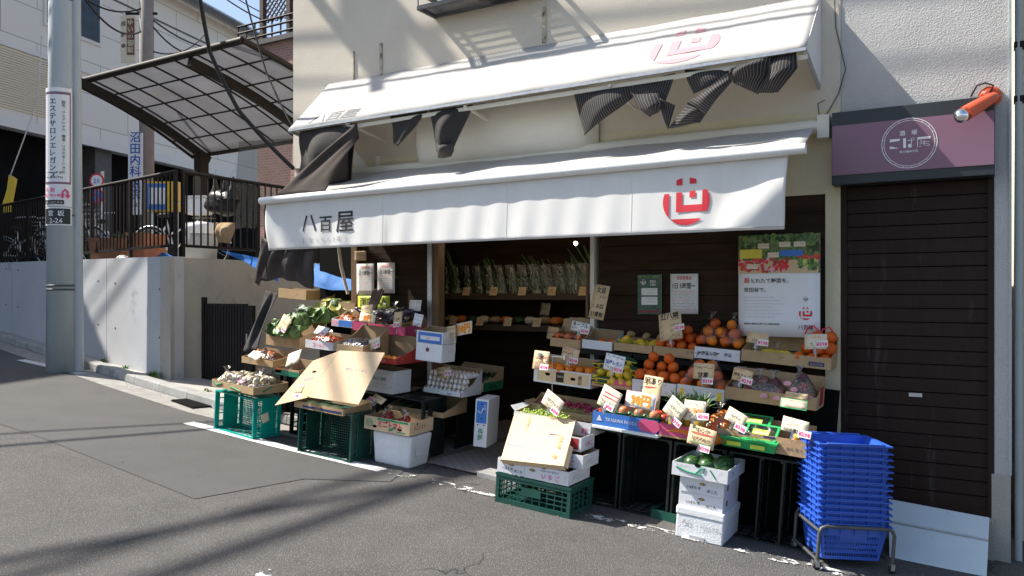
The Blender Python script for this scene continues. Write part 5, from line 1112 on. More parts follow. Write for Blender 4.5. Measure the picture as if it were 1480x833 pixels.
def put(name, me, p, r_, label, cat, group, rn):
    o = bpy.data.objects.new(name, me); COL.objects.link(o); o.location = p; o.scale = (r_, r_, r_); o.rotation_euler = (rn.uniform(-.9, .9), rn.uniform(-.9, .9), rn.uniform(0, 6.3)); return tag(o, label, cat, group)
def heap(name, meshes, box, size, r_, layers, label, cat, group, seed=1, rz=0, drop=.0, jit=.15, z0=.008, keep=1.0, pts=None):
    """individual fruit packed in a carton. box = carton tuple; size = (x0, x1, y0, y1) inside it"""
    rn = random.Random(seed); P = Vector(box[:3]); Fm = frame(rz); out = []
    x0, x1, y0, y1 = size
    for L_ in range(layers):
        ins = r_*(1+L_*.95); nx = max(1, int((x1-x0-2*ins)/(2*r_)+1.02)); ny = max(1, int((y1-y0-2*ins)/(2*r_)+1.02))
        for j in range(ny):
            for i in range(nx):
                if rn.random() > keep: continue
                x = x0+ins+(x1-x0-2*ins)*(i/(nx-1) if nx > 1 else .5); y = y0+ins+(y1-y0-2*ins)*(j/(ny-1) if ny > 1 else .5)
                q = Vector((x+rn.uniform(-jit, jit)*r_, y+rn.uniform(-jit, jit)*r_, z0+r_*.95+L_*r_*1.55+rn.uniform(0, .12)*r_))
                w_ = P+Fm @ q; out.append(w_); put(name, rn.choice(meshes), w_, r_*rn.uniform(.93, 1.05), label, cat, group, rn)
    return out
def film_bag(points, r_, label, group=None, cat='bag', k='film', knot=True, seed=0, name='plastic_bag', grow=1.10):
    rn = random.Random(seed); bm = bmesh.new()
    for p in points:
        for _ in range(22):
            d = Vector((rn.gauss(0, 1), rn.gauss(0, 1), rn.gauss(0, 1))).normalized(); bm.verts.new(Vector(p)+d*r_*grow)
    h = bmesh.ops.convex_hull(bm, input=bm.verts[:])
    bmesh.ops.delete(bm, geom=[v for v in bm.verts if not v.link_faces], context='VERTS')
    bm.verts.ensure_lookup_table(); b = B(); vs = [v.co.copy() for v in bm.verts]; idx = {v: i for i, v in enumerate(bm.verts)}
    b.add(vs, [tuple(idx[v] for v in f.verts) for f in bm.faces], k, True); bm.free()
    c = sum((Vector(p) for p in points), Vector())/len(points); top = max(v.z for v in vs)
    if knot:
        kx = Vector((c.x+rn.uniform(-.02, .02), c.y-.01, top)); 
        b.lathe([(.030, -.012), (.008, .010), (.022, .035), (.034, .05)], k, kx, 12, wob=.25)
    return tag(b.build(name), label, cat, group)

G1 = 'loose oranges in the white carton with the tan panel'
heap('orange', [ORM['orange']], cE, (.02, cE[3], .0, .16), .037, 1, 'orange lying loose in the white carton with the tan panel', 'orange', G1, 1, z0=.085)
heap('orange', [ORM['orange_deep']], cG, (.0, cG[3]+.02, -.01, .22), .041, 3, 'large orange in the white carton right of the lemons', 'orange', 'large oranges right of the lemons', 2, z0=.095)
pts = heap('orange', [ORM['orange_deep'], ORM['orange']], cH, (.0, cH[3], -.0, .21), .043, 3, 'large orange in the bags behind the pineapple leaves', 'orange', 'bagged oranges behind the pineapples', 3, z0=.05)
film_bag([p for p in pts if p.x < cH[0]+cH[3]*.5], .043, 'clear bag of oranges above the left part of the pineapple carton', seed=1)
film_bag([p for p in pts if p.x >= cH[0]+cH[3]*.5], .043, 'clear bag of oranges just left of the long apple carton', seed=2)
heap('orange', [ORM['orange_deep']], cM, (.0, cM[3]+.01, .0, .24), .037, 3, 'small deep orange in the tan carton beside the tall handwritten card', 'orange', 'loose oranges beside the tall card', 5, z0=.05)
pts = heap('orange', [ORM['orange_deep'], ORM['orange']], cN, (-.01, cN[3]+.01, -.01, .23), .040, 3, 'orange in the bags on the white rear carton', 'orange', 'bagged oranges in the white rear carton', 6, z0=.095)
xm = cN[0]+cN[3]*.5
film_bag([p for p in pts if p.x < xm], .040, 'knotted clear bag of oranges, left one on the white rear carton', seed=3); film_bag([p for p in pts if p.x >= xm], .040, 'knotted clear bag of oranges, right one on the white rear carton', seed=4)
pts = heap('orange', [ORM['orange_deep']], cJ, (.02, cJ[3], .01, .16), .034, 1, 'orange in the small tan carton at the left of the rear row', 'orange', 'oranges in the leftmost rear carton', 7, z0=.05); film_bag(pts, .034, 'clear bag over the oranges in the leftmost rear carton', seed=5, knot=False)
heap('orange', [ORM['orange_deep']], cK, (.10, cK[3], .02, .14), .036, 1, 'orange in the small white carton of the rear row', 'orange', 'oranges in the small white rear carton', 8, z0=.02)
# net bags at the right end of the rear row
pts = heap('orange', [ORM['orange_deep']], cO, (cO[3]-.26, cO[3]-.005, .0, .2), .041, 3, 'orange in the red net bags at the right end of the rear row', 'orange', 'netted oranges at the right end', 9, z0=.02)
P = Vector(cO[:3]); rn = random.Random(3)
for dx, dy, dz in ((cO[3]-.12, .12, .21), (cO[3]-.03, .10, .215), (cO[3]-.02, .06, .14)): put('orange', ORM['orange_deep'], P+frame() @ Vector((dx, dy, dz)), .044, 'large orange on top of the red net bags at the right end', 'orange', 'oranges on top at the right end', rn)
for i, dx in enumerate((cO[3]-.15, cO[3]-.05)):
    o_ = P+frame() @ Vector((dx, .09, .22)); b = B(); b.tube([o_+Vector((-.05, 0, -.0)), o_+Vector((-.03, 0, .05)), o_+Vector((.01, 0, .065)), o_+Vector((.04, 0, .03))], .006, 'ink_red', 6); tag(b.build('net_handle'), ['red net handle looping over the left orange at the right end', 'red net handle looping over the outermost orange at the right end'][i], 'net bag')
# bananas
def banana_bunch(loc, rz, n, s, label, seed):
    r = root('banana_bunch', loc, label, 'bananas', rz); rn = random.Random(seed)
    for i in range(n):
        a = (i-(n-1)/2)*.3; P = []
        for t in range(9):
            u = t/8; ang = .3+u*1.7; P.append((s*(.5*math.sin(a)+.9*u*math.cos(a*.5)), s*(-.2*i*.2+.35*math.sin(a)), s*(.55*math.sin(ang)-.2)))
        b = B(); b.tube(P, [.006, .012, .017, .019, .019, .018, .015, .009, .004], 'banana', 8); b.build('banana', r)
for i, (dx, dy, rz) in enumerate(((.12, .06, 10), (.20, .10, -20), (.29, .07, 160), (.33, .10, 35))):
    banana_bunch(tuple(P+frame() @ Vector((dx, dy, .035))), rz, 4, .13, ['leftmost banana bunch in the long tan carton', 'second banana bunch from the left in the long tan carton', 'third banana bunch in the long tan carton', 'rightmost banana bunch, beside the netted oranges'][i], i)
c0 = P+frame() @ Vector((.24, .09, .05)); film_bag([c0+Vector((-.10, 0, 0)), c0, c0+Vector((.10, 0, 0))], .045, 'clear bag over the bananas in the long tan carton', seed=8)
# apples
P = Vector(cI[:3])
pts = heap('apple', [APP['sweet_potato'], APP['apple']], cI, (.02, cI[3]*.64, .01, .22), .037, 2, 'dark red apple bagged in the left part of the long apple carton', 'apple', 'bagged apples on the left', 11, z0=.04)
for k in range(3):
    a, c = P.x+.02+(cI[3]*.6)*k/3, P.x+.02+(cI[3]*.6)*(k+1)/3; q = [p for p in pts if a-.01 <= p.x < c+.01]
    if q: film_bag(q, .038, ['clear bag of apples at the left end of the long apple carton', 'clear bag of apples in the left middle of the long apple carton', 'clear bag of apples in the centre of the long apple carton'][k], seed=20+k, k='film_soft')
pts = heap('apple', [APP['apple'], APP['apple_pale'], APP['sweet_potato']], cI, (cI[3]*.64, cI[3]-.02, .0, .22), .038, 3, 'red apple heaped at the right end of the long apple carton', 'apple', 'bagged apples heaped on the right', 12, z0=.03)
film_bag(pts, .038, 'clear bag around the heaped apples at the right end of the middle row', seed=31, k='film_soft')
for i, (dx, dy, dz) in enumerate(((.27, -.005, .055), (.355, -.005, .05), (.42, -.004, .07), (.41, .03, .155), (.455, .02, .12))):
    o_ = P+frame() @ Vector((dx, dy-.01, dz)); b = B(); b.slab([o_+Vector((.026*math.cos(t*.5236), -.018*abs(math.cos(t*.5236)), .018*math.sin(t*.5236))) for t in range(12)], (0, .002, 0), 'pink_pale'); b.scrawl(o_+Vector((-.018, -.022, -.006)), .036, .010, 'ink_red', i)
    tag(b.build('apple_sticker'), 'oval pink label stuck on a bag in the long apple carton', 'label', 'pink oval labels on the apple bags')
# lemons, mango nets, green citrus bags
pts = heap('lemon', [LEM], cF, (-.01, cF[3]+.01, -.01, .2), .031, 3, 'lemon in the pink edged carton', 'lemon', 'lemons in the pink edged carton', 14, z0=.02)
P = Vector(cF[:3])
for i, (dx, dy, dz, rz, sc) in enumerate(((.05, .16, .14, 10, 1), (.22, .16, .13, -14, 1.05), (.16, .20, .185, 4, 1.1), (.08, .02, .045, 20, .8), (.30, .12, .09, -25, .8))):
    r = root('fruit_bag', tuple(P+frame() @ Vector((dx, dy, dz))), ['dark green citrus bag above the left end of the lemon carton', 'dark green citrus bag leaning above the lemons', 'topmost dark green citrus bag under the yellow nets', 'small green citrus bag at the front of the lemon carton', 'green citrus bag wedged between lemons and large oranges'][i], 'bag', rz)
    b = B(); b.ball((0, 0, 0), .075*sc, 'bag_green', 3, (1.5, .7, .55), .06, i); b.build('bag', r)
    b = B(); b.tube([(-.11*sc, -.045*sc, .012), (-.03*sc, -.062*sc, .02), (.05*sc, -.058*sc, .012), (.11*sc, -.035*sc, .0)], .0045, 'net_yellow', 5); b.tube([(-.09*sc, -.050*sc, -.012), (.0, -.058*sc, -.016), (.09*sc, -.046*sc, -.018)], .003, 'net_yellow', 5); b.build('stripe', r)
    b = B(); b.ball((.06*sc, -.045*sc, -.004), .018*sc, 'lemon', 2); b.ball((-.055*sc, -.045*sc, .004), .014*sc, 'orange_light', 2); b.build('printed_fruit', r)
P = Vector(cL[:3])
for i, (dx, dz) in enumerate(((.06, .075), (.19, .07), (.30, .07))):
    o_ = P+frame() @ Vector((dx, .08, dz)); put('mango', MNG, o_, .040, ['mango in the leftmost yellow foam net', 'mango in the middle yellow foam net', 'mango in the rightmost yellow foam net'][i], 'mango', 'mangoes in yellow nets', rn)
    b = B(); n = 14
    for s in (1, -1):
        for q in range(n):
            pp = [o_+Vector((.060*math.cos(a)*math.sin(t*.5), .044*math.sin(a)*math.sin(t*.5), -.034*math.cos(t*.5))) for t in [1.0+j*.45 for j in range(8)] for a in [s*(t*.35)+q*2*math.pi/n]]; b.tube(pp, .0028, 'net_yellow', 3, False)
    tag(b.build('foam_net'), ['left yellow foam net around a mango', 'middle yellow foam net around a mango', 'right yellow foam net around a mango'][i], 'net')
    put('vegetable', CAR[0], P+frame() @ Vector((dx+.02, .14, dz+.05)), .034, 'brown onion behind the mango nets', 'onion', 'brown onions behind the mangoes', rn)
# grapes
def grape_mesh(k, n, seed, rr):
    def f(b):
        rn = random.Random(seed)
        for i in range(n):
            a = rn.uniform(0, 6.28); q = rn.random(); rad = .055*math.sqrt(q); b.ball((rad*1.35*math.cos(a), rad*math.sin(a), rn.uniform(0, .045)*(1.2-q)), rr*rn.uniform(.85, 1.1), k, 1)
        b.tube([(0, 0, .03), (.01, 0, .06), (.03, .0, .075)], .002, 'stem_green', 5)
    return proto(f, 'grape_bunch')
GR = [grape_mesh('grape_red', 46, s, .0115) for s in (1, 2, 3)]; GG = [grape_mesh('grape_green', 60, s, .0095) for s in (4, 5, 6)]
for i, dx in enumerate((.13, .23, .33, .43, .51)):
    q = Vector(cA2[:3])+frame() @ Vector((dx, .06+.02*(i % 2), .105+.012*(i % 2))); o = put('grape_bunch', GR[i % 3], q, 1.0, 'bunch of red grapes in a clear punnet in the tan carton', 'grapes', 'red grape bunches', rn); o.rotation_euler = (rn.uniform(.1, .4), rn.uniform(-.2, .2), rn.uniform(0, 6))
for i, dx in enumerate((.18, .32, .45)):
    q = Vector(cA2[:3])+frame() @ Vector((dx, .04, .075)); b = B(); n = 20
    b.add([(x*s, y*s, z) for s, z in ((.85, 0), (1, .055)) for x, y in ((-.06, -.045), (.06, -.045), (.06, .05), (-.06, .05))], [(0, 1, 5, 4), (1, 2, 6, 5), (2, 3, 7, 6), (3, 0, 4, 7)], 'clear_plastic'); tag(b.build('punnet', loc=q, rot=frame().to_euler()), ['left clear punnet of red grapes', 'middle clear punnet of red grapes', 'right clear punnet of red grapes'][i], 'punnet')
for i, (dx, dy) in enumerate(((.07, .06), (.16, .05), (.24, .07), (.33, .06), (.42, .05), (.12, .14), (.30, .15), (.21, .17))):
    q = Vector(cA[:3])+frame() @ Vector((dx, dy+.02, .055)); o = put('grape_bunch', GG[i % 3], q, 1.1, 'bunch of pale green grapes in the white carton', 'grapes', 'green grape bunches', rn); o.rotation_euler = (rn.uniform(-.2, .3), rn.uniform(-.2, .2), rn.uniform(0, 6))
# green cups with apples in the blue carton
P = Vector(cB[:3])
for i in range(4):
    q = P+frame() @ Vector((.10+.115*i, .06, .055)); b = B(); b.lathe([(0, 0), (.035, 0), (.052, .05), (.056, .052), (.056, .056), (.048, .052), (.033, .006)], 'tray_dgreen', n=20); tag(b.build('fruit_cup', loc=q, rot=frame().to_euler()), 'green plastic cup of fruit in the blue carton', 'cup', 'green fruit cups in the blue carton')
    put('apple', APP['apple_pale'], q+Vector((0, 0, .06)), .036, 'pale red apple in a green cup in the blue carton', 'apple', 'apples in the green cups', rn)
for dx, dz in ((.455, .12), (.50, .10), (.02, .07), (.06, .065)): put('apple', APP['apple'], P+frame() @ Vector((dx, .10, dz)), .036, 'red apple at the end of the blue carton', 'apple', 'apples at the ends of the blue carton', rn)
# pineapples, their crowns showing
def pineapple(loc, s, label, seed):
    r = root('pineapple', loc, label, 'pineapple'); rn = random.Random(seed)
    b = B(); b.lathe([(0, -.10), (.04, -.095), (.058, -.05), (.06, 0), (.05, .045), (.03, .06)], 'gold', n=18, wob=.03); b.build('fruit', r)
    b = B()
    for i in range(34):
        a = i*2.4; tl = .25+.9*i/34; l = s*rn.uniform(.7, 1.0)*(1 if i > 8 else .8); out = 1-.9*(i/34); d = Vector((math.cos(a)*out, math.sin(a)*out, .55+tl*.5)).normalized(); sd = Vector((-math.sin(a), math.cos(a), 0))*.011
        o_ = Vector((math.cos(a)*.015, math.sin(a)*.015, .05)); m_ = o_+d*l*.55+Vector((0, 0, .008)); t_ = o_+d*l+Vector((d.x, d.y, 0))*l*.25-Vector((0, 0, l*.1))
        b.add([o_-sd, o_+sd, m_+sd*.8, m_-sd*.8, t_], [(0, 1, 2, 3), (3, 2, 4)], 'leek_green' if i % 3 else 'leaf')
    b.build('crown', r)
P = Vector(cC[:3])
for i, (dx, dy, s) in enumerate(((.08, .14, .13), (.26, .10, .19), (.17, .18, .13))): pineapple(tuple(P+frame() @ Vector((dx, dy-.03, .135))), s*1.15, ['pineapple with a small crown at the left of the pink carton', 'pineapple with the biggest spiky crown in the pink carton', 'pineapple half hidden at the back of the pink carton'][i], i)
# sunlit bag of oranges on the pink carton
pts = []
for dx, dy, dz in ((.40, -.0, .045), (.47, .02, .05), (.30, -.0, .04), (.44, .06, .12), (.37, .06, .16), (.47, .05, .115), (.42, .07, .19), (.35, .10, .11), (.49, .08, .17)):
    q = P+frame() @ Vector((dx+.0, dy, dz)); pts.append(q); put('orange', ORM['orange'], q, .041, 'bright sunlit orange in the bag between the white card and the green packs', 'orange', 'sunlit bagged oranges', rn)
film_bag(pts, .038, 'shiny clear bag of sunlit oranges beside the green packs', seed=40)
# green packs of kiwis
def pack(loc, rz, rx, label, w_=.19, d=.13, h=.07):
    r = root('fruit_pack', loc, label, 'fruit pack', rz, rx=rx); b = B()
    prof = [(0, 0, -.008), (0, h, 0), (.012, h, .006), (.012, h+.006, .006)]
    vs = [(x, y, z) for z, g in ((0, -.01), (h-.012, 0), (h-.012, .010), (h, .010), (h, -.006)) for x, y in ((-w_/2-g, -d/2-g), (w_/2+g, -d/2-g), (w_/2+g, d/2+g), (-w_/2-g, d/2+g))]
    b.add(vs, [(i*4+j, i*4+(j+1) % 4, (i+1)*4+(j+1) % 4, (i+1)*4+j) for i in range(4) for j in range(4)]+[(3, 2, 1, 0)], 'tray_green'); b.build('tray', r, solid=.002)
    b = B(); b.box(-w_/2+.006, w_/2-.006, -d/2+.006, d/2-.006, h-.004, h+.004, 'film'); b.build('lid', r)
    b = B(); b.box(-.055, .05, -.035, .02, h+.0045, h+.006, 'lime_yellow'); b.text('キウイ', .03, (-.045, -.02, h+.0065), 'white_print', (1, 0, 0), (0, 1, 0)); b.build('sticker', r)
    b = B(); b.box(-.06, .03, -d/2-.0135, -d/2-.012, .018, .045, 'lime_yellow'); b.build('side_sticker', r)
    for i in range(2):
        for j in range(2): c = B(); c.ball((-.042+.085*i, -.028+.06*j, h*.5), .032, 'pot_brown', 2, (1.15, .85, .85)); c.build('kiwi', r)
P = Vector(cD[:3])
for i, (dx, dy, dz, rz, rx) in enumerate(((.12, .10, .05, 6, 38), (.285, .085, .055, -4, 38), (.20, .22, .09, 0, 25), (.14, .05, .005, 2, 8), (.30, .04, .005, -2, 8))):
    pack(tuple(P+frame() @ Vector((dx, dy, dz))), rz, rx, ['green fruit pack under the tilted card in the long tan carton', 'green fruit pack with a yellow label tilted towards the road', 'green fruit pack at the back of the long tan carton', 'green fruit pack lying low at the left of the long tan carton', 'green fruit pack lying low under the yellow labelled one'][i])
pts = []
for dx, dy, dz in ((.46, .04, .04), (.53, .05, .045), (.47, .12, .06), (.53, .13, .08), (.50, .09, .11), (.545, .10, .12)):
    q = P+frame() @ Vector((dx, dy, dz)); pts.append(q); put('orange', ORM['orange_light'] if dz < .1 else LEM, q, .036, 'yellow citrus fruit in the right end of the long tan carton', 'citrus fruit', 'yellow citrus at the right end', rn)
film_bag(pts, .036, 'clear bag of yellow citrus behind the basket stack', seed=41, grow=1.15)

# ================================================================ GROUND STACK WITH WATERMELONS
AS = (-1.75, -0.973, 0.123)
def onas(x, y, z): return tuple(Vector(AS)+frame(0) @ Vector((x, y, z)))
r = root('foam_box', AS, 'white foam box on the ground at the bottom of the watermelon stack', 'foam box')
b = B(); b.box(.005, .315, .005, .385, 0, .15, 'foam'); b.build('body', r, bevel=.008)
b = B(); b.box(0, .32, 0, .39, .151, .205, 'foam'); b.build('lid', r, bevel=.010)
b = B(); b.text('AS', .042, (.045, -.0002, .095), 'ink_faint', sx=1.2); b.text('ASAHI 発泡', .024, (.17, -.0002, .09), 'ink_faint'); b.box(.10, .20, -.0006, .004, .002, .03, 'ink_faint'); b.build('embossing', r)
carton('lower closed white carton in the watermelon stack', onas(.01, .015, .205), .29, .36, .098, mo='carton_white', mi='carton_white', pr=ibaraki, closed=True)
carton('upper closed white carton in the watermelon stack', onas(.012, .01, .305), .29, .36, .098, mo='carton_white', mi='carton_white', pr=ibaraki, closed=True)
def p_W(b, w_, hf, d):
    b.tube([(.03, -.001, .055), (.10, -.001, .035), (.20, -.001, .025)], .006, 'ink_green', 5); b.tube([(.155, -.001, .03), (.19, -.001, .07), (.215, -.001, .075), (.205, -.001, .045)], .005, 'ink_green', 5); b.tube([(.25, -.001, .07), (.29, -.001, .02)], .005, 'ink_green', 5); b.scrawl((.03, -.002, .065), .09, .008, 'ink_soft', 2); b.scrawl((w_+.002, .04, .03), .12, .03, 'ink_soft', 8, (0, 1, 0)); handle_hole(b, .17, hf, 'void', .04, .012)
wm = onas(-.035, -.03, .41)
carton('shallow white and green tray of small watermelons on top of the stack', wm, .365, .42, .085, mo='carton_white', mi='white', pr=p_W)
b = B(); b.grid(lambda u, v: (.01+.345*u, .01+.40*v, .012+.004*math.sin(u*9)*math.sin(v*7)), 12, 12, 'tray_green'); o = b.build('tray_liner', solid=.003, loc=wm, rot=frame().to_euler()); tag(o, 'green liner sheet under the small watermelons', 'liner')
WMM = proto(lambda b: (b.ball((0, 0, 0), 1, 'melon', 3, (1, 1, .92)), b.tube([(0, 0, .88), (.03, 0, 1.0), (.1, 0, 1.08)], .03, 'stem_green', 5)), 'watermelon')
for i, (x, y, s) in enumerate(((.10, .10, .058), (.20, .085, .060), (.275, .12, .064), (.15, .24, .06), (.27, .26, .06))):
    q = Vector(wm)+frame() @ Vector((x, y, .012+s*.92)); o = put('watermelon', WMM, q, s, ['leftmost small watermelon in the white tray', 'front middle small watermelon in the white tray', 'dark small watermelon at the right of the white tray', 'small watermelon at the back left of the white tray', 'small watermelon at the back right of the white tray'][i], 'watermelon', 'small watermelons in the white tray', rn); o.rotation_euler = (rn.uniform(.8, 1.4), .2, rn.uniform(-1, 1))

# ================================================================ LEFT DISPLAY
# tray with pale bags on the teal crate
tT = (-6.183, -1.06, 0.854, 0.584)
def p_T(b, w_, hf, d):
    b.tube([(.03, -.001, hf*.7), (.08, -.001, hf*.3), (.16, -.001, hf*.7)], .008, 'ink_green', 5); b.tube([(w_*.45, -.001, hf*.5), (w_*.7, -.001, hf*.15)], .006, 'ink_green', 5); b.tube([(w_+.001, .10, .02), (w_+.001, .2, .06)], .008, 'ink_green', 5)
K('wide tan tray with green marks full of bagged pale vegetables on the teal crate', (tT[0], tT[1], tT[2]-.0, .62), .38, .065, .085, mo='cardboard', mi='cardboard_in', pr=p_T, rz=-5)
pts = heap('potato', POT, (tT[0], tT[1], tT[2]), (.02, .60, .02, .34), .036, 2, 'pale round vegetable in a clear bag on the teal crate', 'vegetable', 'pale bagged vegetables on the teal crate', 16, rz=-5, z0=.01, jit=.35)
bins = {}
for p in pts: bins.setdefault((int((p.x-tT[0])/.16), int((p.y-tT[1])/.19)), []).append(p)
for i, (kk, q) in enumerate(bins.items()):
    if len(q) > 2: film_bag(q, .036, 'twisted clear bag of pale vegetables on the teal crate', 'clear bags on the teal crate', seed=60+i, grow=1.05, knot=i % 3 == 0)
# second tray behind with carrots / burdock
K('tan tray of orange-brown roots behind the tray of pale bags', (-6.154, -0.74, 1.05, 0.425), .30, .06, .13, mo='cardboard', mi='cardboard_in')
t2 = (-6.154, -0.74, 1.05, 0.425)
pts = heap('vegetable', CAR, t2, (.03, t2[3]-.02, .02, .2), .036, 2, 'orange-brown root vegetable in the tan tray behind the pale bags', 'root vegetable', 'orange-brown roots', 17, z0=.01, jit=.4); film_bag(pts, .036, 'clear bag over the orange-brown roots', seed=70, knot=False)
t3 = (-5.563, -0.86, 0.978, 0.297)
def p_t3(b, w_, hf, d): rect2(b, 0, w_, 0, hf*.7, 'tray_dgreen'); rect2(b, 0, w_*.25, hf*.3, hf, 'ink_orange')
K('small carton with green and orange print partly behind the tan flaps', t3, .30, .065, .12, mo='cardboard', mi='cardboard_in', pr=p_t3)
# cabbages
tC = (-6.142, -0.45, 1.208, 0.502)
K('tan carton brimming with green cabbages under the hanging cloth', (tC[0], tC[1], tC[2], .46), .36, .11, .24, mo='cardboard', mi='cardboard')
def cabbage(loc, s, k, label, seed, group='cabbages'):
    r = root('cabbage', loc, label, 'cabbage', tilt=0, group=group); rn = random.Random(seed); b = B(); b.ball((0, 0, 0), s, k, 3, (1, 1, .88), .03, seed); b.build('head', r)
    for i in range(6):
        q0 = Vector((rn.gauss(0, 1), rn.gauss(0, 1)-.8, rn.uniform(-.2, 1))).normalized()*s*1.02; t1_ = q0.cross(Vector((rn.gauss(0, 1), rn.gauss(0, 1), 1))).normalized(); t2_ = q0.cross(t1_).normalized(); nn_ = q0.normalized(); sz_ = s*rn.uniform(.7, 1.05)
        b = B(); b.grid(lambda u, v: q0+t1_*((u-.5)*sz_*1.5*math.sin(.4+v*2.2))+t2_*((v-.3)*sz_*1.4)+nn_*(sz_*(.30*(u-.5)**2*4*v-.12+.35*v*v+.06*math.sin(u*22+v*9)*v)), 10, 8, k); b.build('loose_leaf', r, solid=.0015)
    for i in range(4):
        a = i*1.57+rn.uniform(-.3, .3); lift = rn.uniform(1.01, 1.12)
        def fn(u, v):
            th = a+(u-.5)*1.7; ph = 1.9-v*(1.5+.0*u); fl = lift+.16*max(0, v-.55)+.035*math.sin(u*19+v*4+i)*v*v+.02*abs(math.sin(u*3.14))*(-1)
            return (s*fl*math.cos(th)*math.sin(ph), s*fl*math.sin(th)*math.sin(ph), s*.88*fl*math.cos(ph))
        b = B(); b.grid(fn, 16, 10, k if i % 3 else 'leaf'); b.build('outer_leaf', r, solid=.0015)
P = Vector(tC[:3])
cl = [((.08, .06, .15), .075, 'leaf', 'small dark cabbage at the front left of the cabbage carton'), ((.22, .06, .15), .085, 'cabbage', 'bright veined cabbage low at the front of the carton'), ((.33, .14, .22), .10, 'cabbage', 'large veined cabbage in the middle of the heap'),
      ((.16, .18, .20), .09, 'leaf', 'dark cabbage behind the small front ones'), ((.27, .30, .30), .08, 'leaf_dark', 'darkest cabbage near the top of the heap'), ((.38, .0, .13), .07, 'cabbage', 'cabbage at the front right rim of the carton'),
      ((.46, .34, .28), .095, 'cabbage', 'pale green cabbage at the right under the yellow one'), ((.52, .44, .37), .09, 'leaf_yellow', 'yellow-green cabbage on top below the blue tarpaulin'), ((.62, .50, .35), .085, 'leaf_yellow', 'yellowish cabbage at the far right by the corner post'), ((.38, .48, .33), .09, 'leaf_yellow', 'yellow-green cabbage left of the topmost one')]
for i, (o_, s, k, lab) in enumerate(cl): cabbage(tuple(P+Vector(o_)), s, k, lab, i)
b = B()
rn2 = random.Random(5)
for i in range(60):
    a = rn2.uniform(0, 6.28); o_ = Vector((rn2.uniform(0, .16), rn2.uniform(0, .12), 0)); d = Vector((math.cos(a)*.6, math.sin(a)*.6, .5)); s = Vector((-math.sin(a), math.cos(a), 0))*.02; l = rn2.uniform(.03, .07); b.add([o_-s*.3, o_+s*.3, o_+d*l+s, o_+d*l-s], [(0, 1, 2, 3)], 'weed')
tag(b.build('lettuce', loc=P+Vector((.02, -.02, .10))), 'bright green lettuce leaves at the front of the cabbage carton', 'lettuce')
K('big brown carton lying behind the yellow cabbages', (-5.804, -0.05, 1.45, 0.463), .3, .20, .32, mo='cardboard_in', mi='cardboard_in')
K('brown carton hanging in the dark behind the hanging cloth', (-6.344, -0.1, 1.674, 0.397), .2, .10, .10, mo='cardboard', mi='cardboard_in')
# gold lettered box
tg = (-5.502, -0.55, 1.208, 0.35)
def p_g(b, w_, hf, d): b.text('ゴールド', .045, (w_*.26, -.0025, hf*.25), 'ink_pink', sx=.9)
K('white carton with pink lettering left of the tan flaps', tg, .30, .075, .13, mo='carton_white', mi='cardboard_in', pr=p_g, flaps='r')
pts = heap('orange', [ORM['orange_deep']], tg, (.02, tg[3]-.01, .03, .22), .030, 2, 'small deep orange fruit in the white carton with pink lettering', 'orange', 'fruit in the pink lettered carton', 21, z0=.01); film_bag(pts, .03, 'clear bag of small orange fruit behind the silver card', seed=71)
tm = (-4.969, -0.7, 1.198, 0.307)
K('deep brown carton of mushrooms behind the tan flaps', (tm[0], tm[1], tm[2]-.03, tm[3]), .34, .10, .26, mo='cardboard', mi='cardboard_in')
pts = heap('mushroom', [proto(lambda b: b.lathe([(0, -.8), (.35, -.8), (.38, -.1), (.9, -.15), (1.0, .1), (.75, .5), (0, .7)], 'mushroom', n=12), 'mushroom')], (tm[0], tm[1], tm[2]), (.02, tm[3], .03, .26), .028, 2, 'brown mushroom in the deep carton behind the tan flaps', 'mushroom', 'brown mushrooms', 22, z0=.02, jit=.4); film_bag(pts, .028, 'clear bag over the brown mushrooms', seed=72, k='film_soft', knot=False)
# red carton
tr_ = (-4.718, -0.7, 1.135, 0.417)
def p_r(b, w_, hf, d): rect2(b, 0, w_, 0, hf, 'carton_red'); b.text('みかん', .03, (w_*.55, -.003, hf*.3), 'pink_pale')
K('deep carton with a dark red side holding orange halves', tr_, .42, .05, .21, mo='cardboard', mi='cardboard_in', pr=p_r, sidem='carton_red')
heap('orange', [ORM['orange'], ORM['orange_light']], tr_, (.01, tr_[3], .01, .12), .026, 1, 'small orange at the front edge of the red sided carton', 'orange', 'oranges in the red sided carton', 23, z0=.012)
# upper tier
tb = (-5.407, -0.3, 1.444, 0.256)
def p_b(b, w_, hf, d): rect2(b, w_*.35, w_, .005, hf*.9, 'carton_blue'); rect2(b, 0, w_*.3, hf*.2, hf*.8, 'pink_pale', -.002)
K('small white and blue carton of orange bags high on the left display', (tb[0], tb[1], tb[2]-.04, tb[3]), .24, .07, .15, mo='carton_white', mi='cardboard_in', pr=p_b)
pts = heap('orange', [ORM['orange']], (tb[0], tb[1], tb[2]-.04), (.03, tb[3], .02, .2), .028, 2, 'small orange bagged in the white and blue carton', 'orange', 'oranges in the white and blue carton', 24, z0=.01); film_bag(pts, .028, 'clear bag of small oranges in the white and blue carton', seed=73)
tp = (-5.134, -0.3, 1.37, 0.419)
K('magenta carton behind the red sided one on the left display', (tp[0], tp[1], tp[2]-.0, tp[3]+.2), .26, .08, .12, mo='pink', mi='cardboard_in')
AUB = proto(lambda b: b.tube([(-1, 0, 0), (-.8, 0, .05), (-.3, 0, .06), (.3, 0, 0), (.8, 0, -.05), (1.0, 0, -.05)], [.05, .2, .27, .24, .16, .08], 'aubergine', 10), 'aubergine')
P = Vector(tp[:3]); pa_ = []
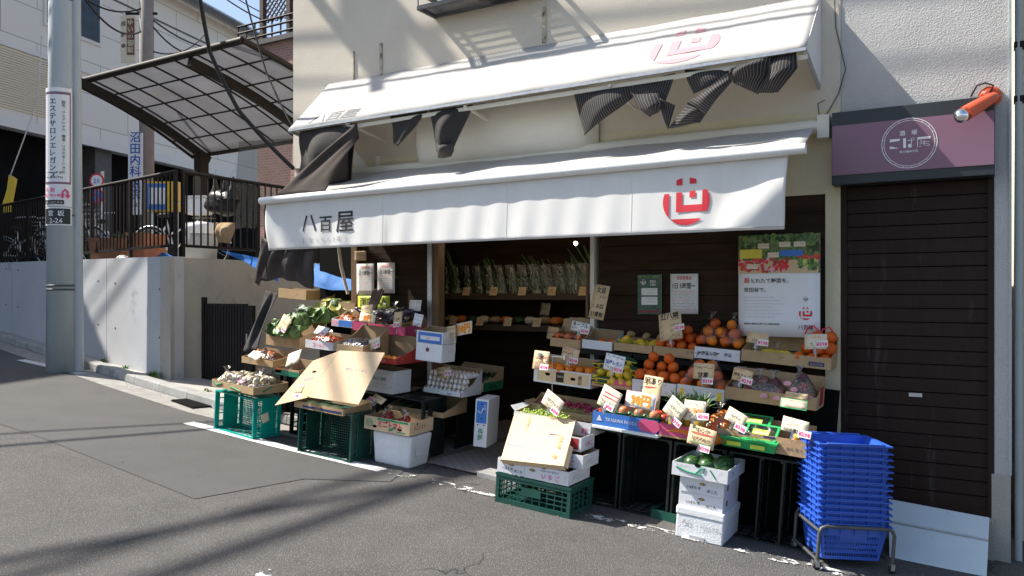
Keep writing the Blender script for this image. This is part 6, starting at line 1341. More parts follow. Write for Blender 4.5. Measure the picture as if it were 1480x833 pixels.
for i in range(22):
    q = P+Vector((rn2.uniform(.04, .60), rn2.uniform(.02, .22), .08+rn2.uniform(0, .12)*(1-.3*abs(i/11-1)))); o = put('aubergine', AUB, q, .085, 'glossy dark aubergine in the heap on the magenta carton', 'aubergine', 'aubergines on the magenta carton', rn2); o.rotation_euler = (0, rn2.uniform(-.6, .6), rn2.uniform(-.8, .8)); pa_.append(q)
film_bag(pa_[:8], .04, 'clear bag of aubergines, left one on the magenta carton', seed=74, k='film'); film_bag(pa_[8:15], .04, 'clear bag of aubergines, middle one on the magenta carton', seed=75); film_bag(pa_[15:], .04, 'clear bag of aubergines at the right end of the magenta carton', seed=76)
b = B()
for i in range(7): b.tube([(-.02+.012*i, 0, 0), (.03+.016*i, .0, .14), (.09+.020*i, -.01, .27+.01*(i % 3))], .010, 'mushroom', 7)
o = b.build('burdock_bundle', loc=P+Vector((.12, .06, .10))); tag(o, 'long brown root bundle slanting up over the aubergines', 'root bundle')
# blue box over foam box
tq = (-4.226, -0.52, 1.142, 0.278)
r = root('foam_box', (tq[0], tq[1], tq[2]), 'small white foam box with a brown stamp under the blue carton', 'foam box'); b = B(); b.box(0, tq[3], 0, .20, 0, .155, 'foam'); b.build('body', r, bevel=.006)
b = B(); b.add([(tq[3]*.45+.02*math.cos(t*.7854), -.0015, .10+.02*math.sin(t*.7854)) for t in range(8)], [tuple(range(8))], 'sweet_potato'); b.build('stamp', r)
def p_q(b, w_, hf, d): rect2(b, .02, w_-.01, .0, hf-.012, 'carton_blue'); rect2(b, .045, w_-.03, hf*.25, hf*.6, 'carton_white', -.0022); b.text('なす', .02, (w_*.4, -.003, hf*.33), 'ink_red')
carton('blue and white carton on the small foam box', tuple(Vector(tq[:3])+frame() @ Vector((-.0, 0, .158))), tq[3], .20, .10, .13, mo='carton_white', mi='cardboard_in', pr=p_q)
# eco farm carton in the dark
te = (-4.741, -0.62, 0.864, 0.345)
def p_e(b, w_, hf, d): b.text('(有)エコ農園', .030, (w_*.34, -.0025, hf*.55), 'ink_green', sx=.9); b.scrawl((w_*.36, -.0025, hf*.35), .16, .012, 'ink_green', 2); b.scrawl((w_*.36, -.0025, hf*.2), .16, .012, 'ink_green', 3)
K('pale carton with green lettering in the shade behind the flaps', te, .25, .20, mo='carton_white', mi='cardboard_in', pr=p_e)
# carton with big flaps and corn on the dark crate
tf = (-5.098, -1.08, 0.741, 0.561)
def p_f(b, w_, hf, d): rect2(b, .10, w_-.02, .012, hf*.55, 'navy'); b.text('玉ねぎ', .022, (w_*.42, -.003, hf*.2), 'cardboard')
K('tan carton with a navy strip holding corn on the dark green crate', tf, .36, .055, .08, mo='cardboard', mi='cardboard_in', pr=p_f)
for i, dx in enumerate((.16, .30, .43)):
    q = Vector(tf[:3])+frame() @ Vector((dx, .05, .045)); b = B(); b.ball((0, 0, 0), .032, 'corn', 2, (2.6, 1, .8), .03, i); tag(b.build('corn_cob', loc=q), ['leftmost husked corn cob at the front of the tan carton', 'middle husked corn cob at the front of the tan carton', 'rightmost husked corn cob at the front of the tan carton'][i], 'corn')
r = root('carton_flap', (0, 0, 0), 'big open tan carton flaps standing sunlit over the corn carton', 'carton', tilt=0)
q = [Vector((-4.675, -1.08, 0.835)), Vector((-4.368, -1.06, 0.82)), Vector((-4.322, -0.82, 1.218)), Vector((-4.814, -0.84, 1.212)), Vector((-5.006, -1.05, 0.898))]
f1 = [Vector((-4.935, -1.08, 0.835)), Vector((-4.381, -1.07, 0.809)), Vector((-4.314, -0.82, 1.218)), Vector((-4.806, -0.84, 1.219))]
nn = (f1[1]-f1[0]).cross(f1[3]-f1[0]).normalized(); b = B(); b.slab(f1, -nn*.005, 'cardboard_pale'); b.build('right_flap', r)
f2 = [Vector((-5.246, -1.16, 0.752)), Vector((-4.939, -1.084, 0.83)), Vector((-4.809, -0.845, 1.213)), Vector((-5.038, -0.92, 1.125))]
n2_ = (f2[1]-f2[0]).cross(f2[3]-f2[0]).normalized(); b = B(); b.slab(f2, -n2_*.005, 'cardboard_pale'); fl2 = b.build('left_flap', r)
b = B(); e = (f1[1]-f1[0]).normalized(); up = (f1[3]-f1[0]); up = (up-e*up.dot(e)).normalized(); b.text('雪園ぶなしめじ', .034, f1[0].lerp(f1[3], .62)+e*.20+nn*.002, 'ink_faint', e, up); b.build('printing', r)
e2 = (f2[1]-f2[0]).normalized(); up2 = (f2[3]-f2[0]); up2 = (up2-e2*up2.dot(e2)).normalized(); b = B(); b.text('取扱注意', .026, f2[0].lerp(f2[2], .45)+n2_*.002, 'pink_pale', e2, up2); o_ = f2[0].lerp(f2[2], .62)+n2_*.002; b.add([o_+e2*(.022*math.cos(t*.5236))+up2*(.009*math.sin(t*.5236)) for t in range(12)], [tuple(range(12))], 'void'); b.build('printing', r)
# tomatoes on the tall foam box
fo = (-4.4, -0.896, 0.308)
r = root('foam_box', fo, 'tall white foam box on the ground under the cherry tomato carton', 'foam box', rz=2); b = B()
b.add([(x, y, z) for (i0, z) in ((.02, 0), (0, .27)) for x, y in ((i0, i0), (.40-i0, i0), (.40-i0, .30-i0), (i0, .30-i0))], [(3, 2, 1, 0), (4, 5, 6, 7), (0, 1, 5, 4), (1, 2, 6, 5), (2, 3, 7, 6), (3, 0, 4, 7)], 'foam'); b.build('body', r, bevel=.018)
b = B(); b.box(.402, .405, .07, .17, .10, .19, 'foam'); b.box(-.004, .0, .05, .12, .08, .14, 'void'); b.build('side_panel', r)
def p_tm(b, w_, hf, d):
    b.text('ミニトマト', .062, (.135, -.003, hf*.34), 'ink_red', sx=.82, bold=.03); rect2(b, .13, w_-.02, hf-.020, hf-.004, 'ink_green'); rect2(b, .005, .10, hf*.05, hf*.95, 'cardboard_pale', -.001)
    n = 20; vs = [(.055+q*math.cos(t*2*math.pi/n), -.0025, hf*.52+q*math.sin(t*2*math.pi/n)) for q in (.034, .028) for t in range(n)]; b.add(vs, [(i, (i+1) % n, n+(i+1) % n, n+i) for i in range(n)], 'ink_green'); b.text('中', .045, (.055, -.003, hf*.36), 'ink_green', align='C')
    b.slab([(.30, -.003, .025), (.25, -.003, .01), (.265, -.003, .038)], (0, .001, 0), 'ink_green'); b.bar((.27, -.003, .028), (.32, -.003, .05), .002, .012, 'ink_green'); rect2(b, .33, .42, .012, .02, 'ink_green')
    b.text('ミニトマト', .045, (w_+.0025, .05, hf*.35), 'carton_red', (0, 1, 0), sx=.8); handle_hole(b, .11, hf*.3); handle_hole(b, .36, hf*.35)
    b.add([(w_+.003, .10+.01*math.cos(t*.5236), hf*.78+.01*math.sin(t*.5236)) for t in range(12)], [tuple(range(12))], 'void')
tt = (fo[0]-.04, fo[1]-.04, fo[2]+.285); 
carton('tan carton printed with red Japanese lettering holding cherry tomatoes', tt, .46, .34, .11, mo='cardboard_pale', mi='cardboard_in', pr=p_tm, rz=3)
for i, (x, y) in enumerate(((.18, .05), (.36, .06), (.29, .17), (.10, .18))):
    c = Vector(tt)+frame(3) @ Vector((x, y, .075)); qs = []
    for j in range(14):
        q = c+Vector((rn2.uniform(-.055, .055), rn2.uniform(-.04, .04), rn2.uniform(0, .04))); qs.append(q); put('cherry_tomato', TOM, q, .014, 'small red cherry tomato in a clear bag in the tomato carton', 'cherry tomato', 'cherry tomatoes in bags', rn2)
    film_bag(qs, .014, ['bag of cherry tomatoes at the front left of the tomato carton', 'bag of cherry tomatoes at the front right of the tomato carton', 'bag of cherry tomatoes in the middle of the tomato carton', 'bag of cherry tomatoes at the back left of the tomato carton'][i], seed=80+i)
# cucumber tray, eggs, green lined carton
tu = (-4.549, -0.5, 0.686, 0.558)
K('shallow tan tray of dark cucumbers behind the tomato carton', (tu[0], tu[1], tu[2], tu[3]+.02), .40, .045, .16, mo='cardboard', mi='cardboard_in', rz=4)
CUC = proto(lambda b: b.tube([(-1, 0, 0), (-.8, 0, .03), (0, 0, .07), (.8, 0, .03), (1, 0, 0)], [.05, .15, .17, .15, .05], 'leaf_dark', 8), 'cucumber')
for i in range(16):
    q = Vector(tu[:3])+frame(4) @ Vector((.10+.03*(i % 11), .10+.09*(i//6), .03+.02*(i % 3))); o = put('cucumber', CUC, q, .09, 'dark green cucumber in the shallow tray behind the tomatoes', 'cucumber', 'cucumbers in the shallow tray', rn2); o.rotation_euler = (0, rn2.uniform(-.1, .1), rn2.uniform(.8, 1.9))
tE = (-4.288, -0.32, 0.843, 0.416)
def p_egg(b, w_, hf, d): b.text('たまご', .022, (w_*.6, -.0025, hf*.2), 'ink_blue'); rect2(b, w_-.02, w_-.008, 0, hf, 'pink')
K('white carton of eggs in the shop doorway', tE, .30, .04, .22, mo='carton_white', mi='cardboard_in', pr=p_egg)
for L_ in range(4):
    for j in range(5 if L_ == 3 else 2):
        for i in range(9):
            q = Vector(tE[:3])+frame() @ Vector((.03+(tE[3]-.05)*i/8, -.0+.03+.045*j+.012*L_, .03+.046*L_)); put('egg', EGG['egg' if (i*7+j*3+L_) % 3 == 0 else 'egg_white'], q, .0215, 'pale egg stacked in the white egg carton', 'egg', 'eggs in the white carton', rn2).rotation_euler = (rn2.uniform(-.15, .15), rn2.uniform(-.15, .15), 0)
tl_ = (-4.292, -0.02, 0.862, 0.38)
def p_l(b, w_, hf, d): side_rect(b, w_, 0, d*.98, 0, .08, 'tray_dgreen'); b.text('長ねぎ', .05, (w_+.003, .08, .015), 'leaf_dark', (0, 1, 0))
K('green sided carton of leafy bundles behind the eggs', (tl_[0], tl_[1], tl_[2], tl_[3]+.06), .34, .08, .20, mo='cardboard', mi='cardboard_in', pr=p_l)
def leaf_bundle(loc, label, group, seed, n=26, l=.16, k=('leaf', 'leaf_dark')):
    rn = random.Random(seed); b = B()
    for i in range(n):
        a = rn.uniform(0, 6.28); o_ = Vector((rn.uniform(-.03, .03), rn.uniform(-.03, .03), 0)); d = Vector((math.cos(a)*.5, math.sin(a)*.5, .7)).normalized(); s = Vector((-math.sin(a), math.cos(a), 0))*.02; ll_ = l*rn.uniform(.5, 1); kk = rn.choice(k)
        b.tube([o_, o_+d*ll_*.6], .003, 'leek_white', 4, False); b.add([o_+d*ll_*.4-s*.3, o_+d*ll_*.4+s*.3, o_+d*ll_*.8+s, o_+d*ll_-s*.2, o_+d*ll_*.8-s], [(0, 1, 2, 3, 4)], kk)
    return tag(b.build('leafy_vegetable', loc=loc), label, 'greens', group)
for i in range(6): leaf_bundle(tuple(Vector(tl_[:3])+Vector((.06+.065*i, .08+.06*(i % 2), .04))), 'leafy bundle in the green sided carton behind the eggs', 'leafy bundles behind the eggs', i, l=.13)
# upright blue and white carton
ub = (-3.692, -0.42, 0.432)
r = root('carton', ub, 'tall white carton with a blue top panel standing upright in the doorway', 'carton', rz=12)
b = B(); b.box(0, .115, 0, .27, 0, .40, 'carton_white'); b.build('body', r)
b = B(); rect2(b, .012, .103, .20, .385, 'carton_blue'); b.tube([(.025, -.002, .30), (.05, -.002, .28), (.075, -.002, .33)], .006, 'carton_white', 5); b.vtext('レタス', .025, (.088, -.003, .37), 'carton_white'); b.vtext('長野', .05, (.055, -.003, .165), 'ink_green'); 
for x, z in ((.03, .185), (.085, .185), (.06, .36), (.085, .30), (.06, .24)): b.add([(x+.007*math.cos(t), -.0035, z+.006*math.sin(t)) for t in (0, 1, 2, 3, 4, 5)], [tuple(range(6))], 'void')
b.build('printing', r)
b = B(); b.lathe([(0, 0), (.05, 0), (.055, .07), (.06, .075), (.05, .075), (.04, .02)], 'brown_pot'); tag(b.build('clay_pot', loc=(-4.086, -0.588, 0.286)), 'small brown clay pot on the ground right of the tall foam box', 'pot')
# step plate at door
b = B(); b.box(0, .42, 0, .18, 0, .05, 'kerb'); o = b.build('door_step', loc=(-3.5060000000000002, -0.651, 0.23399999999999999), rot=frame(-3).to_euler(), bevel=.006); tag(o, 'pale worn concrete block at the foot of the shop door beside the folding crate', 'step')

# ================================================================ INSIDE THE SHOP
r = root('wall_shelf', (0, 0, 0), 'dark wooden two-tier shelf of vegetables at the back of the shop', 'shelf', tilt=0)
SY = 1.0
zs1 = (-4.156, 1.0, 1.71)[2]-.01; zs2 = (-4.156, 1.0, 1.391)[2]-.01
for z in (zs1, zs2):
    b = B(); b.box(-5.75, -2.95, SY, SY+.42, z-.03, z, 'shelf_wood'); b.box(-5.75, -2.95, SY-.02, SY-.001, z-.05, z+.015, 'shelf_wood'); b.build('shelf_board', r)
b = B(); b.box(-5.8, -2.9, SY+.43, SY+.46, .2, 2.6, 'dark_board'); b.build('back_panel', r)
for x in (-5.76, -2.94): b = B(); b.box(x-.03, x+.03, SY, SY+.42, .25, zs1+.3, 'wood_post'); b.build('side_post', r)
for i in range(19):
    x = -5.62+.14*i; rn = random.Random(i); kind = i % 4; b = B(); h = (.42, .5, .24, .30)[kind]; n = 11
    for j in range(n):
        ox, oy = rn.uniform(-.05, .05), rn.uniform(-.03, .03); lean = .35+.3*rn.random()
        lean += (rn.random()-.5)*.5; h = h*rn.uniform(.75, 1.1); b.tube([(ox, oy, 0), (ox-lean*h*.5, oy+.03, h*.5), (ox-lean*h*1.1, oy+.04, h)], [.010, .010, .005], 'leek_green' if kind < 2 else 'leaf', 6)
        if kind < 2: b.tube([(ox, oy, -.001), (ox-lean*h*.14, oy+.01, h*.14)], .0115, 'leek_white', 6)
    tag(b.build('leek_bundle' if kind < 2 else 'greens_bundle', loc=(x, SY+.14, zs1+.01)), 'green stalk bundle leaning on the upper shelf inside the shop', 'vegetable bundle', 'stalk bundles on the upper shelf')
    b = B(); b.grid(lambda u, v: (-.075+.15*u-.05*v, -.03-.02*math.sin(3.1*u), .30*v), 6, 4, 'film_soft'); tag(b.build('wrapper', loc=(x, SY+.13, zs1+.01)), 'clear wrapper around a stalk bundle on the upper shelf', 'wrapper', 'wrappers on the upper shelf')
for i in range(18):
    x = -5.6+.145*i; b = B(); k = ('pot_brown', 'carrot', 'leaf_dark', 'mushroom_pale')[i % 4]
    b.ball((0, .06, .05), .07, k, 2, (1.1, 1, .6), .12, i); tag(b.build('produce_bag', loc=(x, SY+.08, zs2+.005)), 'dim bag of produce on the lower shelf inside the shop', 'bag', 'bags on the lower shelf')
for i in range(16):
    x = -5.6+.17*i; z = zs1-.005 if i % 2 else zs2-.0; b = B(); b.add([(0, 0, 0), (.09, 0, 0), (.09, .03, .085), (0, .03, .085)], [(0, 1, 2, 3)], 'card_tan'); b.scrawl((.01, -.001, .05), .07, .018, 'ink', i); b.scrawl((.01, -.001, .02), .07, .018, 'ink_red', i+9)
    tag(b.build('price_card', loc=(x, SY-.035, z)), 'small tan price card clipped to the edge of an inside shelf', 'price card', 'price cards on the inside shelves')
r = root('light_bulb', (-3.188, 0.5, 2.168), 'small bare lit bulb hanging inside the shop doorway under the valance', 'lamp', tilt=0)
b = B(); b.ball((0, 0, 0), .020, 'bulb_lit', 2); b.build('bulb', r); b = B(); b.tube([(0, 0, .025), (0, 0, .07)], .014, 'dark_metal', 8); b.tube([(0, 0, .07), (0, 0, .45)], .004, 'rubber', 5); b.build('socket', r)
pl = bpy.data.lights.new('shop_bulb', 'POINT'); pl.energy = 1.2; pl.color = (1, .72, .42); pl.shadow_soft_size = .03; po = bpy.data.objects.new('shop_bulb', pl); COL.objects.link(po); po.location = Vector((-3.188, 0.5, 2.168))+Vector((0, -.0, -.045))
pl2 = bpy.data.lights.new('shelf_fill', 'POINT'); pl2.energy = 1.1; pl2.color = (1, .74, .45); pl2.shadow_soft_size = .04; po = bpy.data.objects.new('shelf_fill', pl2); COL.objects.link(po); po.location = (-4.3, .45, 2.15)  # unseen fill light added to brighten the interior, no fixture
b = B(); b.tube([(0, 0, 0), (0, 0, .45)], .016, 'wood_post', 8); b.tube([(.05, 0, 0), (.05, 0, .4)], .012, 'orange_red', 8); tag(b.build('tool_handles', loc=(-2.929, 0.2, 1.502)), 'wooden tool handles leaning inside the right door jamb', 'tool')

# ================================================================ SHOPPING BASKETS ON THEIR TROLLEY
BO = Vector((-0.856, -0.935, 0.06)); BRZ = 32
def bmat(): return frame(BRZ)
def bpt(x, y, z): return tuple(BO+bmat() @ Vector((x, y, z)))
LX, LW = .415, .30                                   # rim size
def basket_body(b):
    H = .22; k = 'basket_blue'
    def wl(side, u, z):                              # u along the wall, z height, tapered
        s = .84+.16*z/H; x0, x1 = LX/2*(1-s), LX-LX/2*(1-s); y0, y1 = LW/2*(1-s), LW-LW/2*(1-s)
        return {0: Vector((x0+(x1-x0)*u, y0, z)), 1: Vector((x1, y0+(y1-y0)*u, z)), 2: Vector((x1-(x1-x0)*u, y1, z)), 3: Vector((x0, y1-(y1-y0)*u, z))}[side]
    nrm = {0: Vector((0, 1, 0)), 1: Vector((-1, 0, 0)), 2: Vector((0, -1, 0)), 3: Vector((1, 0, 0))}
    def pn(side, u0, u1, z0, z1, t=.003):
        b.slab([wl(side, u0, z0), wl(side, u1, z0), wl(side, u1, z1), wl(side, u0, z1)], nrm[side]*t, k)
    for sd in range(4):
        n = 22 if sd % 2 == 0 else 15
        pn(sd, 0, 1, .150, H); pn(sd, 0, 1, 0, .02); pn(sd, 0, .05, .02, .15); pn(sd, .95, 1, .02, .15)
        if sd == 0: pn(sd, .3, .7, .112, .15)
        for z in (.045, .075, .108): pn(sd, .05, .95, z, z+.008)
        for i in range(1, n): u = .05+.9*i/n; pn(sd, u-.006, u+.006, .02, .15)
    x = LX*.08; b.box(x, LX-x, LW*.08, LW-LW*.08, 0, .003, k)
    for z0, z1, g in ((.213, .221, .018),):
        b.box(-g, LX+g, -g, .004, z0, z1, k); b.box(-g, LX+g, LW-.004, LW+g, z0, z1, k); b.box(-g, .004, .004, LW-.004, z0, z1, k); b.box(LX-.004, LX+g, .004, LW-.004, z0, z1, k)
    for i in range(5):
        x = LX*(i+.5)/5; b.box(x-.002, x+.002, -.012, -.002, .16, .212, k)
    for i in range(4): y = LW*(i+.5)/4; b.box(-.012, -.002, y-.002, y+.002, .16, .212, k); b.box(LX+.002, LX+.012, y-.002, y+.002, .16, .212, k)
bb_ = B(); basket_body(bb_); bk = bb_.build('shopping_basket', bevel=.0); bk.location = bpt(-.01, 0, .05); bk.rotation_euler = bmat().to_euler()
tag(bk, 'lowest blue shopping basket of the stack, its latticed side showing inside the grey trolley', 'shopping basket', 'blue shopping baskets stacked on the trolley')
for s_, yy in ((-1, .004), (1, LW-.004)):
    b = B(); b.tube([(LX*.30, yy, .215), (LX*.16, yy-s_*.0, .228), (.02, yy+s_*.012, .226), (LX*.02, yy+s_*.012, .226)], .004, 'basket_blue', 6) if False else b.tube([(.03, yy+s_*.016, .218), (.03, yy+s_*.02, .226), (LX-.03, yy+s_*.02, .226), (LX-.03, yy+s_*.016, .218)], .0045, 'basket_blue', 6); b.build('handle', bk)
ORD = ['second', 'third', 'fourth', 'fifth', 'sixth', 'seventh', 'eighth', 'ninth', 'tenth', 'eleventh', 'twelfth', 'thirteenth']
for i in range(1, 14):
    c = copy_tree(bk); c.location = bpt(-.015-.0022*i+random.uniform(-.002, .002), random.uniform(-.002, .002), .05+.0372*i); c.rotation_euler = (frame(BRZ+random.uniform(-.9, .9)) @ Matrix.Rotation(R(random.uniform(-.4, .4)), 3, 'Y')).to_euler()
    c['label'] = 'topmost blue shopping basket of the tall stack' if i == 13 else 'blue shopping basket, %s from the bottom of the tall stack' % ORD[i-1]
r = root('basket_trolley', tuple(BO), 'grey tubular trolley on castors carrying the stack of blue baskets', 'trolley', BRZ)
def hoop(y0, x0, x1, h, side):
    b = B(); b.tube([(x0, y0, .05), (x0, y0, h-.04), (x0+.012, y0, h-.012), (x0+.04, y0, h), (x1-.04, y0, h), (x1-.012, y0, h-.012), (x1, y0, h-.04), (x1, y0, .05)], .011, 'grey_steel', 10); b.build('rail', r)
hoop(-.035, -.03, LX+.01, .265, 0); hoop(LW+.025, -.03, LX+.01, .265, 1)
b = B(); b.tube([(-.03, -.035, .235), (-.03, LW+.025, .235)], .010, 'grey_steel', 10); b.tube([(-.03, -.035, .06), (-.03, LW+.025, .06)], .010, 'grey_steel', 8); b.tube([(LX+.01, -.035, .06), (LX+.01, LW+.025, .06)], .010, 'grey_steel', 8); b.tube([(-.03, LW*.35, .05), (LX+.01, LW*.35, .05)], .009, 'grey_steel', 8); b.tube([(-.03, LW*.65, .05), (LX+.01, LW*.65, .05)], .009, 'grey_steel', 8); b.build('frame', r)
for x in (-.03, LX+.01):
    for y in (-.035, LW+.025):
        b = B(); b.lathe([(0, -.009), (.022, -.009), (.025, 0), (.022, .009), (0, .009)], 'rubber', (x, y, .025), 16, 'Y'); w_ = b.build('castor', r); b = B(); b.box(x-.012, x+.012, y-.014, y-.010, .02, .056, 'steel'); b.box(x-.012, x+.012, y+.010, y+.014, .02, .056, 'steel'); b.box(x-.012, x+.012, y-.014, y+.014, .054, .058, 'steel'); b.build('fork', w_)

# ================================================================ PRICE CARDS, POSTERS
def card(t, label, k='card_tan', tilt=0, lean=10, turn=-14, lines=(), price=None, clip=True, border=None, cat='price card', seed=0, pk='ink_pink', pdx=.30, pdy=-.36, stem=0, name='price_card'):
    """t = (x, y, z, width, height): handwritten card facing the street, held by a clear clip"""
    x, y, z, w_, h = t
    r = bpy.data.objects.new(name, None); COL.objects.link(r); r.location = (x, y, z); tag(r, label, cat)
    r.rotation_euler = (Matrix.Rotation(R(turn), 3, 'Z') @ Matrix.Rotation(R(-lean), 3, 'X') @ Matrix.Rotation(R(tilt), 3, 'Y')).to_euler()
    b = B(); b.grid(lambda u, v: (w_*(u-.5), .004*math.sin(u*3.1+seed), h*(v-.5)), 4, 3, k, True); b.build('card', r, solid=.0012)
    b = B(); n = len(lines); rr = random.Random(seed)
    for i, L_ in enumerate(lines):
        s_, rel, kk = L_[:3]; cz = h*(.5-(i+.62)/(n+.25)); hh = h*rel
        if s_ == '~': b.scrawl((-w_*.43, -.004, cz-hh*.3), w_*.86, hh, kk, seed*7+i)
        elif s_ == '-': b.scrawl((-w_*.42, -.0035, cz), w_*.0, hh, kk); b.add([(-w_*.42, -.0035, cz), (w_*.42, -.0035, cz+h*.03), (w_*.42, -.0035, cz+h*.03+hh), (-w_*.42, -.0035, cz+hh)], [(0, 1, 2, 3)], kk)
        else:
            gw = max(1e-6, max(v.x for v in glyphs(s_)[0])); sx = min(1.15, w_*.88/(gw*hh)); b.text(s_, hh*1.12, (0, -.0045, cz-hh*.45), kk, align='C', sx=sx*.9, bold=.022)
    if border: 
        for q in ((-w_/2, w_/2, -h/2, -h/2+.004), (-w_/2, w_/2, h/2-.004, h/2), (-w_/2, -w_/2+.004, -h/2, h/2), (w_/2-.004, w_/2, -h/2, h/2)): b.add([(q[0], -.003, q[2]), (q[1], -.003, q[2]), (q[1], -.003, q[3]), (q[0], -.003, q[3])], [(0, 1, 2, 3)], border)
    if b.v: b.build('lettering', r)
    if price:
        pw, ph = .084, .044; b = B(); px_, pz_ = w_*pdx, h*pdy; b.slab([(px_-pw/2, -.010, pz_-ph/2), (px_+pw/2, -.010, pz_-ph/2+.004), (px_+pw/2, -.010, pz_+ph/2+.004), (px_-pw/2, -.010, pz_+ph/2)], (0, .001, 0), 'card_white'); pt = b.build('price_tag', r)
        b = B(); gw = max(v.x for v in glyphs(price)[0]); b.text(price, ph*.82, (px_, -.0115, pz_-ph*.28), pk, align='C', sx=min(1, pw*.9/(gw*ph*.82)), bold=.03); b.build('figures', pt)
    if clip:
        b = B(); b.box(-.009, .009, -.012, .012, -h/2-.035, -h/2+.012, 'clear_plastic'); b.lathe([(.004, -h/2-.06-stem), (.006, -h/2-.03)], 'clear_plastic', n=8); b.build('clip', r)
    return r
OY = -.83
card((-2.88, -0.72, 1.208, 0.161, 0.141), 'tan card with red line hanging from a wire holder left of the orange carton', tilt=2, lines=(('~', .10, 'ink_soft'), ('-', .04, 'ink_red'), ('レッドグローブ', .26, 'ink'), ('~', .10, 'sweet_potato')), price='¥198', seed=1, clip=False)
b = B(); P = [(-2.928, -0.72, 1.248), (-2.664, -0.72, 1.238)]; b.tube(P, .0035, 'chrome', 6); q = Vector((-2.785, -0.72, 1.243)); b.tube([q, (-2.785, -0.72, 0.948)], .003, 'chrome', 6)
for f_ in (.15, .95): c = Vector(P[0]).lerp(Vector(P[1]), f_); b.box(c.x-.008, c.x+.008, c.y-.01, c.y+.008, c.z-.018, c.z+.018, 'steel')
tag(b.build('card_stand'), 'thin steel wire card holder standing in the red grape carton', 'card holder')
card((-2.745, -0.5, 1.241, 0.179, 0.106), 'cream card leaning over the oranges in the white carton with the tan panel', tilt=8, lines=(('~', .16, 'ink_red'), ('~', .22, 'ink'), ('~', .14, 'ink_red')), price='¥298', seed=2)
card((-2.763, -0.28, 1.446, 0.195, 0.077), 'wide white card tilted over the leftmost rear carton', 'card_white', tilt=8, lines=(('ネーブル', .45, 'ink'), ('~', .22, 'ink')), price='¥398', seed=3)
card((-2.637, -0.2, 1.644, 0.15, 0.276), 'tall narrow tan card leaning at the right side of the shop door', tilt=7, lines=(('文旦', .16, 'ink'), ('~', .10, 'ink_soft'), ('くみ紅', .13, 'ink'), ('甘夏柑', .13, 'ink')), seed=4, clip=False)
card((-2.342, -0.58, 1.201, 0.176, 0.122), 'pale blue card with blue writing above the lemons', 'white_print', tilt=8, lines=(('~', .16, 'ink_soft'), ('国産レモン', .26, 'ink_blue'), ('~', .16, 'ink_soft')), price='¥398', seed=5)
card((-2.706, -0.86, 0.918, 0.193, 0.116), 'cream card tilted over the green grapes above the tan lid', 'card_cream', tilt=26, lines=(('~', .14, 'ink_red'), ('マスカット', .22, 'ink'), ('~', .14, 'ink_soft')), price='¥498', seed=6)
card((-2.257, -0.86, 0.974, 0.178, 0.151), 'cream card with red underlines just left of the big 98 yen sign', 'card_cream', tilt=20, lines=(('~', .12, 'ink'), ('-', .04, 'ink_red'), ('-', .04, 'ink_red'), ('サンふじりんご', .20, 'ink'), ('~', .12, 'ink_green')), price='¥98', seed=7, pdx=.15)
card((-1.969, -0.8, 1.034, 0.161, 0.219), 'tall tan card with large black writing behind the big 98 sign', tilt=4, lines=(('訳あり', .22, 'ink'), ('-', .03, 'ink_red'), ('~', .10, 'ink'), ('~', .12, 'ink')), seed=8, clip=False)
card((-2.018, -0.88, 0.982, 0.251, 0.109), 'big white sign with orange and yellow 98 yen in the front row', 'card_white', tilt=4, lines=(), border='pink_pale', seed=9)
t98 = (-2.018, -0.88, 0.982, 0.251, 0.109)
def big98(t, parent_label):
    o = [q for q in COL.objects if q.get('label') == parent_label][0]; b = B(); h = t[4]*.80
    for dx, dz, k, yy in ((.004, -.003, 'ink_yellow', -.006), (-.003, .002, 'ink_yellow', -.0055), (0, 0, 'ink_orange', -.0075)):
        b.text('98円', h, (dx, yy, -h*.36+dz), k, align='C', sx=.95, bold=.035)
    b.build('figures', o)
big98(t98, 'big white sign with orange and yellow 98 yen in the front row')
card((-2.012, -0.3, 1.468, 0.193, 0.206), 'large tan card with a 298 yen tag standing under the white flyer', tilt=-11, lines=(('紅八朔', .22, 'ink'), ('-', .015, 'ink_soft'), ('~', .09, 'ink'), ('~', .09, 'ink'), ('~', .09, 'ink')), price='¥298', seed=10, pdx=.42, pdy=-.12)
card((-1.78, -0.86, 0.936, 0.149, 0.13), 'grey cream card tilted in front of the pineapple crowns', 'card_cream', tilt=34, lines=(('~', .12, 'ink_soft'), ('パイナップル', .18, 'ink'), ('~', .12, 'ink_soft')), price='¥398', seed=11, pdx=.42, pdy=-.46)
card((-1.644, -0.87, 0.938, 0.159, 0.133), 'square white card with red and yellow writing before the sunlit oranges', 'card_cream', tilt=0, lines=(('~', .16, 'ink_red'), ('伊予柑', .26, 'ink_orange'), ('~', .16, 'ink_soft')), price='¥398', seed=12, pdx=.45, pdy=-.25)
card((-1.582, -0.92, 0.778, 0.202, 0.126), 'tan card with a red stroke hanging below the front row edge', tilt=8, lines=(('せとか', .26, 'ink'), ('-', .05, 'ink_red'), ('おすすめか', .20, 'ink'), ('-', .03, 'ink_green')), price='¥398', seed=13, pdx=.20, pdy=-.55)
card((-1.667, -0.6, 1.175, 0.165, 0.11), 'tan card over the bagged oranges behind the pineapples', tilt=0, lines=(('~', .16, 'ink'), ('甘夏', .34, 'ink')), price='¥398', seed=14, pdx=.25, pdy=-.6)
card((-1.402, -0.6, 1.16, 0.148, 0.084), 'tan card tilted at the left end of the long apple carton', tilt=10, lines=(('~', .18, 'ink_red'), ('早生りんご', .26, 'ink'), ('~', .18, 'ink')), price='¥298', seed=15)
card((-1.364, -0.34, 1.4, 0.162, 0.077), 'yellow-tan card at the left end of the banana carton', tilt=6, lines=(('~', .2, 'ink_orange'), ('バナナ', .3, 'ink')), price='¥198', seed=16)
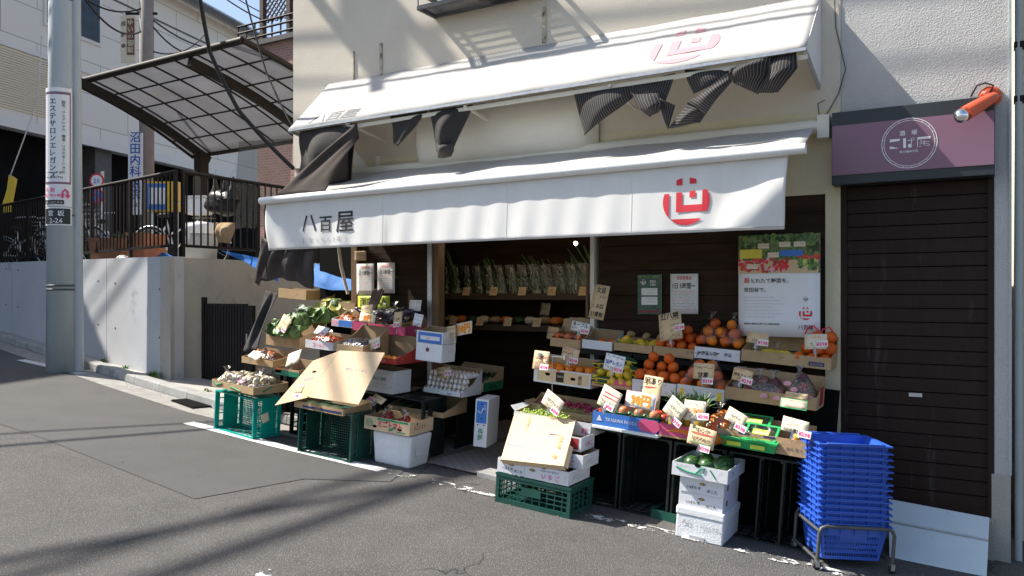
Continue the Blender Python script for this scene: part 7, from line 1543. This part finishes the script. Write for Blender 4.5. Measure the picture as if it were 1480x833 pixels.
card((-0.975, -0.36, 1.389, 0.15, 0.102), 'pale card with a 398 yen tag over the netted oranges at the right end', 'card_cream', tilt=-4, lines=(('~', .16, 'ink_orange'), ('~', .24, 'ink_green')), price='¥398', seed=17, pdx=.3, pdy=-.2)
card((-1.049, -0.62, 1.046, 0.147, 0.045), 'shaded tan card above the lime bordered one below the apple carton', tilt=3, lines=(('~', .3, 'ink'),), seed=18, clip=False)
card((-1.058, -0.66, 1.0, 0.18, 0.063), 'sunlit cream card with a lime border below the apple carton', 'card_cream', tilt=3, lines=(('~', .2, 'ink_red'), ('~', .2, 'ink_red')), border='tray_green', seed=19, clip=False)
card((-1.369, -0.88, 0.916, 0.15, 0.088), 'tan card tilted over the green packs in the long tan carton', 'card_cream', tilt=22, lines=(('~', .16, 'ink_red'), ('キウイ', .26, 'ink'), ('~', .14, 'ink_red')), price='¥398', seed=20, pdx=.4, pdy=-.5)
card((-1.007, -0.88, 0.893, 0.173, 0.089), 'cream card with yellow dots in front of the yellow citrus', 'card_cream', tilt=8, lines=(('~', .16, 'ink_red'), ('~', .16, 'ink_red'), ('5つの黄金柑', .24, 'ink')), price='¥298', seed=21, pdx=.42, pdy=-.4)
# left side cards
card((-5.894, -0.8, 1.131, 0.253, 0.078), 'cream card over the orange-brown roots', 'card_cream', tilt=10, lean=50, lines=(('~', .25, 'ink_red'),), seed=22)
card((-5.272, -0.92, 1.139, 0.17, 0.135), 'cream and pink card left of the tan flaps', 'card_cream', tilt=-22, lean=30, lines=(('~', .15, 'ink_pink'), ('~', .15, 'ink_red')), seed=23)
card((-5.845, -1.02, 0.927, 0.221, 0.057), 'pink printed slip lying on the pale bags', 'pink_pale', tilt=10, lean=60, lines=(('特価', .5, 'ink_pink'),), clip=False, seed=24)
card((-5.829, -0.5, 1.422, 0.188, 0.148), 'tan card with a pink slip stuck in the cabbage carton', 'card_tan', tilt=18, lean=20, lines=(('~', .12, 'ink'),), price='¥198', seed=25)
card((-5.261, -0.58, 1.371, 0.225, 0.083), 'silvery card over the carton with pink lettering', 'card_white', tilt=6, lean=35, lines=(('~', .2, 'ink_soft'),), price='¥98', seed=26)
card((-4.876, -0.4, 1.551, 0.182, 0.114), 'shaded tan card behind the small 98 sign on the left display', tilt=-4, lines=(('~', .16, 'ink'), ('~', .16, 'ink')), seed=27)
card((-4.833, -0.44, 1.489, 0.247, 0.082), 'small tan 98 yen sign on the magenta carton', 'card_cream', tilt=5, lines=(), seed=28); big98((-4.833, -0.44, 1.489, 0.247, 0.082), 'small tan 98 yen sign on the magenta carton')
card((-4.465, -0.46, 1.483, 0.109, 0.135), 'upright tan card among the aubergines', tilt=-4, lines=(('なす', .2, 'ink'),), price='¥198', seed=29, pdx=0)
card((-4.227, -0.48, 1.482, 0.113, 0.108), 'pale blue cloud shaped card at the right end of the aubergines', 'white_print', tilt=8, lines=(('~', .14, 'ink_red'), ('~', .12, 'ink_blue'), ('~', .12, 'ink_blue')), seed=30)
card((-4.512, -0.15, 1.602, 0.168, 0.102), 'white card standing behind the aubergines', 'card_white', lines=(('~', .16, 'ink_green'), ('~', .16, 'ink_soft')), seed=35)
card((-4.598, -0.62, 1.273, 0.157, 0.097), 'grey card with a 198 yen tag over the brown mushrooms', 'card_cream', tilt=-16, lines=(('~', .16, 'ink'),), price='¥198', seed=31, pdy=-.3)
card((-3.918, -0.42, 1.385, 0.115, 0.106), 'brown half of the 98 yen board in the doorway', 'card_tan', tilt=-9, lines=(('~', .12, 'ink'), ('~', .12, 'ink')), seed=32, clip=False)
card((-3.776, -0.43, 1.418, 0.197, 0.106), 'white half of the 98 yen board standing on a wire in the doorway', 'card_cream', tilt=-9, lines=(), seed=33, border='pink_pale', clip=False); big98((-3.776, -0.43, 1.418, 0.197, 0.106), 'white half of the 98 yen board standing on a wire in the doorway')
b = B(); b.tube([(-3.882, -0.42, 1.356), (-3.875, -0.42, 1.221)], .003, 'chrome', 6); tag(b.build('card_stand'), 'short wire holding the 98 yen board in the doorway', 'card holder')
card((-4.041, -0.36, 1.025, 0.177, 0.096), 'tan card clipped over the eggs', tilt=-6, lines=(('~', .2, 'ink'), ('新鮮たまご', .24, 'ink')), price='¥198', seed=34, pdx=.38, pdy=-.1)
card((-4.981, -1.13, 0.908, 0.105, 0.082), 'small tan note taped to the left tan flap', tilt=-3, lean=30, lines=(('~', .2, 'ink'),), price='¥98', seed=36, clip=False, pdy=-.9)
card((-4.314, -0.9, 0.839, 0.193, 0.063), 'tan card over the left part of the cherry tomato carton', tilt=12, lean=50, lines=(('~', .2, 'ink_orange'),), price='¥298', seed=37, pdx=-.4, pdy=-.6)
card((-3.878, 1.2, 1.554, 0.129, 0.128), 'dim tan card on a stick deep inside the doorway', tilt=4, lines=(('~', .12, 'ink'),), seed=38)
card((-3.474, 0.6, 1.341, 0.146, 0.116), 'dim tan card beside the leftmost rear carton inside the door', tilt=4, lines=(('~', .12, 'ink'),), seed=39)

def poster(t, label, k, fn, name='poster', turn=0):
    x, y, z, w_, h = t; r = bpy.data.objects.new(name, None); COL.objects.link(r); r.location = (x, y, z); tag(r, label, 'poster'); r.rotation_euler = (0, 0, R(turn))
    b = B(); b.grid(lambda u, v: (w_*(u-.5), -.003*math.sin(u*3.1), h*(v-.5)), 6, 6, k); b.build('sheet', r, solid=.001); b = B(); fn(b, w_, h); b.build('printing', r); return r
def R3(b, x0, x1, z0, z1, k, y=-.005): b.add([(x0, y, z0), (x1, y, z0), (x1, y, z1), (x0, y, z1)], [(0, 1, 2, 3)], k)
def flyer(b, w_, h, s=1):
    b.text('世田谷直送', .03, (0, -.006, h*.36), 'ink_red', align='C', sx=.8); b.text('1日 5時間〜', .05, (0, -.006, h*.14), 'ink', align='C', sx=.72)
    for i in range(7): b.scrawl((-w_*.42, -.006, h*(.04-.075*i)), w_*.84, .012, 'ink_soft' if i % 3 else 'ink_red', i+s)
poster((-5.216, -0.03, 1.852, 0.222, 0.305), 'white flyer with a red dot, left of the two at the corner post', 'card_white', lambda b, w_, h: flyer(b, w_, h, 3)); poster((-4.955, -0.03, 1.863, 0.214, 0.293), 'white flyer with a red heading, right of the two beside the corner post', 'card_white', lambda b, w_, h: flyer(b, w_, h, 5))
poster((-1.996, -0.03, 1.71, 0.221, 0.31), 'white help-wanted flyer on the dark boards above the tall handwritten card', 'card_white', lambda b, w_, h: flyer(b, w_, h, 7))
def dark(b, w_, h):
    R3(b, -w_*.5, w_*.5, -h*.5, h*.5, 'bag_green', -.0045); R3(b, -w_*.34, w_*.34, -h*.02, h*.16, 'card_white'); R3(b, -w_*.34, w_*.34, -h*.26, -h*.06, 'card_white')
    b.text('野菜を', .022, (w_*.02, -.006, h*.30), 'card_white', sx=.8); b.text('お届け', .022, (w_*.02, -.006, h*.22), 'card_white', sx=.8); emblem(b, .022, (-w_*.26, -.0062, h*.31), 'card_white')
    for z in (.1, .03, -.12, -.2): b.scrawl((-w_*.10, -.006, h*z), w_*.4, .009, 'ink', int(z*90)+20)
    R3(b, -w_*.45, w_*.45, -h*.46, -h*.40, 'sweet_potato'); R3(b, -w_*.45, w_*.45, h*.42, h*.47, 'leaf')
poster((-2.278, -0.03, 1.705, 0.197, 0.313), 'dark green flyer with two white panels on the dark boards', 'card_white', dark)
r_ = poster((-5.094, -0.05, 1.629, 0.4, 0.121), 'lime yellow sign with black lettering below the two corner flyers', 'lime_yellow', lambda b, w_, h: b.text('面白い人', h*.8, (0, -.006, -h*.28), 'ink', align='C', sx=.9))
poster((-5.261, -0.05, 2.083, 0.124, 0.095), 'blank tan note pinned above the two corner flyers', 'card_tan', lambda b, w_, h: b.scrawl((-w_*.4, -.006, 0), w_*.8, .008, 'ink', 1), turn=15)
# the large shop poster
def big(b, w_, h):
    zsplit = h*.12; y = -.0062
    R3(b, -w_*.5, w_*.5, zsplit, h*.5, 'leaf', -.0045); rn = random.Random(12)
    def blob(x, z, r_, k, y_=None, n=9): b.add([(x+r_*math.cos(t*2*math.pi/n)*rn.uniform(.8, 1.1), (y_ or y)-rn.random()*.0006, z+r_*math.sin(t*2*math.pi/n)*rn.uniform(.8, 1.1)) for t in range(n)], [tuple(range(n))], k)
    for i in range(90): blob(rn.uniform(-.47, .47)*w_, h*rn.uniform(.30, .485), .022, rn.choice(('leaf', 'leaf_dark', 'cabbage', 'stem_green', 'leek_green')))
    R3(b, -w_*.5, w_*.48, zsplit, h*.25, 'card_tan', -.0050)
    for i in range(80): blob(rn.uniform(-.48, .12)*w_, h*rn.uniform(.14, .26), .014, rn.choice(('tomato', 'emblem_red', 'pink_pale', 'carton_red')))
    for i in range(34): blob(w_*rn.uniform(.26, .47), h*rn.uniform(.16, .26), .017, rn.choice(('grape_green', 'cabbage', 'leaf')))
    for i in range(14): blob(w_*rn.uniform(.24, .48), h*rn.uniform(.265, .295), .017, 'tomato')
    R3(b, w_*.02, w_*.30, h*.285, h*.345, 'carton_blue', -.0075); R3(b, -w_*.48, -w_*.20, h*.27, h*.36, 'card_yellow', -.0075)
    for x, z in ((-.18, .39), (.08, .40), (.26, .40), (-.06, .30), (-.32, .19)): R3(b, w_*(x-.07), w_*(x+.07), h*(z-.025), h*(z+.025), 'card_cream', -.0082); b.scrawl((w_*(x-.06), -.0088, h*z), w_*.12, .008, 'ink_red', int(x*50)+60)
    b.text('超', .042, (-w_*.43, y, h*.03), 'ink_red'); b.text('とれたて野菜を、', .036, (-w_*.35, y, h*.03), 'ink', sx=1.02); b.text('世田谷で。', .036, (-w_*.43, y, -h*.06), 'ink')
    for i in range(7): b.scrawl((-w_*.43, y, -h*(.12+.032*i)), w_*(.40+.05*(i % 3)), .006, 'ink_soft', 70+i)
    b.text('世田谷の農家を応援する八百屋(世田谷)', .016, (-w_*.43, y, -h*.385), 'ink', sx=.9)
    emblem(b, .045, (w_*.33, y, -h*.27), 'emblem_red'); emblem(b, .016, (w_*.33, y, -h*.13), 'ink_soft'); b.text('八百屋', .034, (w_*.33, y, -h*.42), 'ink', align='C')
poster((-1.266, -0.14, 1.769, 0.566, 0.731), 'large shop poster, produce photo above white space with a red emblem', 'white_print', big)
for px_ in ((-1.556, -0.14, 2.151), (-1.073, -0.14, 2.152)):
    pass

b = B(); rg = random.Random(8)
for i in range(420):
    x = rg.uniform(-9.5, .6); y = -.95+rg.gauss(0, .16) if i % 3 else rg.uniform(-3.5, -1.0); s_ = rg.uniform(.002, .006)
    if x < -6.7: y = y*.2-.35+(-x-6.7)*.19
    b.ball((x, y, gz(x)+.009), s_, rg.choice(('kerb', 'gutter', 'seam_sand', 'soil')), 1, (1, .8, .6))
tag(b.build('grit'), 'scattered grit and small stones along the road edge', 'grit', kind='stuff')
# every look-alike on the inside shelf and under the displays gets its own place in words
NTH = ['leftmost', 'second', 'third', 'fourth', 'fifth', 'sixth', 'seventh', 'eighth', 'ninth', 'tenth', 'eleventh', 'twelfth', 'thirteenth', 'fourteenth', 'fifteenth', 'sixteenth', 'seventeenth', 'eighteenth', 'nineteenth']
def number(group, text):
    os_ = sorted([o for o in COL.objects if o.get('group') == group and not o.parent], key=lambda o: o.location.x)
    for i, o in enumerate(os_):
        w_ = 'rightmost' if i == len(os_)-1 else NTH[i]+('' if i == 0 else ' from left'); o['label'] = w_+' '+text
number('dark crates under the right display', 'dark green crate on end under the front fruit row')
number('dark crates under the left display', 'dark crate on end in shadow under left display')
number('dark crates under the rear row', 'dark crate lying flat under the rear fruit row'); number('dark crates under the middle row', 'dark crate behind, under the middle fruit row')
number('wrappers on the upper shelf', 'clear wrapper on the upper inside shelf'); number('stalk bundles on the upper shelf', 'green stalk bundle on the upper inside shelf')
number('bags on the lower shelf', 'dim produce bag on the lower inside shelf'); number('price cards on the inside shelves', 'small tan price card on the inside shelves')
number('green fruit cups in the blue carton', 'green cup in the blue carton'); number('apples in the green cups', 'pale apple sitting in a green cup of the blue carton')
number('leafy bundles behind the eggs', 'leafy bundle in the green sided carton'); number('red grape bunches', 'red grape bunch in the plain tan carton'); number('green grape bunches', 'green grape bunch in the white carton')
number('pink oval labels on the apple bags', 'pink oval label on the apple bags'); number('clear bags on the teal crate', 'clear bag of pale vegetables in the tray on the teal crate')
for o in COL.objects:
    if 'label' in o and len(o['label'].replace('-', ' ').split()) > 15: print('LONG', o.name, '|', o['label'])
